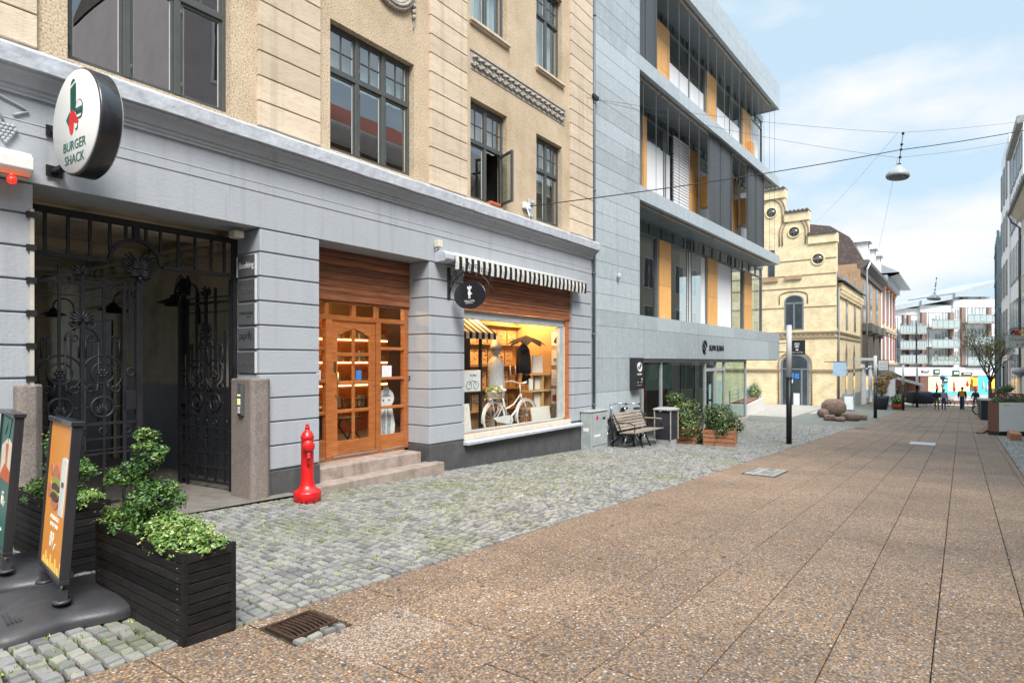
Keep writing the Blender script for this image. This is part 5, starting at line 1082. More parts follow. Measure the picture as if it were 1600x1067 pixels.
# ------------------------------------------------------------------ litter bin
mat('bin_dark', (.035, .037, .045), .5, bump=.1); mat('bin_grey', (.42, .40, .40), .55, col2=(.34, .32, .32), scale=9, dirt=.4, dscale=8)
t = thing('litter_bin', 'tall dark litter bin with a grey domed lid beside the bench', 'bin', (14.55, 5.72, g(14.6)), radians(-4))
m = MB(); m.box(-.20, .20, -.20, .20, .13, .80); m.build('body', 'bin_dark', t, .012)
m = MB(); m.box(-.19, .19, -.19, .19, -.03, .128); 
for sx in (-1, 1):
    for sy in (-1, 1): m.box(sx * .215 - .014, sx * .215 + .014, sy * .215 - .014, sy * .215 + .014, .13, .87)
m.build('frame', 'bin_grey', t, .006)
m = MB(); m.add([(sx * .25, sy * .25, z) for z in (.86, .89) for (sx, sy) in ((-1, -1), (1, -1), (1, 1), (-1, 1))] + [(sx * .16, sy * .16, .925) for (sx, sy) in ((-1, -1), (1, -1), (1, 1), (-1, 1))], [(3, 2, 1, 0), (0, 1, 5, 4), (1, 2, 6, 5), (2, 3, 7, 6), (3, 0, 4, 7), (4, 5, 9, 8), (5, 6, 10, 9), (6, 7, 11, 10), (7, 4, 8, 11), (8, 9, 10, 11)]); m.build('lid', 'bin_grey', t, .006)
# ------------------------------------------------------------------ wooden boxes with ivy
mat('box_wood', (.42, .19, .10), .75, col2=(.26, .11, .06), scale=4, detail=6, bump=.4, bscale=30, stretch=(2, 2, 9), attr=.2)
def crate(label, cx, cy, rz, w, d, h):
    t = thing('plant_box', label, 'planter', (cx, cy, g(cx)), rz); m = MB(); n = 4
    for i in range(n):
        z0, z1 = .01 + i * h / n, (i + 1) * h / n - .006
        m.box(-w / 2, w / 2, -d / 2, -d / 2 + .02, z0, z1); m.box(-w / 2, w / 2, d / 2 - .02, d / 2, z0, z1); m.box(-w / 2 + .001, -w / 2 + .02, -d / 2 + .021, d / 2 - .021, z0, z1); m.box(w / 2 - .02, w / 2 - .001, -d / 2 + .021, d / 2 - .021, z0, z1)
    m.build('boards', 'box_wood', t, .003); m = MB(); m.box(-w / 2 + .021, w / 2 - .021, -d / 2 + .021, d / 2 - .021, .02, h - .05); m.build('soil', 'soil', t); return t
crate('reddish wooden plant box nearest the street under the ivy', 15.78, 4.74, radians(12), 1.25, .75, .42)
crate('reddish wooden plant box half hidden behind the ivy next to the bin', 15.55, 5.62, radians(12), 1.1, .75, .42)
m, nt_, b = nodes('ivy_leaf'); L = nt_.links.new
a = N(nt_, 'ShaderNodeAttribute'); a.attribute_name = 'rnd'; cr = N(nt_, 'ShaderNodeValToRGB'); e = cr.color_ramp.elements
e[0].color = (.012, .03, .012, 1); e[1].color = (.75, .55, .06, 1); x = e.new(.5); x.color = (.045, .10, .022, 1); x = e.new(.8); x.color = (.22, .27, .05, 1); x = e.new(.93); x.color = (.30, .17, .08, 1)
L(a.outputs['Fac'], cr.inputs[0]); L(cr.outputs[0], b.inputs['Base Color']); b.inputs['Roughness'].default_value = .4
def ivy(label, loc, blobs, name='ivy_shrub', sz=.055):
    t = thing(name, label, 'shrub', loc); m = MB()
    for (c, r, k) in blobs: 
        cloud(m, c, r, k, sz)
        for i in range(k // 60):
            v = Vector((random.gauss(0, 1), random.gauss(0, 1), random.gauss(.3, 1))).normalized()
            for q in range(6): kk = 1 + .06 * q; m.leaf((c[0] + v.x * r[0] * kk, c[1] + v.y * r[1] * kk, c[2] + v.z * r[2] * kk - .006 * q * q), (R() - .5, R() - .5, R()), sz, 0, R())
    m.build('foliage', 'ivy_leaf', t); s = MB()
    for (c, r, k) in blobs: s.tube([(0, 0, .3), (c[0] * .5, c[1] * .5, c[2] * .7), c], [.015, .01, .005], 5)
    s.build('stem', 'stem', t)
ivy('dense ivy with yellow flowers growing from the nearest wooden box', (15.78, 4.76, g(15.8)), [((-.2, 0, .68), (.42, .42, .30), 1500), ((.3, .0, .62), (.40, .40, .26), 1300), ((-.5, -.2, .45), (.22, .25, .22), 500), ((.55, -.25, .42), (.22, .25, .18), 450), ((0, .1, .88), (.3, .3, .18), 500), ((-.05, -.36, .38), (.10, .06, .2), 160)])
ivy('tall ivy climbing over the box between the bin and the street', (15.5, 5.6, g(15.5)), [((-.1, 0, .75), (.45, .42, .32), 1500), ((.3, .1, .95), (.35, .35, .20), 800), ((-.45, -.25, .45), (.28, .28, .35), 900), ((-.2, -.45, .2), (.2, .15, .22), 350), ((0, .25, 1.15), (.35, .25, .16), 500)])
# ------------------------------------------------------------------ light posts of the street
mat('post_black', (.012, .013, .016), .45); mat('post_white', (.66, .66, .66), .5, col2=(.58, .58, .59), scale=3)
def post(label, x, y, h, w=.07, arm=False):
    t = thing('light_post', label, 'street light', (x, y, g(x)), 0, 'black and white light posts along the street'); hb = h * .545
    m = MB(); m.cyl((0, 0, -.1), (0, 0, hb), w, n=16); m.cyl((0, 0, hb), (0, 0, hb + .05), w * 1.02, n=16); m.build('pole', 'post_black', t)
    m = MB(); m.cyl((0, 0, hb + .05), (0, 0, h - .02), w * .98, n=16); m.cyl((0, 0, h - .0201), (0, 0, h), w * .9, n=16); m.build('lamp_tube', 'post_white', t)
    if arm: m = MB(); m.box(-.06, .06, .05, .95, h - .26, h - .12); m.box(-.05, .05, .85, .94, h - .55, h - .26); m.build('arm', 'post_white', t)
    return t
post('nearest black and white light post at the edge of the brown slabs', 17.3, 3.40, 3.16)
post('second light post, by the red stones in front of the brick house', 36.98, 3.05, 3.3, .085, arm=True)
post('third light post, beside the potted plants', 52.1, 2.56, 3.3, .09); post('fourth and furthest light post, by the covered table', 62.6, 2.06, 3.4, .1)
# ------------------------------------------------------------------ blue grey stone and glass building
mat('blue_stone', (.42, .475, .505), .6, streak=.5, col2=(.29, .34, .37), scale=16, detail=10, bump=.12, bscale=90, attr=.14, dirt=.6, dscale=5, dcol=(.52, .57, .60), rvar=.1)
mat('dark_gap', (.03, .035, .04), .9); mat('zinc', (.43, .49, .53), .55, streak=.4, col2=(.34, .395, .43), scale=5, detail=7, attr=.06, metal=.0, dirt=.3, dscale=2, dcol=(.42, .47, .50))
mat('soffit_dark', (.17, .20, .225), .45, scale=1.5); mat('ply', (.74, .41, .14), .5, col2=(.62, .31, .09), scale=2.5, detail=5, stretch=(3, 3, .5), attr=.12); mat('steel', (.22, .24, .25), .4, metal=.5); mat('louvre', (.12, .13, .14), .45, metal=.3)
mat('white_blind', (.80, .80, .81), .6, col2=(.72, .72, .74), scale=2, stretch=(6, 1, .3)); mat('track_beige', (.45, .38, .31), .5); mat('frame_pale', (.50, .52, .53), .45, metal=.2)
glass('facade_glass', tint=(.86, .92, .91), ior=2.6); glass('clear_glass', tint=(.88, .94, .92), ior=1.5)
a2 = TH - atan(740 / 940); d2 = (cos(a2), sin(a2)); n2 = (-sin(a2), cos(a2)); P2 = (12.25, 6.585)
def G2(px, py=0, dep=0): return PL(px, py, (P2[0] + n2[0] * dep, P2[1] + n2[1] * dep), d2)
B2 = thing('office_building', 'blue grey stone office building with projecting slabs, glass and wooden panels', 'building', (P2[0], P2[1], 0), a2)
T1 = 15.94; CO = .377
gp = MB(); gp.box(.02, 2.40, .012, .3, -1, 13.6); gp.box(2.40, T1 - .02, .012, .98, 1.69, 2.80); gp.build('joint_backing', 'dark_gap', B2)
st = MB(); q = .0035
k = 0; z = 2.44 + CO
while z < 13.5:
    z1 = min(z + CO, 13.66)
    if abs(z - 6.587) < .2 or abs(z - 5.833) < .1 or abs(z - 9.226) < .1 or k == 8 : st.box(0, 1.66 + .0, 0, .1, z + q, z1 - q); st.box(1.667, 2.42, 0, .1, z + q, z1 - q)
    else: st.box(0, 2.42, 0, .1, z + q, z1 - q)
    z = z1; k += 1
def row(z0, z1, cuts, end=.1):
    for a, c in zip(cuts, cuts[1:]): st.box(a + (q if a > 0 else 0), c - q, 0, end, z0 + q, z1 - q)
row(2.44, 2.817, [0, 1.66, 3.5, 5.1, 7.4, 9.9, 12.6, T1])
row(1.68, 2.44, [0] + [G2(px)[0] for px in (1006, 1057, 1097, 1133.5, 1163, 1201)] + [T1])
for (z0, z1) in ((.88, 1.68), (.12, .88), (-.9, .12)): row(z0, z1, [0, 2.42])
st.box(T1 - .1, T1 - .003, .105, 1.0, 1.69, 2.81)
st.build('stone_cladding', 'blue_stone', B2, .002)
mb = MB(); mb.box(2.42, T1 + 1.1, .10, 12, 2.80, 2.83); mb.box(2.42, T1, .1, .98, 1.66, 1.69)
for (z0, z1) in ((5.833, 6.21), (9.226, 9.603)):
    cuts = [2.42, 3.5, 5.0, 6.9, 8.9, 11, 13.4, T1]
    for a, c in zip(cuts, cuts[1:]): mb.box(a + .002, c - .002, 0, .10, z0, z1)
    mb.box(T1 - .1, T1 - .002, .1, 1.0, z0, z1); mb.box(2.42, T1 - .1, .1, .98, z1 - .02, z1 - .004)
for (z0, z1) in ((12.6, 13.1), (13.105, 13.66)):
    cuts = [2.42 - .0, 4.2, 7.2, 10.2, 13.1, T1]
    for a, c in zip(cuts, cuts[1:]): mb.box(a + .002, c - .002, -.01, .10, z0, z1)
mb.box(0, 2.42, -.01, -.001, 13.2, 13.66) if 0 else None
mb.box(T1 - .1, T1 - .002, .1, 12, 12.6, 13.66); mb.box(0, T1 - .1, .1, 12, 13.60, 13.64); mb.build('slab_fascia', 'zinc', B2)
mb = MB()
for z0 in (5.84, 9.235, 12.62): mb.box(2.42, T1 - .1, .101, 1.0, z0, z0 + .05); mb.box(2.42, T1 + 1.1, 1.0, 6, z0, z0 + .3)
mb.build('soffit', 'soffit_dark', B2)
mb = MB()
for z0 in (5.80, 9.20, 12.58):
    for (a, c) in ((2.5, 4.1), (4.2, 8.2), (8.4, 11.4), (11.6, 15.2)): mb.box(a, c, .17, .24, z0, z0 + .035)
mb.build('soffit_track', 'track_beige', B2)
# rooms
mb = MB()
for z0, z1 in ((2.83, 5.84), (6.2, 9.23), (9.6, 12.62)):
    mb.quad((2.42, 5, z0), (17, 5, z0), (17, 5, z1), (2.42, 5, z1)); mb.quad((17, 1.0, z0), (17, 1.0, z1), (17, 12, z1), (17, 12, z0)) if z0 > 20 else None
    mb.quad((2.42, 1, z0 + .01), (17, 1, z0 + .01), (17, 5, z0 + .01), (2.42, 5, z0 + .01)); mb.quad((2.3, .3, z0), (2.3, 5, z0), (2.3, 5, z1), (2.3, .3, z1), 0)
for x in (6.5, 11): mb.quad((x, 2.5, 2.85), (x, 5, 2.85), (x, 5, 5.84), (x, 2.5, 5.84)); mb.quad((x + 1, 2.5, 6.2), (x + 1, 5, 6.2), (x + 1, 5, 9.2), (x + 1, 2.5, 9.2))
mat('room_grey', (.50, .51, .52), .8, scale=.6, col2=(.32, .33, .34)); mb.build('rooms', 'room_grey', B2)
mb = MB(); mb.box(0.01, 17, 5.05, 12, -1, 13.6); mb.box(T1, 17.0, 1.3, 5.0, 12.0, 13.5); mb.build('rear_block', 'zinc', B2)
# glazing per storey: z0, z1 (glass), wood panels (pixel pairs measured at recess 1.0), blinds, mullions
def P_(px): return G2(px, 0, 1.0)[0]
def storey(z0, z1, zc, woods, blinds, mull, end, bt):
    fr = MB(); wds = []; gl = MB(); a0 = 2.43
    gl.box(a0, end, 1.03, 1.04, z0, zc)
    fr.box(a0, end, 1.0, 1.07, z0, z0 + .05); fr.box(a0, end, .99, 1.08, z1, z1 + .06); fr.box(a0, end, .985, 1.08, zc - .02, zc + .0)
    fr.box(end - .06, end, .99, 1.08, z0, zc)
    x = a0
    while x < end: fr.box(x, x + .03, 1.0, 1.06, z1 + .06, zc); x += .9
    for (p, r_) in woods:
        a, c = P_(p), P_(r_); h = (z1 - z0) / 2; wd = MB(); wds.append(wd); wd.box(a, c, .93, 1.10, z0 + .05, z0 + h * .9); wd.box(a, c, .931, 1.10, z0 + h * .9 + .008, z0 + h * 1.6); wd.box(a, c, .93, 1.10, z0 + h * 1.6 + .008, z1)
        fr.box(a - .12, a - .01, .96, 1.08, z0, z1)
    for p in mull: a = P_(p); fr.box(a - .03, a + .03, .985, 1.075, z0, zc - .02)
    f = fr.build('window_frame', 'steel', B2, .003); gl.build('glazing', 'facade_glass', f); [w_.build('wood_panel', 'ply', B2, .003) for w_ in wds]
    for (p, r_, b0, b1) in blinds: bl = MB(); bl.box(P_(p), P_(r_), 1.012, 1.028, b0, b1); bl.build('blind', 'white_blind', f)
storey(2.83, 5.42, 5.84, [(1027.6, 1045.4), (1103.7, 1118.4), (1160.9, 1172.4)], [(1075, 1081, 2.9, 5.4), (1096, 1102, 2.9, 5.4), (1118.5, 1143, 2.9, 5.4)], [1076, 1080, 1143, 1190], 16.8, 0)
storey(6.22, 8.95, 9.23, [(1001, 1007.6), (1074.8, 1091), (1141.5, 1152)], [(1008, 1047, 6.25, 8.3), (1092, 1107, 6.25, 8.5), (1152, 1167, 6.25, 8.5)], [1037, 1040, 1120, 1156], 16.4, 0)
storey(9.61, 12.25, 12.62, [(1023.9, 1043.3), (1102, 1116.3), (1158, 1171.4)], [(1043.5, 1101, 9.65, 11.35), (1117, 1156, 9.65, 11.35), (1171.5, 1186, 9.65, 12.2)], [1076, 1100, 1140, 1172], 16.9, 0)
mb = MB(); mb.box(P_(1090), P_(1095), .62, .92, G2(1093, 321, .8)[1], G2(1093, 272, .8)[1]); mb.build('folding_panel', 'ply', B2, .004); mb = MB(); mb.box(P_(1150), P_(1160), .60, .92, G2(1157, 351, .8)[1], G2(1157, 310, .8)[1]); mb.build('folding_panel', 'ply', B2, .004); mb = MB(); mb.box(P_(1165), P_(1170), .75, .93, 9.7, 11.0, 0); mb.build('folding_panel', 'ply', B2, .004)
# horizontal blind in storey two, louvre screens in front of the slabs
def louvres(a, c, z0, z1, y, s, m, n='louvre_screen', edges=True):
    mb = MB(); z = z0
    while z < z1: hh = s * .72; mb.add([(a, y - .02, z), (c, y - .02, z), (c, y + .012, z + .004), (a, y + .012, z + .004), (a, y - .02, z + hh), (c, y - .02, z + hh), (c, y + .012, z + hh), (a, y + .012, z + hh)], [(0, 3, 2, 1), (4, 5, 6, 7), (0, 1, 5, 4), (2, 3, 7, 6)], 0); z += s
    if edges:
        k = max(2, int((c - a) / .8))
        for i in range(k + 1): x = a + (c - a) * i / k; mb.box(x - .01, x + .01, y - .045, y + .03, z0, z1)
    mb.build(n, m, B2)
louvres(P_(1048.5), P_(1073), 6.3, 8.9, .93, .10, 'white_blind', 'slatted_blind', False)
F_ = lambda px: G2(px, 0, .2)[0]
louvres(F_(1107.3), F_(1141.5), 6.25, 9.2, .2, .055, 'louvre'); louvres(F_(1167.7), F_(1192), 6.25, 9.2, .2, .055, 'louvre'); louvres(2.44, F_(1024), 9.62, 12.6, .2, .055, 'louvre')
mb = MB(); 
for (z0, z1) in ((6.21, 9.2), (9.6, 12.6)):
    x = 2.9
    while x < T1: mb.box(x - .005, x + .005, .13, .14, z0, z1); x += .8
x = 2.9
while x < T1: mb.box(x - .004, x + .004, .93, .94, 5.42, 5.84); x += .55
mb.build('guide_wire', 'steel', B2)
# ---- ground floor shop
fr = MB(); yg = .14
tA = G2(1002, 0, yg)[0]; tB = G2(1133, 0, yg)[0]; tC = 11.7
fr.box(tA, tC, yg - .03, yg + .06, 1.58, 1.66)
for px, w in ((1003.5, .05), (1033, .05), (1101.5, .09), (1118, .05), (1131.5, .08)): a = G2(px, 0, yg)[0]; fr.box(a - w / 2, a + w / 2, yg - .03, yg + .06, -1.0, 1.58)
a, c = G2(1101.5, 0, yg)[0], G2(1131.5, 0, yg)[0]; fr.box(a, c, yg - .025, yg + .055, 1.28, 1.38); fr.box(a, c, yg - .02, yg + .05, g(20) - .02, g(20) + .12)
m_ = (a + c) / 2; fr.box(m_ - .09, m_ - .03, yg - .02, yg + .05, -.6, 1.28); fr.box(m_ + .03, m_ + .09, yg - .02, yg + .05, -.6, 1.28); fr.box(tC - .05, tC, yg - .03, yg + .06, -.9, 1.58)
F = fr.build('shop_front_frame', 'frame_pale', B2, .004)
gl = MB(); gl.box(tA, tC, yg + .01, yg + .02, -1, 1.6); gl.box(tC - .02, tC - .01, yg + .06, 3.4, -.6, 1.6); gl.build('glazing', 'clear_glass', F)
mb = MB(); mb.box(tB + .05, tC + .02, yg - .08, yg + .15, -1.2, -.52); mb.box(tC - .1, tC + .02, yg + .16, 3.4, -1.3, -.52); mb.build('glass_wing_plinth', 'concrete_far', B2, .01)
mat('dark_wall', (.05, .05, .052), .7); mat('brown_panel', (.20, .075, .045), .5); mat('menu_green', (.30, .50, .47), .5, col2=(.22, .42, .40)); mat('tile_dark', (.06, .065, .07), .4)
mb = MB(); mb.quad((2.4, 3.4, -1), (tC, 3.4, -1), (tC, 3.4, 1.69), (2.4, 3.4, 1.69), 0); mb.quad((2.42, .3, -1), (2.42, 3.4, -1), (2.42, 3.4, 1.69), (2.42, .3, 1.69), 0); mb.quad((2.4, .2, 1.655), (2.4, 3.4, 1.655), (tC, 3.4, 1.655), (tC, .2, 1.655), 3)
mb.quad((2.4, .2, -.5), (6, .2, -.6), (6, 3.4, -.6), (2.4, 3.4, -.5), 3); mb.quad((6, .2, -.6), (tC, .2, -.85), (tC, 3.4, -.85), (6, 3.4, -.6), 3)
mb.box(2.8, 3.1, .9, 1.2, -.6, 1.65, 1); mb.box(3.3, 4.6, 1.4, 1.6, -.5, .75, 2); mb.box(5.0, 6.2, 1.6, 1.7, -.5, .85, 2); mb.box(2.45, 2.7, .5, .9, .3, 1.5, 1)
mb.build('sushi_shop_interior', ['dark_wall', 'ply', 'brown_panel', 'tile_dark'], B2)
def it(name, label, cat, bxs, mats, bev=.0):
    m = MB(Matrix.Translation((P2[0], P2[1], 0)) @ Matrix.Rotation(a2, 4, 'Z'))
    for b in bxs: m.box(*b)
    return tag(m.build(name, mats, None, bev), label, cat)
it('menu_board', 'pale green menu board hanging inside the sushi shop', 'board', [(4.9, 7.2, 1.2, 1.24, .70, 1.5)], 'menu_green'); it('red_banner', 'narrow red banner inside the sushi shop window', 'banner', [(4.45, 4.62, .9, .92, .55, 1.35)], 'red_paint')
it('door_notice', 'pair of pale notices on the left glass door of the sushi shop', 'notice', [(m_ - .55, m_ - .35, yg, yg + .004, .35, .85), (m_ - .55, m_ - .35, yg, yg + .004, -.05, .28)], 'menu_green'); it('door_notice', 'pale notices on the right glass door of the sushi shop', 'notice', [(m_ + .25, m_ + .65, yg, yg + .004, .45, .95), (m_ + .2, m_ + .6, yg, yg + .004, -.05, .38)], 'menu_green')
# shopping dark sign box on the wall
t = thing('wall_sign', 'tall black sign box with a white round emblem on the blue stone wall', 'sign', (P2[0] + d2[0] * 2.08, P2[1] + d2[1] * 2.08, .90), a2)
z0, z1 = 0, .80; m = MB(); m.box(-.24, .24, -.16, -.003, z0, z1); m.build('box', 'sign_black', t, .004)
m = MB(); m.tube([(.11 * cos(2 * pi * q / 24), -.165, .56 + .11 * sin(2 * pi * q / 24)) for q in range(24)], .014, 5, closed=True); m.tube([(.05, -.165, .62), (0, -.165, .64), (-.04, -.165, .60), (.0, -.165, .56), (.04, -.165, .52), (0, -.165, .47), (-.05, -.165, .50)], .012, 5); m.build('emblem', 'ink_white', t)
text('SUMI SUSHI', 'lettering', .055, TM((0, -.1625, .36), (1, 0, 0), (0, 0, 1)), 'ink_white', t, depth=.002, sx=.9); m = MB(); m.box(-.12, -.04, -.163, -.1605, .17, .18); m.box(.06, .16, -.163, -.1605, .17, .18); m.box(.12, .15, -.163, -.1605, .22, .28); m.box(-.14, .14, -.163, -.1605, .10, .105); m.build('small_print', 'ink_white', t)
# lettering of the sushi shop
t = thing('shop_lettering', 'black shop lettering with round emblem fixed to the stone band', 'sign', (P2[0] + d2[0] * 7.0, P2[1] + d2[1] * 7.0, 2.05), a2); m = MB()
m.tube([(.17 * cos(2 * pi * q / 28), -.02, .02 + .20 * sin(2 * pi * q / 28)) for q in range(24)], .022, 6); m.tube([(.08, -.02, .12), (0, -.02, .16), (-.07, -.02, .08), (0, -.02, .02), (.07, -.02, -.05), (0, -.02, -.12), (-.08, -.02, -.06)], .02, 6); m.build('emblem', 'black_iron', t)
text('SUMI SUSHI', 'lettering', .25, TM((1.1, -.004, -.08), (1, 0, 0), (0, 0, 1)), 'black_iron', t, depth=.02, sx=1.08)
# wall light on the stone
t = MB(); p = G2(964, 432); x, y = P2[0] + d2[0] * p[0], P2[1] + d2[1] * p[0]; t.ball((x, y - .06, p[1]), .05, .05, .08); t.cyl((x, y, p[1]), (x, y - .05, p[1]), .02); tag(t.build('wall_fitting', 'cornice_paint'), 'small grey fitting on the blue stone wall above the bench', 'fitting')
# anchors left on the stone
# rainwater pipe in the seam
t = MB(); t.cyl((12.27, 6.545, -.45), (12.27, 6.545, 12.8), .035, n=10)
for z in (.6, 2.2, 3.6, 5.5, 7.5, 9.5): t.cyl((12.27, 6.545, z), (12.27, 6.545, z + .04), .045, n=10)
mat('pipe_grey', (.10, .13, .15), .5); tag(t.build('drain_pipe', 'pipe_grey'), 'thin dark rainwater pipe in the seam between the two buildings', 'pipe')
# porch: dark rear window, railing, white bench planter
mb = MB(Matrix.Translation((P2[0], P2[1], 0)) @ Matrix.Rotation(a2, 4, 'Z'))
mb.box(tC, 17.2, 3.4, 3.5, -1.4, 2.8); mb.build('porch_wall', 'tile_dark', None); o = bpy.data.objects['porch_wall']; o.parent = B2; o.matrix_parent_inverse = (Matrix.Translation((P2[0], P2[1], 0)) @ Matrix.Rotation(a2, 4, 'Z')).inverted()
mb = MB()
for x in (tC + .1, 13.2, 14.8, 16.4, 17.1): mb.box(x, x + .07, 3.33, 3.41, -1.2, 1.6)
mb.box(tC, 17.17, 3.33, 3.40, 1.45, 1.55); mb.build('porch_window_frame', 'frame_pale', B2)
t = thing('white_planter', 'long white planter bench with a small green conifer under the stone band', 'planter', (32.3, 8.3, g(33)), .13)
m = MB(); m.box(0, 7.5, 0, .9, -.4, .62); m.build('trough', 'white_paint', t, .02); m = MB(); m.box(.05, 5.5, .05, .85, .6205, .70); m.build('bench_board', 'brown_panel', t)
m = MB(); cloud(m, (6.4, .4, .95), (.45, .4, .6), 900, .10, .2, .8); m.build('foliage', 'leafy', t)
t = thing('railing', 'horizontal bar steel railing behind the white planter', 'railing', (31.5, 9.0, g(33)), .13); m = MB()
for z in (.5, .7, .9, 1.1, 1.3): m.cyl((0, 0, z), (9, 0, z), .022, n=6)
m.build('bar', 'frame_pale', t); m = MB()
for x in (0, 3, 6, 9): m.box(x - .03, x + .03, -.03, .03, 0, 1.35)
m.build('post', 'zinc', t); m = MB(); m.box(6.5, 9, .05, .08, 0, 1.2); m.build('glass_panel', 'zinc', t)
# hanging black square sign beside the nearest light post
t = thing('square_sign', 'square black hanging sign on arms at the end of the stone band', 'sign', (P2[0] + d2[0] * (T1 - .1), P2[1] + d2[1] * (T1 - .1), 1.9), a2)
m = MB(); m.box(0, .06, -.62, -.03, -.06, .60) if 0 else None; m.box(-.0, .05, -1.05, -.40, .0, .62); m.build('panel', 'sign_black', t, .004); m = MB()
for z in (.12, .5): m.cyl((.03, -.40, z), (.03, .0, z), .02, n=6)
m.build('arm', 'black_iron', t); m = MB()
for (u, v) in ((-.78, .45), (-.68, .45), (-.76, .34), (-.70, .34)): m.tube([(-.008, u + .045 * cos(2 * pi * q / 10), v + .04 * sin(2 * pi * q / 10)) for q in range(10)], .012, 4, closed=True)
m.ball((-.004, -.73, .20), .01, .07, .035, 8, 4); m.build('emblem', 'ink_white', t); text('ROYAL TATTOO', 'lettering', .075, TM((-.006, -.725, .07), (0, -1, 0), (0, 0, 1)), 'ink_white', t, depth=.002, sx=.9)
# ------------------------------------------------------------------ far side of the square
def brick(name, c1, c2, mortar, ax='y', sc=1.0):
    m, nt_, b = nodes(name); L = nt_.links.new; tc = N(nt_, 'ShaderNodeTexCoord'); sp = N(nt_, 'ShaderNodeSeparateXYZ'); cb = N(nt_, 'ShaderNodeCombineXYZ'); L(tc.outputs['Object'], sp.inputs[0])
    ad = N(nt_, 'ShaderNodeMath'); ad.operation = 'ADD'; L(sp.outputs[0], ad.inputs[0]); L(sp.outputs[1], ad.inputs[1]); L(ad.outputs[0], cb.inputs[0]); L(sp.outputs[2], cb.inputs[1])
    t = N(nt_, 'ShaderNodeTexBrick'); t.inputs['Scale'].default_value = 4.0 * sc; t.inputs['Color1'].default_value = (*c1, 1); t.inputs['Color2'].default_value = (*c2, 1); t.inputs['Mortar'].default_value = (*mortar, 1); t.inputs['Mortar Size'].default_value = .014; t.inputs['Brick Width'].default_value = .9; t.inputs['Row Height'].default_value = .28
    L(cb.outputs[0], t.inputs['Vector']); n = N(nt_, 'ShaderNodeTexNoise'); n.inputs['Scale'].default_value = 1.4; n.inputs['Detail'].default_value = 8; L(tc.outputs['Object'], n.inputs['Vector'])
    r = N(nt_, 'ShaderNodeValToRGB'); r.color_ramp.elements[0].position = .35; r.color_ramp.elements[0].color = (.86, .84, .80, 1); r.color_ramp.elements[1].position = .6; r.color_ramp.elements[1].color = (1.05, 1.03, 1, 1)
    mx = N(nt_, 'ShaderNodeMixRGB'); mx.blend_type = 'MULTIPLY'; mx.inputs[0].default_value = 1; L(n.outputs['Fac'], r.inputs[0]); L(t.outputs['Color'], mx.inputs[1]); L(r.outputs[0], mx.inputs[2]); L(mx.outputs[0], b.inputs['Base Color']); b.inputs['Roughness'].default_value = .85
brick('yellow_brick', (.90, .78, .53), (.80, .64, .38), (.62, .54, .42)); brick('orange_brick', (.74, .42, .18), (.62, .32, .12), (.50, .38, .26)); brick('red_brick', (.40, .10, .05), (.30, .07, .04), (.25, .18, .14))
mat('tile_old', (.16, .12, .11), .9, col2=(.055, .05, .05), scale=9, detail=7, bump=.6, bscale=20, dirt=.85, dscale=3.5, dcol=(.27, .20, .17)); mat('string_brown', (.40, .30, .19), .8, col2=(.30, .22, .14), scale=9); mat('trim_grey', (.42, .42, .40), .8, col2=(.2, .2, .19), scale=6); mat('dark_glass', (.035, .045, .05), .12, col2=(.07, .085, .09), scale=1.2, spec=.8); mat('frame_bluegrey', (.22, .25, .28), .5); mat('red_tile', (.35, .09, .05), .8, scale=8); mat('brown_stone', (.52, .35, .21), .85, col2=(.40, .26, .16), scale=6, dirt=.4); mat('trim_dark', (.10, .10, .09), .8, col2=(.17, .16, .14), scale=8); mat('brown_clad', (.42, .28, .23), .6); mat('white_wall', (.90, .90, .91), .8, col2=(.84, .84, .86), scale=1.5, dirt=.2, dscale=1)
P3 = (51.88, 6.83); D3 = dirV(1500); A3 = atan2(D3[1], D3[0]); N3 = (-D3[1], D3[0])
def SP(px, py=0, dep=0): return PL(px, py, (P3[0] + N3[0] * dep, P3[1] + N3[1] * dep), D3)
def GP(px, py=0): return PL(px, py, P3, N3)
B3 = thing('brick_house', 'yellow brick corner house with a stepped gable and round windows', 'building', (P3[0], P3[1], 0), A3)
def archpts(c, hw, z0, zs, rise, n=10, pointed=False):
    if pointed: up = [(c + hw - (hw) * (i / n), zs + rise * sin(pi / 2 * (i / n)) ** .8) for i in range(n + 1)] + [(c - hw * ((i + 1) / n), zs + rise * cos(pi / 2 * ((i + 1) / n)) ** 1) for i in range(n)]
    else: up = [(c + hw * cos(pi * i / n), zs + rise * sin(pi * i / n)) for i in range(n + 1)]
    return [(c - hw, z0), (c + hw, z0)] + up
GM = Matrix.Rotation(0, 4, 'Z')
TS = [0, GP(1263)[0], GP(1226)[0], GP(1180)[0]]; W3 = TS[3] + TS[2] * 1.0 + .4; ZS = [11.55, 13.5, 15.5]
prof = [(0, -2.4), (0, ZS[0]), (TS[1], ZS[0]), (TS[1], ZS[1]), (TS[2], ZS[1]), (TS[2], ZS[2]), (W3 - TS[2], ZS[2]), (W3 - TS[2], ZS[1]), (W3 - TS[1], ZS[1]), (W3 - TS[1], ZS[0]), (W3, ZS[0]), (W3, -2.4)]
LB = SP(1344.5)[0]
mb = MB(); mb.prism(prof, 0, .6, ax='x'); mb.box(.6, LB, 0, .5, -2.6, 7.9); mb.box(.6, LB, W3 - .5, W3, -2.6, 7.9); mb.build('wall', 'yellow_brick', B3)
mb = MB(); ZR = 13.2; mb.add([(.3, -.35, 7.85), (LB, -.35, 7.85), (LB, W3 / 2, ZR), (.3, W3 / 2, ZR), (LB, W3 + .3, 7.85), (.3, W3 + .3, 7.85)], [(0, 1, 2, 3), (3, 2, 4, 5), (0, 3, 5), (1, 4, 2), (0, 5, 4, 1)]); mb.build('roof', 'tile_old', B3)
mb = MB()
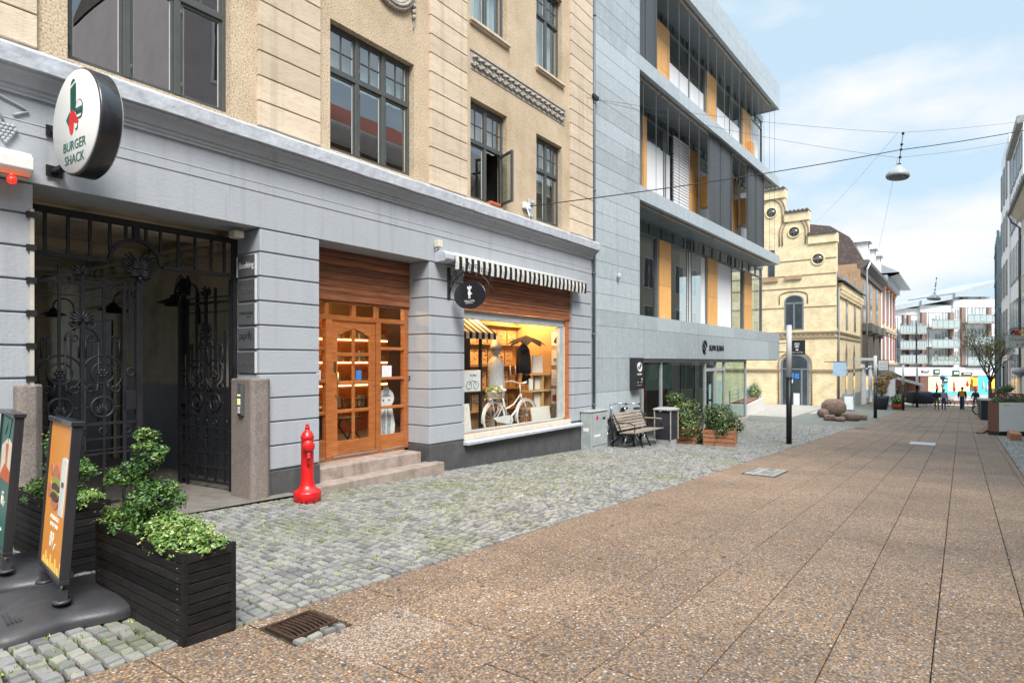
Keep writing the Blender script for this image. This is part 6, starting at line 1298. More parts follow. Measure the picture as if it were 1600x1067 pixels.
for (a, c, z) in ((-.05, TS[1], ZS[0]), (TS[1] - .05, TS[2], ZS[1]), (TS[2] - .05, W3 - TS[2] + .05, ZS[2]), (W3 - TS[2], W3 - TS[1] + .05, ZS[1]), (W3 - TS[1], W3 + .05, ZS[0])):
    mb.box(-.12, .72, a, c, z - .75, z - .06); k = a
    while k < c: mb.prism([(k, z - .06), (k + .28, z - .06), (k + .28, z + .05), (k + .14, z + .16), (k, z + .05)], -.22, .8, 1, ax='x'); k += .30
mb.build('gable_coping', ['yellow_brick', 'tile_old'], B3)
def gwin(name, c_px, y_px, r, ring='trim_grey'):
    t, z = GP(c_px, y_px); m = MB(); m.lathe([(r, 0), (r, .03)], (-.03, t, z), 24, ax='x'); w = m.build('round_window', 'dark_glass', B3); m = MB(); m.tube([(-.02, t + (r + .06) * cos(2 * pi * q / 24), z + (r + .06) * sin(2 * pi * q / 24)) for q in range(24)], .06, 6, closed=True); m.build('surround', 'yellow_brick', w)
    m = MB(); m.box(-.05, -.031, t - .03, t + .03, z - r, z + r); m.box(-.05, -.0305, t - r, t - .03, z - .03, z + .03); m.box(-.05, -.0305, t + .03, t + r, z - .03, z + .03); m.build('glazing_bar', 'trim_dark', w); return t, z
gwin('', 1278, 405, .38); gwin('', 1240.5, 363, .37); gwin('', 1205, 333, .36)
mb = MB()
for (px, py, r) in ((1240.5, 363, .85), (1205, 333, .85)):
    t, z = GP(px, py)
    for rr, m_ in ((r, 0), (r + .22, 0)):
        P = [(-.03, t - rr, z - 1.0), (-.03, t - rr, z - .1)] + [(-.03, t - rr * cos(pi / 2 * i / 6), z + (rr * 1.25) * sin(pi / 2 * i / 6)) for i in range(7)] + [(-.03, t + rr * sin(pi / 2 * i / 6), z + (rr * 1.25) * cos(pi / 2 * i / 6)) for i in range(1, 7)] + [(-.03, t + rr, z - .1), (-.03, t + rr, z - 1.0)]
        mb.tube(P, .05, 5)
for py in (447, 427, 403, 478): z = GP(1290, py)[1]; mb.box(-.04, 0, 0, W3, z - .03, z + .03)
z = GP(1290, 524)[1]; mb.box(-.12, 0, -.1, W3, z + .22, z + .34); mb.box(-.08, 0, -.05, W3, z - .18, z - .08); mb.box(-.10, LB, -.14, -.0, z + .22, z + .34); mb.box(-.07, LB, -.08, 0, z - .18, z - .08)
for i in range(26): mb.prism([(.1 + i * .34, z - .06), (.27 + i * .34, z + .16), (.44 + i * .34, z - .06), (.40 + i * .34, z - .06), (.27 + i * .34, z + .10), (.14 + i * .34, z - .06)], -.06, -.001, ax='x')
z = GP(1290, 579)[1]
mb.box(-.12, 0, -.1, GP(1266)[0], z - .06, z + .1); mb.box(-.12, 0, GP(1219)[0], W3, z - .06, z + .1); mb.box(-.1, LB, -.10, -.001, z - .06, z + .08); mb.build('string_course', 'string_brown', B3)
mb = MB()
for (px0, px1, py) in ((1192, 1216, 439), (1227, 1253, 435)): a, c = GP(px1)[0], GP(px0)[0]; z = GP(px0, py)[1]; mb.box(-.15, 0, a, c, z - .15, z + .15)
mb.build('gable_sill', 'brown_stone', B3)
def panel(mbf, mbg, cx, hw, z0, zs, rise, depth, side=False, pt=False, split=True):
    P = archpts(cx, hw, z0, zs, rise, 10, pt); Q = archpts(cx, hw * .84, z0 + .08, zs, rise * .84, 10, pt)
    if side: mbf.prism(P, -.03, .0); mbg.prism(Q, -.045, -.031)
    else: mbf.prism(P, -.03, 0, ax='x'); mbg.prism(Q, -.045, -.031, ax='x')
f = MB(); gl_ = MB()
a, c = GP(1256)[0], GP(1226)[0]; z0, z1 = GP(1240, 515)[1], GP(1240, 461)[1]; panel(f, gl_, (a + c) / 2, (c - a) / 2, z0, z1 - .45, .45, 0)
f.box(-.06, -.046, (a + c) / 2 - .06, (a + c) / 2 + .06, z0, z1 - .6); f.box(-.06, -.046, a + .05, c - .05, z1 - .72, z1 - .6)
w = f.build('arched_window', 'frame_bluegrey', B3); gl_.build('pane', 'dark_glass', w); f = MB(); gl_ = MB()
a, c = GP(1211)[0], GP(1200)[0]; z0, z1 = GP(1205, 434)[1], GP(1205, 391)[1]; panel(f, gl_, (a + c) / 2, (c - a) / 2, z0, z1 - .1, .1, 0)
w = f.build('arched_window', 'frame_bluegrey', B3); gl_.build('pane', 'dark_glass', w)
f = MB(); gl_ = MB(); a, c = GP(1265)[0], GP(1220)[0]; z0, z1 = -2.05, GP(1240, 553)[1]; panel(f, gl_, (a + c) / 2, (c - a) / 2, z0, z1 - .7, .7, 0)
zz = z1 - 1.25; f.box(-.07, -.046, a + .06, c - .06, zz, zz + .1); f.box(-.07, -.046, a + .5, a + .62, z0, zz); f.box(-.07, -.046, c - .75, c - .63, z0, zz); f.box(-.07, -.046, a + .62, c - .75, z0, z0 + .12); d = f.build('entrance_door', 'frame_bluegrey', B3); gl_.build('pane', 'dark_glass', d)
m = MB(); m.box(-.08, -.071, a + .7, a + 1.15, -1.9, -.9); m.box(-.085, -.0455, a + .75, a + 1.05, .25, .65, 1); m.box(-.085, -.0455, a + 1.1, a + 1.4, .3, .7, 1); m.box(-.085, -.0455, a + 1.2, a + 1.6, -.1, .2, 0); m.build('door_notice', ['paper', 'blue_paper'], d)
mb = MB(); 
for s in (1.14,): P = archpts((a + c) / 2, (c - a) / 2 * s, -2, z1 - .7, .7 * s + .1); mb.tube([(-.04, p[0], p[1]) for p in P[1:] + [P[0]]], .06, 5)
a, c = GP(1262)[0], GP(1218)[0]; zt = GP(1240, 455)[1]; P = archpts((a + c) / 2, (c - a) / 2, zt - 1.0, zt - .35, .35); mb.tube([(-.03, p[0], p[1]) for p in P[1:] + [P[0]]], .04, 5); mb.build('hood_mould', 'string_brown', B3)
for px in (1309, 1323, 1335.5):
    f = MB(); gl_ = MB(); c0 = SP(px)[0]; zt = SP(px, 423 + (px - 1309) * .45)[1]; panel(f, gl_, c0, .55, 4.25, zt - .5, .55, 0, True); w = f.build('side_window', 'string_brown', B3); gl_.build('pane', 'dark_glass', w)
for px in (1309, 1322, 1334): f = MB(); gl_ = MB(); c0 = SP(px)[0]; panel(f, gl_, c0, .55, -1.6, 2.3, .9, 0, True, True); w = f.build('side_window', 'orange_brick', B3); gl_.build('pane', 'dark_glass', w)
mb = MB(); mb.box(.0, LB, -.03, -.001, -2.6, -1.2); mb.build('plinth', 'trim_grey', B3)
mb = MB(); mb.box(.6, LB, -.30, 0, 7.2, 7.7); mb.box(.6, LB, -.15, -.001, 6.7, 7.2)
for i in range(36): mb.box(.7 + i * .37, .87 + i * .37, -.28, -.151, 6.95, 7.2)
mb.build('eaves_cornice', 'yellow_brick', B3); mb = MB(); mb.tube([(.3, -.45, 7.85), (LB, -.45, 7.80)], .09, 6); mb.cyl((.25, -.12, -2.2), (.25, -.12, 7.2), .07, n=8); mb.build('gutter', 'frame_bluegrey', B3)
mb = MB(); x0, x1 = SP(1304)[0] + 1.0, SP(1314)[0] + 1.2; mb.add([(1.2, .8, 8.3), (1.2, 2.6, 8.3), (1.2, 2.6, 10.9), (1.2, .8, 10.9), (3.6, .8, 8.3), (3.6, 2.6, 8.3), (3.6, 2.6, 10.9), (3.6, .8, 10.9)], [(0, 3, 2, 1), (0, 4, 7, 3), (3, 7, 6, 2), (4, 5, 6, 7)]); mb.build('dormer', 'zinc', B3)
mb = MB(); mb.box(2.2, 3.6, 4.6, 5.6, 12, 15.0); mb.box(2.1, 3.7, 4.5, 5.7, 15.0, 15.2); mb.build('chimney', 'red_brick', B3)
# entrance ramp and steps before the brick house
mb = MB(); mb.add([(33, 6.4, g(33)), (51.8, 7.4, g(51.8) + .10), (51.8, 12.5, g(51.8) + .1), (33, 9.2, g(33) + .02), (33, 6.4, g(33) - .3), (51.8, 7.4, g(51.8) - .3)], [(0, 1, 2, 3), (0, 4, 5, 1)]); tag(mb.build('entrance_terrace', 'concrete_far'), 'pale paved terrace in front of the brick house entrance', 'terrace', kind='structure')
mb = MB(); mb.box(38, 46, 6.3, 6.65, -1.9, g(42) + .10); mb.box(38, 46, 5.9, 6.29, -1.9, g(42) + .02); tag(mb.build('low_step', 'concrete_far'), 'low pale steps beside the red stones', 'step')
# ------------------------------------------------------------------ brown ornate house
x0, x1 = LB + .02, SP(1377.5)[0]
B4 = thing('ornate_house', 'ornate brown house with grey window surrounds and white dormers in a mansard roof', 'building', (P3[0], P3[1], 0), A3)
zE = SP(1345, 412)[1]
mb = MB(); mb.box(x0, x1, .02, 9, -3, zE); mb.build('wall', 'brown_stone', B4)
mb = MB(); mb.prism([(-.2, zE + .3), (.9, zE + 2.6), (2.6, zE + 3.9), (7, zE + 4.9), (12, zE + 4.5), (12, zE - 1), (-.2, zE - 1)], x0 + .01, x1, ax='x'); mb.build('roof', 'tile_old', B4)
mb = MB(); mb.prism([(.02, zE - .5), (-.25, zE - .4), (-.65, zE + .0), (-.7, zE + .3), (.3, zE + .35), (.3, zE - .5)], x0, x1, ax='x'); mb.build('cornice', 'trim_dark', B4)
def dormer(px, par, zb, w=1.6):
    c = SP(px)[0]; m = MB(); m.box(c - w / 2, c - w / 2 + .3, -.35, 1.4, zb, zb + 2.2); m.box(c + w / 2 - .3, c + w / 2, -.35, 1.4, zb, zb + 2.2); m.box(c - w / 2 + .3, c + w / 2 - .3, -.3, 1.4, zb, zb + .3); m.box(c - w / 2 - .25, c + w / 2 + .25, -.6, 1.8, zb + 2.2, zb + 2.45); m.prism([(c - w / 2 - .2, zb + 2.45), (c + w / 2 + .2, zb + 2.45), (c, zb + 2.85)], -.5, 1.6); d = m.build('dormer', 'white_wall', par); m = MB(); m.box(c - w / 2 + .3, c + w / 2 - .3, -.2, -.1, zb + .3, zb + 2.2); m.build('pane', 'frame_bluegrey', d)
for px, dz in ((1351, .2), (1361.5, .3), (1370, .3)): dormer(px, B4, zE + dz)
for px in (1350, 1360.5, 1370):
    f = MB(); gl_ = MB(); tr = MB(); c = SP(px)[0]; zt = SP(px, 440 + (px - 1350) * .6)[1]; panel(f, gl_, c, .95, 5.4, zt - .7, .9, 0, True); w = f.build('window', 'trim_grey', B4); gl_.build('pane', 'dark_glass', w); f = MB(); gl_ = MB(); panel(f, gl_, c, .95, 1.9, 4.3, .05, 0, True); w = f.build('window', 'trim_grey', B4); gl_.build('pane', 'dark_glass', w)
    tr.box(c - 1.3, c + 1.3, -.8, 0, 4.55, 5.3); tr.box(c - 1.0, c + 1.0, -.55, 0, 4.2, 4.55); tr.box(c - 1.15, c - .8, -.3, 0, 1.8, 4.2); tr.box(c + .8, c + 1.15, -.3, 0, 1.8, 4.2); tr.box(c - 1.2, c + 1.2, -.5, 0, 1.2, 1.7); tr.build('window_surround', 'trim_dark', B4)
for (a, c, m_) in ((1345.5, 1351, 0), (1357, 1361, 0), (1370, 1373, 0)): mb = MB(); mb.box(SP(a)[0] + .05, SP(c)[0], -.12, .0, -2.6, 1.0, 0); mb.build('shop_pier', 'white_wall', B4)
mb = MB(); mb.box(x0, x1, -.2, -.001, 1.0, 1.35, 0); mb.build('shop_lintel', 'white_wall', B4)
mb = MB(); mb.box(SP(1351)[0] + .02, SP(1357)[0] - .02, -.05, -.001, -2.5, .95); mb.build('shop_window', 'dark_glass', B4); mb = MB(); mb.box(SP(1361)[0] + .02, SP(1370)[0] - .02, -.05, -.001, -2.5, .95); mb.build('shop_window', 'dark_glass', B4)
mb = MB(); mb.cyl((x0 + .3, -.5, 1), (x0 + .3, -.5, zE - .6), .08, n=6); mb.tube([(x0 + .3, -.5, zE - .6), (x0 + .8, -.7, zE + .1)], .09, 6, m=1); mb.build('downpipe', ['frame_bluegrey', 'white_wall'], B4)
# ------------------------------------------------------------------ red and white banded house
x2 = x1 + .02; x3 = SP(1398)[0]
B5 = thing('banded_house', 'red and white banded house with wide eaves at the end of the row', 'building', (P3[0], P3[1], 0), A3); zE = SP(1380, 435)[1] + .2
mb = MB(); mb.box(x2, x3, .03, 9, -3.4, zE); mb.build('wall', 'white_wall', B5)
mb = MB(); mb.add([(x2, -1.8, zE + .2), (x3 + 2.6, -1.8, zE + .2), (x3 - 1, 3, zE + 3.0), (x2, 3, zE + 3.0), (x3 + 2.6, 9, zE + .2), (x2, 9, zE + .2), (x2, -1.8, zE), (x3 + 2.6, -1.8, zE), (x3 + 2.6, 9, zE)], [(0, 1, 2, 3), (1, 4, 2), (2, 4, 5, 3), (6, 7, 1, 0), (7, 8, 4, 1), (0, 3, 5), (6, 8, 7)]); mb.box(x2, x3 + .2, -.6, .0, zE - .9, zE - .02); mb.build('roof', 'zinc', B5)
mb = MB()
for px in (1380.5, 1386.5, 1392, 1396.5):
    c = SP(px)[0]
    for (z0, z1) in ((6.3, 10.6), (1.9, 5.0)): gl_ = MB(); mb.box(c - 1.0, c - .75, -.10, .0, z0 - .2, z1 + .6, 0); mb.box(c + .75, c + 1.0, -.10, 0, z0 - .2, z1 + .6, 0); mb.prism([(c - 1.2, z1), (c + 1.2, z1), (c, z1 + 1.3)], -.2, -.001, 1); gl_.box(c - .75, c + .75, -.05, -.001, z0, z1); gl_.build('window', 'room_grey', B5)
mb.box(x2, x3, -.3, -.0, 5.3, 5.7, 2); mb.box(x2, x3, -.25, 0, 10.9, 11.2, 0); mb.box(x2, x3, -.3, 0, 1.2, 1.5, 1)
mb.build('red_pilaster', ['red_brick', 'orange_brick', 'trim_grey'], B5)
mb = MB(); mb.box(x2, x3, -.08, .0, -3.2, 1.15); mb.build('shop_front', 'frame_bluegrey', B5)
# awning of the corner shop, hanging signs
mat('awning_dark', (.05, .055, .06), .8)
P4 = lambda px, Y, py: at(px, py, Y)
def lit(px, py, dep): t_, z = SP(px, py, dep); return (P3[0] + D3[0] * t_ + N3[0] * dep, P3[1] + D3[1] * t_ + N3[1] * dep, z)
a = lit(1369, 574, -.1); b_ = lit(1393, 580, -.1); c = lit(1408, 587, -1.6); d = lit(1376, 588, -1.6)
mb = MB(); up = Vector((0, 0, .06)); q = [Vector(p) for p in (a, b_, c, d)]; mb.add([*q, *[p + up for p in q]], [(0, 1, 2, 3), (7, 6, 5, 4), (0, 4, 5, 1), (1, 5, 6, 2), (2, 6, 7, 3), (3, 7, 4, 0)]); tag(mb.build('shop_awning', 'awning_dark'), 'dark sloping awning over the corner shop', 'awning')
t = thing('white_sign', 'square white hanging sign with two lines of grey letters', 'sign', lit(1371, 571, -.1)); o = lit(1380, 571.5, -1.3)
t.location = (o[0], o[1], o[2] - .45); m = MB(); m.box(-.03, .03, -.42, .42, 0, 1.0); m.build('panel', 'ink_white', t); m = MB(); m.box(-.04, .04, -.47, -.42, -.05, 1.05); m.box(-.04, .04, .42, .47, -.05, 1.05); m.box(-.04, .04, -.42, .42, 1.0, 1.05); m.box(-.04, .04, -.42, .42, -.05, 0); m.box(-.02, .02, .47, 1.2, .9, .95); m.build('frame', 'sign_black', t)
text('SUIT', 'lettering', .36, TM((-.032, 0, .52), (0, -1, 0), (0, 0, 1)), 'print_grey', t, depth=.003, sx=.8); text('KLUB', 'lettering', .24, TM((-.032, 0, .18), (0, -1, 0), (0, 0, 1)), 'print_grey', t, depth=.003)
o = lit(1312, 577, -.9); t = thing('blue_sign', 'pale blue square sign hanging on the downpipe corner of the brick house', 'sign', (o[0], o[1], o[2] - .45)); mat('sign_blue', (.30, .45, .62), .5, col2=(.45, .58, .70), scale=5); m = MB(); m.box(-.03, .03, -.4, .42, 0, .95); m.build('panel', 'sign_blue', t); m = MB(); m.box(-.02, .02, -.4, .95, .95, 1.0); m.build('arm', 'black_iron', t)
t = thing('sandwich_board', 'small pale sandwich board by the side wall of the brick house', 'sign', (44.7, 5.2, g(44.7)), .3); m = MB()
for s in (-1, 1): m.add([(s * .28, -.35, 0), (s * .28, .35, 0), (s * .04, .35, 1.15), (s * .04, -.35, 1.15), (s * .24, -.35, 0), (s * .24, .35, 0), (s * .0, .35, 1.15), (s * .0, -.35, 1.15)], [(0, 1, 2, 3), (7, 6, 5, 4), (0, 3, 7, 4), (1, 5, 6, 2)])
m.build('board', 'frame_bluegrey', t); m = MB(); m.add([(-.285, -.25, .15), (-.285, .25, .15), (-.11, .25, 1.0), (-.11, -.25, 1.0)], [(0, 1, 2, 3)]); m.build('poster', 'paper', t)
# ------------------------------------------------------------------ red stones
mat('red_stone', (.29, .19, .15), .85, col2=(.13, .085, .07), scale=5, detail=9, bump=1.0, bscale=20, dirt=.6, dscale=1.6, dcol=(.17, .17, .08))
def stone(label, px, py, w, d, h, rz, flat=False):
    x, y = ray(px); lo, hi = 1, 300
    for _ in range(60):
        z = (lo + hi) / 2
        if EYE - (py - 565) / 940 * z - g(x * z) > 0: lo = z
        else: hi = z
    t = MB(Matrix.Translation((x * z, y * z, g(x * z))) @ Matrix.Rotation(rz, 4, 'Z')); n, k = 16, 8; vs = []
    for i in range(k + 1):
        a = -pi / 2 + pi * i / k
        for j in range(n):
            b = 2 * pi * j / n; p = 2.6 if not flat else 4.5; ca, sa = max(0, cos(a)) ** (2 / p * .9), abs(sin(a)) ** (2 / p) * (1 if a > 0 else -1)
            cb, sb = abs(cos(b)) ** (2 / p) * (1 if cos(b) > 0 else -1), abs(sin(b)) ** (2 / p) * (1 if sin(b) > 0 else -1); r = .77 * (1 + .07 * sin(3 * b + px) * cos(2 * a) + .05 * sin(7 * b + 3 * a + px) + .03 * (R() - .5))
            vs.append((w * ca * cb * r, d * ca * sb * r, h / 2 + h / 2 * sa))
    t.add(vs, [(i * n + j, i * n + (j + 1) % n, (i + 1) * n + (j + 1) % n, (i + 1) * n + j) for i in range(k) for j in range(n)], 0, .5, True); return tag(t.build('sculpture_stone', 'red_stone'), label, 'stone', 'red sculpture stones')
stone('largest rounded red stone with mossy flank', 1303, 650, .95, .75, .95, .2); stone('small red stone leaning at the left of the largest one', 1286, 652, .38, .35, .45, 0); stone('low block in front of the largest red stone', 1296, 657, .27, .3, .28, 0, True); stone('flat slab between the low block and the broad slab', 1312, 658, .38, .3, .2, .1, True)
stone('broad angled red slab right of the largest stone', 1330, 657, .60, .45, .36, .3, True); stone('rightmost red stone block, nearest the second light post', 1347, 656, .33, .3, .26, 0, True)
# ------------------------------------------------------------------ white apartment block closing the street
Z6 = 92.0; FW = Vector((CT, ST)); RT = Vector((ST, -CT))
O6 = FW * Z6 + RT * ((1385 - 800) / 940 * 92)
B6 = thing('apartment_block', 'white apartment block with balconies and a turquoise shop at the end of the street', 'building', (O6.x, O6.y, 0), TH - pi / 2)
X0 = (1385 - 800) / 940 * 92
def bx(px, z): return (px - 800) / 940 * z - X0
def bz(py, z): return EYE - (py - 565) / 940 * z
mat('rail_glass', (.42, .52, .53), .15, spec=.8); mat('brown_clad2', (.33, .22, .185), .6); mat('pane_far', (.16, .21, .23), .12, col2=(.42, .50, .53), scale=.5, spec=.8)
mat('turquoise', (.12, .62, .68), .45); mat('lit_window', (.9, .6, .3), .4, emit=(1, .60, .22), estr=.75, col2=(.75, .35, .12), scale=2.2); mat('lit_orange', (.9, .4, .05), .5, emit=(1, .36, .03), estr=.7); mat('brown_brick', (.20, .10, .07), .85, col2=(.13, .065, .05), scale=8)
def bay(p0, p1, z, dark, browns, wins, bal, rl, rr, FLZ, pt, pb):
    D = z - Z6; ZT = bz(pt, z); ZB = bz(pb, z); a, c = bx(p0, z), bx(p1, z); w = MB(); w.box(a, c, D, D + 14, -.5, ZT - .02); w.build('wall', 'white_wall', B6)
    w = MB(); w.box(a, c, D - .12, D - .001, ZB, ZT); w.build('parapet', 'white_wall', B6); w = MB(); w.box(a + .2, c - .2, D + 1.4, D + 10, ZT - .02, bz(rl, z) - .4); w.build('penthouse', 'rail_glass', B6)
    w = MB(); zl, zr = bz(rl, z), bz(rr, z); w.prism([(a - .3, zl - .75), (c + .3, zr - .75), (c + .3, zr), (a - .3, zl)], D - .9, D + 10); w.build('roof', 'zinc', B6)
    q = a + .8
    while q < c - .6: w = MB(); w.box(q, q + .18, D + 1.25, D + 1.39, ZT - .02, zl - .5); w.build('attic_post', 'white_wall', B6); q += 2.0
    for (p, q) in dark: w = MB(); w.box(bx(p, z), bx(q, z), D + .9, D + 1.24, ZT - .02, zl - .45); w.build('attic_panel', 'brown_clad2', B6)
    for (p, q) in browns: w = MB(); w.box(bx(p, z), bx(q, z), D - .45, D - .001, bz(573, z), ZB - .05); w.build('brown_panel', 'brown_clad2', B6)
    for (p, q) in wins:
        for fz in FLZ:
            w = MB(); w.box(bx(p, z), bx(q, z), D - .04, D - .001, fz + .6, fz + 2.0); o = w.build('window', 'pane_far', B6); m_ = (bx(p, z) + bx(q, z)) / 2; w = MB(); w.box(m_ - .05, m_ + .05, D - .07, D - .041, fz + .6, fz + 2.0); w.build('mullion', 'white_wall', o)
    for (p, q, dw, cut) in bal:
        A, C_ = bx(p, z), bx(q, z)
        for k, fz in enumerate(FLZ):
            w = MB(); w.box(A, C_, D - 1.7, D - .001, fz - .24, fz); S_ = w.build('balcony', 'trim_grey', B6); w = MB(); w.box(A + .03, C_ - .03, D - 1.68, D - 1.66, fz, fz + 1.05); w.build('glass_front', 'rail_glass', S_)
            w = MB(); w.box(A, C_, D - 1.72, D - 1.63, fz + 1.06, fz + 1.13); x = A
            while x < C_ + .01: w.box(x - .035, x + .035, D - 1.71, D - 1.63, fz, fz + 1.06); x += (C_ - A) / 5
            w.build('railing', 'trim_grey', S_)
            for (u0, u1) in dw: w = MB(); w.box(A + (C_ - A) * u0, A + (C_ - A) * u1, D - .05, D - .001, fz + .02, fz + 2.35); o = w.build('window', 'pane_far', B6); m_ = A + (C_ - A) * (u0 + u1) / 2; w = MB(); w.box(m_ - .06, m_ + .06, D - .08, D - .051, fz + .02, fz + 2.35); w.box(A + (C_ - A) * u0 - .09, A + (C_ - A) * u0 - .001, D - .08, D - .001, fz + .02, fz + 2.4); w.build('mullion', 'white_wall', o)
            w = MB(); n_ = random.randint(2, 5)
            for i in range(n_): x = A + (C_ - A) * (.1 + .8 * R()); w.box(x, x + .25 + .3 * R(), D - 1.1, D - .7, fz, fz + .8 + .7 * R(), i % 2)
            w.build('furniture', ['print_grey', 'trim_dark'], S_)
bay(1385, 1437, 92.8, [(1415, 1423)], [(1409, 1411), (1416.5, 1420.5)], [(1422.5, 1433)], [(1396, 1419, [(.05, .3), (.55, .85)], 0), (1422, 1436, [], 0)], 480, 469, [bz(q, 92) for q in (566, 544, 520)], 482, 492)
bay(1437, 1489, 92.4, [(1446, 1465), (1482, 1488)], [(1437.3, 1444.5), (1481, 1487.5)], [(1461, 1469)], [(1444.5, 1487, [(.02, .16), (.62, .80)], 0)], 470, 459, [bz(q, 92) for q in (568, 542, 512)], 477, 488)
bay(1489, 1560, 92, [(1493, 1500), (1511, 1520), (1539, 1547)], [(1499.5, 1505), (1541, 1546)], [(1491.5, 1497.5)], [(1499.5, 1547, [(.14, .28), (.36, .54), (.60, .78)], 0)], 458, 436, [bz(q, 92) for q in (569, 538, 504)], 468, 480)
fl = MB(); z = 92.4; FLZ = (bz(568, 92),)
for i in range(420): fl.leaf((bx(1446, z) + (bx(1486, z) - bx(1446, z)) * R(), z - Z6 - 1.8 + .4 * R(), FLZ[0] + .4 + .9 * R()), (R() - .5, R() - .5, R()), .20, 0, R())
mat('autumn', (.42, .22, .08), .8, col2=(.12, .13, .04), attr=.5, scale=1); tag(fl.build('balcony_plants', 'autumn', B6), kind='stuff')
# turquoise shop on the ground floor (front 1 m before the bays)
z = 91.0; D = z - Z6; T0, T1_ = bx(1438, z), bx(1560, z)
mb = MB(); mb.box(T0, T1_, D, D + 12, -7, -.51); mb.box(bx(1385, 92), T0 - .01, 2, 6, -7, -.51); mb.build('shop_block', 'brown_brick', B6)
mb = MB(); mb.box(bx(1385, 92), T1_, D - .12, D + 12, bz(587, z), bz(574, z)); mb.build('white_fascia', 'white_wall', B6)
def fr2(name, p, q, y0, y1, m, dd=.06): w = MB(); w.box(bx(p, z), bx(q, z), D - dd, D - .001, bz(y1, z), bz(y0, z)); return w.build(name, m, B6)
for (p, q) in ((1451, 1457.7), (1458.3, 1464), (1464.6, 1470.8), (1485.2, 1491.6), (1492.2, 1499), (1499.6, 1507), (1507.6, 1514.5)): w_ = fr2('lit_shop_window', p, q, 589, 611, 'lit_window')
for (p, q) in ((1471, 1480), (1527, 1547)): fr2('shop_panel', p, q, 588, 616, 'turquoise', .1)
fr2('shop_panel', 1480.2, 1485, 588, 611, 'white_wall', .1); fr2('shop_base', 1450.8, 1527, 611.2, 616, 'turquoise', .12); fr2('shop_base', 1450, 1560, 616.2, 626, 'room_grey', .08)
fr2('orange_poster', 1514.8, 1520, 589, 600, 'lit_orange', .08); fr2('orange_poster', 1520.5, 1526.5, 590, 603, 'lit_orange', .08); fr2('lit_shop_window', 1548, 1558, 592, 607, 'lit_orange', .1)
mb = MB()
for (px, py, w, m_) in ((1461.5, 600, .25, 0), (1463, 606, .5, 1), (1489, 600, .3, 0), (1489.5, 607, .5, 1), (1517, 596, .4, 1), (1535, 602, .35, 2), (1524, 608, .45, 1), (1541, 606, .4, 2), (1455, 603, .3, 2), (1504, 604, .4, 2), (1510, 600, .5, 1)): w *= .6; mb.lathe([(w * .3, 0), (w * .7, .2), (w * .5, .7), (w * .25, .8), (w * .3, .95)], (bx(px, z), D - .2, bz(py, z) - .4), 8, m=m_)
mb.build('window_display', ['dark_wall', 'red_paint', 'paper'], B6)
for (p, py, w, h, m_) in ((1462, 581, .9, .75, 1), (1492, 583, 1.0, .85, 1), (1444, 580, 1.1, .28, 0), (1509, 584, 1.6, .38, 0), (1475.5, 594, .7, .6, 2)):
    mb = MB(); x = bx(p, z); zc = bz(py, z); mb.box(x - w / 2, x + w / 2, D - .3, D - .13, zc - h / 2, zc + h / 2, 1 if m_ == 1 else 0); mb.box(x - w * .34, x + w * .34, D - .32, D - .301, zc - h * .16, zc + h * .2, 2); mb.build('shop_sign', ['sign_black', 'sign_green', 'ink_white'], B6)
# white canopy and covered table
x, y = ray(1437); k = 56
t = MB(); a = at(1411, 591, 4.2); b_ = at(1443, 603, 1.6); a = Vector((58, 3.9, .0)); z_ = lambda p: 0
pa = (60.5, 2.55); pb = (63.5, .95)
za = EYE - (591 - 565) / 940 * 50; zb_ = EYE - (602 - 565) / 940 * 51.5
t.add([(60.2, 3.4, za + .1), (62.8, 1.5, zb_ + .05), (66, 2.0, zb_ + .1), (64, 4.0, za + .15), (60.2, 3.4, za - .12), (62.8, 1.5, zb_ - .15), (66, 2.0, zb_ - .1), (64, 4, za)], [(0, 1, 2, 3), (7, 6, 5, 4), (0, 4, 5, 1), (1, 5, 6, 2), (2, 6, 7, 3), (3, 7, 4, 0)]); tag(t.build('white_canopy', 'ink_white'), 'white sloping canopy over the outdoor seats near the furthest light post', 'awning')
t = thing('covered_table', 'stack of outdoor tables under a dark cover near the end of the street', 'table', (66.5, 2.0, g(66.5))); m = MB(); m.M = Matrix.Rotation(.5, 4, 'Z')
P = [(.95 * abs(cos(a)) ** .35 * (1 if cos(a) > 0 else -1), .75 * abs(sin(a)) ** .35 * (1 if sin(a) > 0 else -1)) for a in [2 * pi * i / 32 for i in range(32)]]; vs = []
for (k_, z) in ((.92, .25), (1, .4), (1.02, .9), (.97, 1.25), (.7, 1.36)): vs += [(p[0] * k_ * (1 + .03 * sin(i * 2.1)), p[1] * k_ * 1.2, z) for i, p in enumerate(P)]
m.add(vs, [(i * 32 + j, i * 32 + (j + 1) % 32, (i + 1) * 32 + (j + 1) % 32, (i + 1) * 32 + j) for i in range(4) for j in range(32)] + [tuple(range(128, 160))], 0, .5, True); mat('cover_blue', (.02, .028, .045), .6, bump=.3, bscale=4); m.build('cover', 'cover_blue', t); m = MB()
for (x, y) in ((-.6, -.5), (.6, -.5), (.6, .5), (-.6, .5)): m.cyl((x, y, 0), (x, y, .3), .03, n=6)
m.build('leg', 'chrome', t)
def flatbar(px, py, z): x, y = ray(px); return (x * z, y * z)
for i, (px, lb) in enumerate(((1452, 'first from the covered table'), (1456, 'second from the covered table'), (1480, 'right of the walking couple'), (1486, 'nearest the walker with the orange backpack'), (1538, 'alone by the planters on the right'))):
    x, y = flatbar(px, 632, 60); bicycle('parked bicycle at the end of the street, ' + lb, (x, y, g(x)), .6 + .25 * i, 'bike_black', 'rubber', 'rubber', 'bicycles parked at the end of the street', low=True)
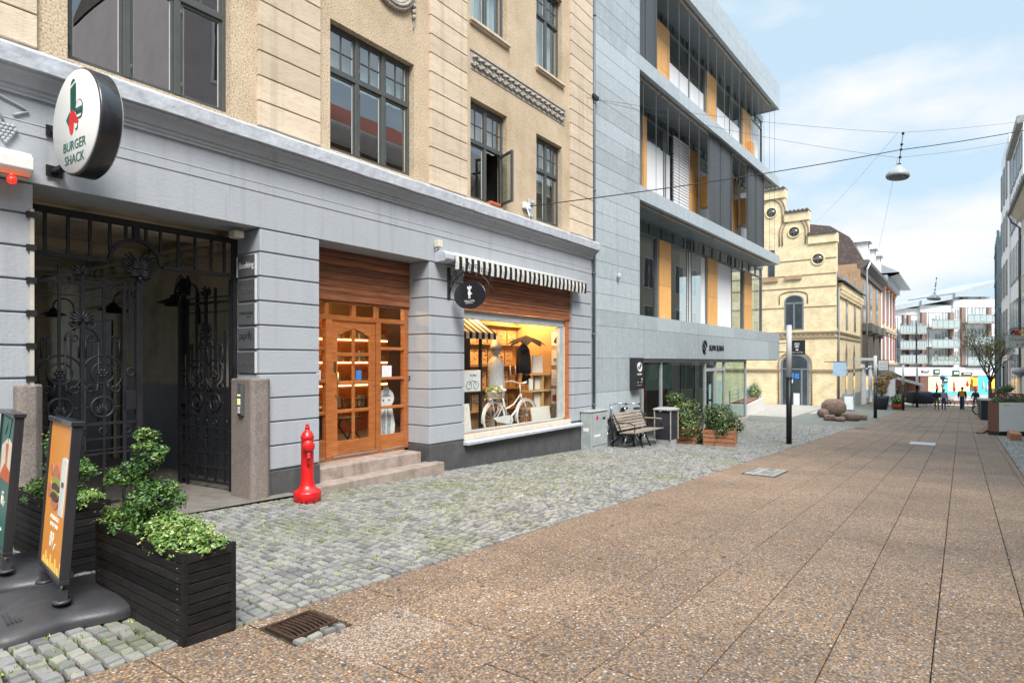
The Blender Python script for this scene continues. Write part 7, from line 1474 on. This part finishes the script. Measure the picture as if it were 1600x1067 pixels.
# ------------------------------------------------------------------ people
mat('skin', (.48, .27, .19), .6); mat('cloth_navy', (.02, .025, .04), .85); mat('jeans', (.05, .09, .18), .9); mat('cloth_grey', (.38, .35, .42), .85); mat('hair_red', (.45, .12, .04), .7); mat('hair_dark', (.02, .015, .012), .7); mat('backpack', (.60, .26, .03), .7); mat('olive', (.10, .09, .03), .85); mat('shoe', (.10, .06, .04), .7); mat('cloth_brown', (.14, .08, .05), .85)
def skin(name, pts, edges, rad, m, parent, lv=2, root=0):
    me = bpy.data.meshes.new(name); me.from_pydata(pts, edges, []); o = bpy.data.objects.new(name, me); COL.objects.link(o); s = o.modifiers.new('skin', 'SKIN'); s.use_smooth_shade = True
    for i, v in enumerate(me.skin_vertices[0].data): r = rad[i]; v.radius = r if isinstance(r, tuple) else (r, r); v.use_root = (i == root)
    ss = o.modifiers.new('sub', 'SUBSURF'); ss.levels = lv; ss.render_levels = lv; me.materials.append(MATS[m]); o.parent = parent; return o
def person(label, x, y, rz, h, top, legs, hair, stride=.22, arms=((.0, .05), (.0, -.05)), group=None, bag=None, stoop=0):
    t = thing('person', label, 'person', (x, y, g(x)), rz, group); k = h / 1.75; s = stride; K = lambda v: tuple(c * k for c in v)
    P = [(0, 0, .92), (0, 0, 1.10), (.01 + stoop, 0, 1.32), (.02 + stoop, 0, 1.45), (.03 + stoop, 0, 1.53),           # pelvis..neck
         (.0, .09, .88), (s * .5, .10, .48), (s * .9, .10, .09), (s * .9 + .14, .10, .03),
         (.0, -.09, .88), (-s * .3, -.10, .49), (-s, -.10, .12), (-s + .11, -.10, .03),
         (stoop, .18, 1.40), (stoop + arms[0][0] * .5, .23, 1.13), (stoop + arms[0][0] + .06, .22 , .90 + arms[0][1]), (stoop, -.18, 1.40), (stoop + arms[1][0] * .5, -.23, 1.13), (stoop + arms[1][0] + .06, -.22, .90 + arms[1][1])]
    Ed = [(0, 1), (1, 2), (2, 3), (3, 4), (0, 5), (5, 6), (6, 7), (7, 8), (0, 9), (9, 10), (10, 11), (11, 12), (2, 13), (13, 14), (14, 15), (2, 16), (16, 17), (17, 18)]
    Rr = [(.10, .13), (.10, .13), (.11, .15), (.07, .08), .05, .085, .062, .042, .04, .085, .062, .042, .04, .065, .048, .035, .065, .048, .035]
    body = skin('body', [K(p) for p in P], Ed, [tuple(c * k for c in r) if isinstance(r, tuple) else r * k for r in Rr], legs, t)
    hx = .04 + stoop
    m = MB(); m.M = Matrix.Scale(k, 4); m.ball((hx, 0, 1.635), .092, .078, .115, 14, 10); m.ball((hx + .095, 0, 1.62), .014, .014, .02, 6, 4); m.ball((hx + .08, 0, 1.575), .012, .022, .006, 6, 4)
    for q in (-1, 1): m.ball((hx, q * .08, 1.63), .018, .01, .03, 6, 4); m.ball((hx + .083, q * .03, 1.645), .008, .011, .008, 6, 4)
    m.build('head', 'skin', body)
    m = MB(); m.M = Matrix.Scale(k, 4); m.ball((hx - .018, 0, 1.66), .105, .092, .112, 14, 8); m.ball((hx - .06, 0, 1.58), .06, .075, .09, 10, 6); m.build('hair', hair, body)
    jp = [P[0], P[1], P[2], P[3], P[13], P[14], P[15], P[16], P[17], P[18]]; je = [(0, 1), (1, 2), (2, 3), (2, 4), (4, 5), (5, 6), (2, 7), (7, 8), (8, 9)]
    skin('jacket', [K(p) for p in jp], je, [tuple(c * k for c in r) if isinstance(r, tuple) else r * k for r in [(.135, .17), (.13, .17), (.14, .18), (.085, .10), .085, .07, .055, .085, .07, .055]], top, body)
    for q, i in ((1, 15), (-1, 18)):
        hp = P[i]; e = [(0, 0, 0), (.01, 0, -.07)]; pts = [hp, (hp[0] + .02, hp[1], hp[2] - .07)]; ed = [(0, 1)]; rr = [.022, .028]
        for f_ in range(4): b0 = len(pts); y_ = (f_ - 1.5) * .016; pts += [(hp[0] + .03, hp[1] + y_, hp[2] - .115), (hp[0] + .045, hp[1] + y_, hp[2] - .15 + .006 * abs(f_ - 1.5))]; ed += [(1, b0), (b0, b0 + 1)]; rr += [.009, .008]
        b0 = len(pts); pts += [(hp[0] + .055, hp[1] - q * .02, hp[2] - .09)]; ed += [(1, b0)]; rr += [.01]
        skin('hand', [K(p) for p in pts], ed, [r * k for r in rr], 'skin', body, 1)
    for i in (8, 12): p = P[i]; m = MB(); m.M = Matrix.Scale(k, 4); m.ball((p[0] - .03, p[1], p[2] + .015), .135, .052, .05, 10, 6); m.build('shoe', 'shoe', body)
    if bag: m = MB(); m.M = Matrix.Scale(k, 4); m.box(-.30 + stoop, -.12 + stoop, -.16, .16, 1.02, 1.46); tag(m.build('backpack', bag, None, .04, 3), 'orange backpack worn by the walker in the dark jacket', 'backpack'); b = bpy.data.objects['backpack']; b.matrix_world = Matrix.Translation((x, y, g(x))) @ Matrix.Rotation(rz, 4, 'Z')
    return t
person('person in a dark jacket with an orange backpack and jeans, walking away', 59.6, -1.0, -.05, 1.80, 'cloth_navy', 'jeans', 'hair_dark', .20, bag='backpack')
person('person with reddish hair in a grey coat walking away beside a companion', 57.8, .18, -.03, 1.62, 'cloth_grey', 'jeans', 'hair_red', .16)
person('person in dark top and olive trousers walking at the left of the grey coat', 57.3, .62, .1, 1.58, 'cloth_navy', 'olive', 'hair_dark', .18, arms=((.15, .2), (.2, .25)))
person('person in a dark jacket and blue jeans further away behind the backpack walker', 64.5, -2.0, .4, 1.66, 'cloth_navy', 'jeans', 'hair_red', .30, arms=((.2, .1), (-.1, .1)))
person('person in dark clothes standing among the cafe tables under the corner shop awning', 60.2, 3.3, 1.8, 1.72, 'cloth_navy', 'jeans', 'hair_dark', .05)
# ------------------------------------------------------------------ potted plants before the corner shop
def pot(label, x, y, r, h, blobs, m='autumn', pc='cover_blue'):
    t = thing('potted_plant', label, 'plant', (x, y, g(x))); q = MB(); q.lathe([(r * .7, 0), (r, h * .8), (r * 1.05, h), (r * .9, h), (r * .85, h * .9)], n=18); q.build('pot', pc, t); f = MB()
    for (c, rr, k) in blobs: cloud(f, c, rr, k, .12)
    f.build('foliage', m, t); s = MB(); s.cyl((0, 0, h * .8), (0, 0, blobs[-1][0][2]), .03, n=6); s.build('stem', 'stem', t)
pot('tall orange leaved plant in a dark pot by the corner shop', 51.8, 3.85, .45, 1.0, [((0, 0, 1.5), (.35, .35, .5), 500), ((0, 0, 2.1), (.5, .55, .5), 700), ((.0, -.5, 2.5), (.4, .5, .3), 350)])
pot('low bushy green plant in a reddish pot', 53.2, 3.0, .38, .4, [((0, 0, .7), (.45, .45, .4), 600)], 'leafy', 'terracotta'); pot('small green plant behind the bushy one, next to the third light post', 55.5, 3.0, .38, .4, [((0, 0, .8), (.45, .4, .4), 500)], 'leafy', 'terracotta')
for i in range(4):
    t = thing('cafe_chair', 'grey cafe chair beside the potted plants, number %s along the wall from the corner shop' % ('one', 'two', 'three', 'four')[i], 'chair', (56.5 + 1.2 * i, 3.5 + .25 * i, g(57 + i)), 2.2 + i); t['label'] = 'grey cafe chair under the corner shop awning'; t['group'] = 'cafe chairs under the awning'; m = MB(); m.box(-.22, .22, -.22, .22, .44, .47); m.build('seat', 'print_grey', t); m = MB(); m.box(-.22, -.19, -.22, .22, .5, .9); m.build('backrest', 'print_grey', t)
    for sx in (-1, 1):
        for sy in (-1, 1): m = MB(); m.cyl((sx * .2, sy * .2, 0), (sx * .2, sy * .2, .44), .014, n=5); m.build('leg', 'chrome', t)
# ------------------------------------------------------------------ street tree on the right
mat('bark', (.11, .09, .075), .9, bump=.5, bscale=20)
T = thing('street_tree', 'thinly leaved street tree among the planters on the right side', 'tree', (54.3, -2.5, g(54.3))); m = MB(); tips = []
def branch(p, d, l, r, n):
    q = p + d * l * .5 + Vector((R() - .5, R() - .5, R() - .3)) * .1 * l; e = p + d * l; m.tube([p, q, e], [r, r * .85, r * .6], 5)
    tips.append(e); tips.append(q)
    if n:
        for i in range(3 if n > 1 else 3):
            a = R() * 6.28; v = (d + Vector((cos(a), sin(a), .25)) * (.55 + .25 * R())).normalized(); branch(e if i else q, v, l * (.62 + .22 * R()), r * .55, n - 1)
m.tube([(0, 0, -.1), (.03, 0, 1.0), (0, .02, 2.2)], [.14, .11, .10], 8)
for i in range(5): a = i * 1.26; branch(Vector((0, 0, 2.1 + .25 * (i % 2))), Vector((cos(a) * .5, sin(a) * .5, 1)).normalized(), 1.35, .06, 4)
m.build('trunk', 'bark', T); f = MB()
for e in tips:
    for i in range(3): v = Vector((random.gauss(0, 1), random.gauss(0, 1), random.gauss(0, 1))) * .26; f.leaf(e + v, (R() - .5, R() - .5, R() - .5), .10, 0, .2 + .7 * R() ** 1.5)
mat('tree_leaf', (.30, .27, .08), .7, col2=(.09, .10, .035), attr=.6, scale=1.2); f.build('crown', 'tree_leaf', T)
# ------------------------------------------------------------------ right side: planters, board, boxes
def tp(m, x, y, z): return (x, y, z)
mat('fence_wood', (.24, .11, .07), .7, col2=(.15, .07, .045), scale=4, stretch=(9, 9, 1), attr=.15)
t = thing('planter_screen', 'white fronted planter box with green and pink plants at the right edge', 'planter', (27.2, -1.50, g(27.2)), radians(-54)); m = MB(); m.box(0, 2.6, 0, .5, .12, 1.16); m.box(0, 2.6, .0, .5, -.05, .1199, 1); m.build('box', ['fence_wood', 'post_black'], t); m = MB(); m.box(.0, 1.28, -.02, -.001, .15, 1.16); m.box(1.29, 2.6, -.02, -.001, .15, 1.16); mat('board_white', (.93, .94, .94), .5, col2=(.90, .92, .91)); m.build('board', 'board_white', t); m = MB(); m.box(.12, .38, -.024, -.0205, 1.06, 1.075); m.build('small_print', 'print_grey', t)
f = MB(); 
for i in range(7): cloud(f, (.2 + i * .38, .25, 1.22), (.26, .24, .14), 300, .06, .05, .75)
f.build('foliage', 'leafy', t); f = MB()
for i in range(26): f.ball((R() * 2.6, .1 + .3 * R(), 1.36 + .06 * R()), .022, n=5, k=3)
f.build('flower', 'petal_pink', t)
t = thing('timber_fence', 'brown timber screen at the corner of the outdoor seating', 'fence', (30.5, -1.5, g(30.5)), radians(-8)); m = MB()
for i in range(16): m.box(i * .24, i * .24 + .235, 0, .04, .0, 1.5)
for i in range(7): m.box(-.04, 0.0, -.02 - i * .15 - .145, -.02 - i * .15, 0, 1.5)
m.build('boards', 'fence_wood', t); m = MB(); m.box(-.2, 3.9, -.1, 1.0, -.05, .12) if 0 else m.box(-2.8, 3.9, .045, .25, -.1, .16); m.build('deck_edge', 'fence_wood', t)
f = MB()
for i in range(8): cloud(f, (.3 + i * .5, -.2, 1.58), (.3, .2, .16), 160, .07, .0, .8)
tag(f.build('fence_plants', 'leafy', t), kind='stuff')
t = thing('fence_post', 'short timber end post at the right edge of the photo', 'post', (24.8, -1.62, g(24.8))); m = MB(); m.box(-.1, 1.2, -.3, -.02, -.05, .22); m.build('beam', 'box_wood', t)
for i, (x, y, lb) in enumerate(((41.5, -1.95, 'nearest dark metal planter box at the right of the slabs'), (44.2, -1.95, 'olive planter box just behind the nearest dark one'))):
    t = thing('dark_planter', lb, 'planter', (x, y, g(x))); m = MB(); m.box(-.6, .6, -.45, .45, 0, 1.05); m.build('box', 'cover_blue' if i == 0 else 'olive', t, .02); m = MB(); m.box(-.65, .65, -.5, .5, 1.051, 1.1); m.build('rim', 'trim_grey', t)
t = thing('street_table', 'dark standing table by the rack at the right of the street', 'table', (50.2, -1.75, g(50))); m = MB(); m.lathe([(.4, 1.0), (.4, 1.05)], n=18); m.build('table_top', 'post_black', t); m = MB(); m.cyl((0, 0, 0), (0, 0, 1), .05); m.build('leg', 'post_black', t)
t = thing('bike_rack', 'low dark hoop bicycle rack at the right of the street', 'bike rack', (47.5, -1.8, g(47.5))); m = MB(); m.tube([(0, .0, 0), (0, .35, .1), (0, .5, .35), (0, .35, .6), (0, 0, .65)], .04, 6); m.build('hoop', 'post_black', t)
for (x, y, lb) in ((62, -1.0, 'dark bollard behind the walker with the backpack'), (61.5, -2.9, 'dark bollard beside the tree')): m = MB(); m.cyl((x, y, g(x)), (x, y, g(x) + 1.0), .09, n=10); m.ball((x, y, g(x) + 1.0), .09, n=10); tag(m.build('bollard', 'post_black'), lb, 'bollard')
t = thing('traffic_sign', 'small round blue and pink traffic sign on a pole at the end of the street', 'sign', (66, .3, g(66))); m = MB(); m.cyl((0, 0, 0), (0, 0, 2.9), .04, n=6); m.build('pole', 'trim_grey', t); m = MB(); m.lathe([(.2, 0), (.2, .04)], (-.06, 0, 2.6), 16, ax='x'); m.lathe([(.16, 0), (.16, .04)], (-.06, 0, 1.95), 16, ax='x', m=1); m.build('disc', ['blue_paper', 'petal_pink'], t)
# ------------------------------------------------------------------ right hand buildings
mat('cream_wall', (.62, .57, .47), .8, col2=(.54, .49, .40), scale=2, dirt=.25); mat('purple_render', (.62, .56, .57), .85, col2=(.50, .45, .46), scale=1.2, detail=8)
def block(name, label, x0, x1, Y, z1, m, wins, eave=None, roof=None, depth=10, wmat='dark_glass', trim='white_wall'):
    B = thing(name, label, 'building', (x0, Y, 0)); q = MB(); q.box(0, x1 - x0, -depth, 0, g(x1) - 1, z1); q.build('wall', m, B); L_ = x1 - x0
    for (zz0, zz1, wd, gap) in wins:
        x = gap
        while x + wd < L_: f = MB(); w = MB(); f.box(x - .08, x + wd + .08, 0, .05, zz0 - .1, zz1 + .08); w.box(x, x + wd, .05, .06, zz0, zz1); f.box(x + wd / 2 - .03, x + wd / 2 + .03, .06, .08, zz0, zz1); fo = f.build('window', trim, B); w.build('pane', wmat, fo); x += wd + gap
    if eave: q = MB(); q.prism([(0, z1 - .5), (.15, z1 - .4), (.45, z1 - .05), (.5, z1 + .05), (.5, z1 + .12), (-.1, z1 + .12), (-.1, z1 - .5)], 0, L_, ax='x'); q.build('eave', eave, B)
    if roof: q = MB(); q.add([(0, .3, z1 + .12), (L_, .3, z1 + .12), (L_, -4, z1 + 3), (0, -4, z1 + 3), (0, -9, z1 + .12), (L_, -9, z1 + .12)], [(0, 1, 2, 3), (3, 2, 5, 4), (0, 3, 4), (1, 5, 2)]); q.build('roof', roof, B)
    return B
block('low_house', 'low pale house opposite the gate, behind the photographer', -14, 8.85, -5.2, 6.4, 'cream_wall', [(0.3, 2.6, 2.2, 1.2), (4.2, 5.9, 1.2, 1.3)], 'trim_grey', 'tile_old')
block('rendered_house', 'tall dull purple rendered house opposite the beige one, seen in its windows', 8.9, 12.4, -5.2, 14.5, 'purple_render', [(0.3, 2.6, 2.2, .5), (4.2, 5.9, 1.1, .9), (7.4, 9.2, 1.1, .9), (10.4, 12.2, 1.1, .9)], 'trim_grey', 'tile_old')
block('brick_block', 'dark brick house across the street, seen only as a reflection', 12.42, 22, -5.0, 10.2, 'brown_brick', [(0, 2.4, 2.4, 1.0), (3.6, 5.2, 1.6, 1.4), (6.6, 8.4, 1.4, 1.1)], 'white_wall', 'red_tile')
block('cream_house', 'cream house with a heavy eave and grey gutter at the right edge of the photo', 22.02, 47.0, -3.62, 10.4, 'cream_wall', [(-.3, 2.2, 2.0, 1.2), (3.4, 5.4, 1.2, 1.2), (6.7, 8.7, 1.2, 1.2)], 'cream_wall', 'zinc')
m = MB(); m.tube([(22, -3.05, 10.5), (47.2, -3.05, 10.5)], .09, 6); m.tube([(47.2, -3.05, 10.45), (47.2, -3.2, 10.0), (47.0, -3.55, 9.6), (47, -3.55, -1)], .06, 6); tag(m.build('gutter', 'pipe_grey', bpy.data.objects['cream_house'])); bpy.data.objects['gutter.001' if 'gutter.001' in bpy.data.objects else 'gutter'].matrix_parent_inverse = Matrix.Translation((-22.02, 3.62, 0))
R2_ = block('white_house', 'narrow white building with grey window strips beyond the cream house', 47.02, 55.6, -3.72, 16.3, 'white_wall', [(-.6, 2.0, 1.4, .5), (3.2, 5.6, 1.4, .7), (7, 9.2, 1.4, .7), (10.6, 12.8, 1.4, .7), (13.6, 15.4, 1.4, .7)], None, None, 10, 'dark_glass', 'trim_grey')
m = MB(); m.box(0, 8.5, -.02, .3, 15.9, 16.35); m.build('coping', 'trim_grey', R2_)
R3_ = block('tall_white_house', 'tallest white building on the right with a glazed stair strip', 55.62, 63.0, -3.62, 17.9, 'white_wall', [(-1, 1.6, 1.6, 1.0), (3, 5.4, 1.0, 1.4), (6.6, 9, 1.0, 1.4), (10.2, 12.6, 1.0, 1.4), (13.8, 16.4, 1.0, 1.4)], None, None, 10, 'frame_bluegrey', 'trim_grey')
m = MB(); m.box(-.03, 0, -.5, -.1, 0, 17.2); m.build('corner_strip', 'frame_bluegrey', R3_)
# teal glass building
a = ray(1558.5); D7 = dirV(1526); A7 = atan2(D7[1], D7[0]); Xb = 70.0; kx = Xb / a[0]; P7 = (Xb, a[1] * kx)
B7 = thing('glass_building', 'turquoise glass building with dark corner post and a large poster', 'building', (P7[0], P7[1], 0), A7)
mat('teal_glass', (.20, .42, .46), .15, col2=(.30, .52, .55), scale=.4, spec=.8); mat('teal_dark', (.06, .11, .12), .2, spec=.8)
Z7 = EYE + 203 / 940 * (P7[0] * CT + P7[1] * ST); m = MB(); m.box(.05, 11.5, -9, -.0, -3.5, Z7); m.build('glass_wall', 'teal_glass', B7); m = MB(); m.box(-.05, .049, -9, -.05, -3.5, 6.5); m.build('dark_glazing', 'teal_dark', B7)
m = MB(); m.box(-.12, .12, -.12, .06, -3.5, Z7 + .1, 0)
for z in range(0, 13, 3): m.box(.12, 11.5, .001, .05, z + .4, z + .6); m.box(-.10, -.051, -9, -.12, z + .4, z + .5)
for x in range(1, 11, 2): m.box(x, x + .1, .001, .04, -3, Z7)
m.build('frame', 'pipe_grey', B7); m = MB(); m.box(-.14, -.051, -2.6, -.3, 6.8, 13.2); mat('poster_blue', (.45, .58, .78), .5, col2=(.72, .74, .80), scale=.6, dirt=.7, dscale=.5, dcol=(.45, .12, .16)); m.build('poster', 'poster_blue', B7)
# ------------------------------------------------------------------ restaurant sign with lobster shaped top
x, y = ray(1577); k = 30.0; X, Y = x * k, y * k; zt, zb = EYE + 40 / 940 * k, EYE + 22.5 / 940 * k
t = thing('restaurant_sign', 'pale green box sign with red Italian restaurant lettering on a pole', 'sign', (X, Y, 0), TH - pi / 2 + radians(2)); W_ = 1.7
m = MB(); m.box(0, W_, 0, .16, zb, zt); mat('sign_mint', (.62, .74, .70), .5); m.build('panel', 'sign_mint', t); m = MB(); h_ = zt - zb
for b in ((-.03, W_ + .03, -.02, .18, zt, zt + .03), (-.03, W_ + .03, -.02, .18, zb - .03, zb), (-.03, 0, -.02, .18, zb, zt), (W_, W_ + .03, -.02, .18, zb, zt)): m.box(*b)
m.cyl((-.04, .08, zt + .62), (W_, .08, zt + .62), .012, n=6); m.cyl((.45, .08, zt + .35), (.45, .08, zt + .62), .02, n=6); m.build('frame', 'cabinet_grey', t)
text('ITALIENSK PIZZA', 'lettering', .22, TM((.06, -.002, zb + h_ * .55), (1, 0, 0), (0, 0, 1)), 'ink_wine', t, depth=.003, sx=.95, align='LEFT'); text('& SALAT', 'lettering', .22, TM((.36, -.002, zb + h_ * .12), (1, 0, 0), (0, 0, 1)), 'ink_wine', t, depth=.003, sx=.95, align='LEFT')
m = MB(); m.ball((.45, .08, zt + .18), .16, .06, .13, 10, 6, 0); m.ball((.62, .08, zt + .2), .12, .05, .07, 8, 5, 1); m.box(.75, 1.3, .04, .12, zt + .07, zt + .33, 1); m.prism([(.2, zt + .1), (.32, zt + .3), (.22, zt + .3), (.1, zt + .1)], .03, .12, 2); m.tube([(.05, .08, zt + .28), (.15, .08, zt + .36), (.4, .08, zt + .38), (.9, .08, zt + .40)], .02, 5, 2); m.build('top_figure', ['red_paint', 'kiosk_yellow', 'cover_blue'], t)
m = MB(); m.cyl((-.22, .1, g(X) - .1), (-.22, .1, EYE - .2), .03, n=8); m.ball((-.22, .1, EYE - .25), .06); tag(m.build('flag_pole', 'post_black', t)); 
x, y = ray(1594); t = thing('street_light', 'grey dome street lamp beside the restaurant sign', 'street light', (x * 31, y * 31, g(x * 31))); m = MB(); m.cyl((0, 0, 0), (0, 0, 2.35 - 0 + 0), .06, n=8); m.build('pole', 'cream_wall', t); m = MB(); m.lathe([(.3, 2.5), (.34, 2.58), (.30, 2.70), (.18, 2.78), (.02, 2.8)], n=18); m.lathe([(.06, 2.3), (.28, 2.5)], n=14); m.build('dome', 'bin_grey', t)
# ------------------------------------------------------------------ street lamp hanging in wires
LP = Vector((17.9, 1.0, 0)); zc = 15.11; Zp = lambda py: EYE - (py - 565) / 940 * zc
t = thing('hanging_street_lamp', 'grey bell shaped street lamp hanging from wires over the street', 'street light', (LP.x, LP.y, Zp(278))); q = Zp(278); m = MB(); H = Zp(257) - q
m.lathe([(.245, 0), (.262, .02), (.258, .07), (.20, .15), (.11, .24), (.05, .30), (.03, .34), (.02, .34)], n=32); mat('lamp_grey', (.42, .46, .48), .4, coat=.3); m.M = None; m.build('shade', 'lamp_grey', t); m = MB(); m.lathe([(.238, -.012), (.24, .0), (.1, -.03), (.02, -.035)][::-1], n=24); mat('lamp_under', (.20, .21, .24), .5); m.build('glass_cover', 'lamp_under', t)
m = MB(); m.cyl((0, 0, .34), (0, 0, Zp(208) - q), .008, n=6)
for py in (209, 226, 234, 246): m.lathe([(.012, -.035), (.03, -.02), (.03, .02), (.012, .035)], (0, 0, Zp(py) - q), 8)
m.box(-.05, .05, -.01, .01, Zp(209) - q, Zp(207) - q); m.lathe([(.045, 0), (.045, .02)], (0, 0, .33), 10); m.build('suspension', 'rust_iron', t); t.rotation_euler = (radians(6), radians(4), 0)
def wire(label, pts, r=.008, sag=.15, m_='ink_black'):
    m = MB(); P = []
    for a, b in zip(pts, pts[1:]):
        a, b = Vector(a), Vector(b)
        for i in range(13): u = i / 12; p = a.lerp(b, u); p.z -= sag * 4 * u * (1 - u); P.append(p)
    m.tube(P, r, 5); return tag(m.build('overhead_wire', m_), label, 'wire')
xw, yw_ = ray(822); ka = 6.55 / yw_; Aw = (xw * ka, 6.55, EYE + 242 / 940 * ka); kb = 18.07; Bw = (24.9, -3.62, EYE + 384 / 940 * kb)
wire('thick black cable from the bracket on the beige wall past the hanging lamp', [Aw, (LP.x, LP.y, Zp(235.5)), Bw], .011, .07)
x1_, y1_ = ray(918); k1 = 6.5 / y1_; Cw = (x1_ * k1, 6.5, EYE + 412 / 940 * k1)
wire('upper thin wire from the seam of the two buildings to the top of the lamp', [Cw, (LP.x, LP.y, Zp(208)), (24.9, -3.62, EYE + 394 / 940 * kb)], .0035, .10); wire('lower thin wire from the seam of the buildings to the lamp suspension', [Cw, (LP.x, LP.y, Zp(247)), (24.9, -3.62, EYE + 372 / 940 * kb)], .0035, .12)
zg = GP(1222, 384); wire('thin wire from the lamp top to the front of the brick house', [(LP.x, LP.y, Zp(209)), (P3[0] - .1, P3[1] + zg[0], zg[1])], .003, .5); wire('thin wire from the lamp foot down the street to the ornate house', [(LP.x, LP.y, Zp(248)), (68, 6.4, 9.0)], .003, .8)
for i, (x, y, lb) in enumerate(((46, 1.2, 'second hanging lamp far down the street'),)):
    x_, y_ = ray(1459); k_ = 50; z_ = EYE - (468 - 565) / 940 * k_; q = copy_tree(t); q['label'] = 'small hanging street lamp far down the street before the white apartment block'; q.location = (x_ * k_, y_ * k_, z_); q.scale = (1.9, 1.9, 1.6)
m = MB(); a = at(822, 323, 6.56); m.box(a[0] - .12, a[0] + .06, 6.50, 6.57, a[2] - .05, a[2] + .06, 1); m.box(a[0] + .07, a[0] + .22, 6.54, 6.575, a[2] - .16, a[2] + .16); m.ball((a[0] + .15, 6.50, a[2] + .1), .035); m.tube([(a[0] - .05, 6.5, a[2] - .05), (a[0] - .02, 6.47, a[2] - .2), (a[0] + .02, 6.5, a[2] - .25)], .014, 5, m=1)
tag(m.build('cable_bracket', ['cornice_paint', 'ink_white'], None, .006), 'white junction box and grey bracket holding the cable on the beige wall', 'bracket')
m = MB(); m.box(12.15, 12.4, 6.48, 6.58, 7.60, 7.68); tag(m.build('wire_hook', 'black_iron'), 'small dark wire hook in the seam of the two buildings', 'hook')
print('OBJ', len(bpy.data.objects), 'faces', sum(len(m.polygons) for m in bpy.data.meshes))
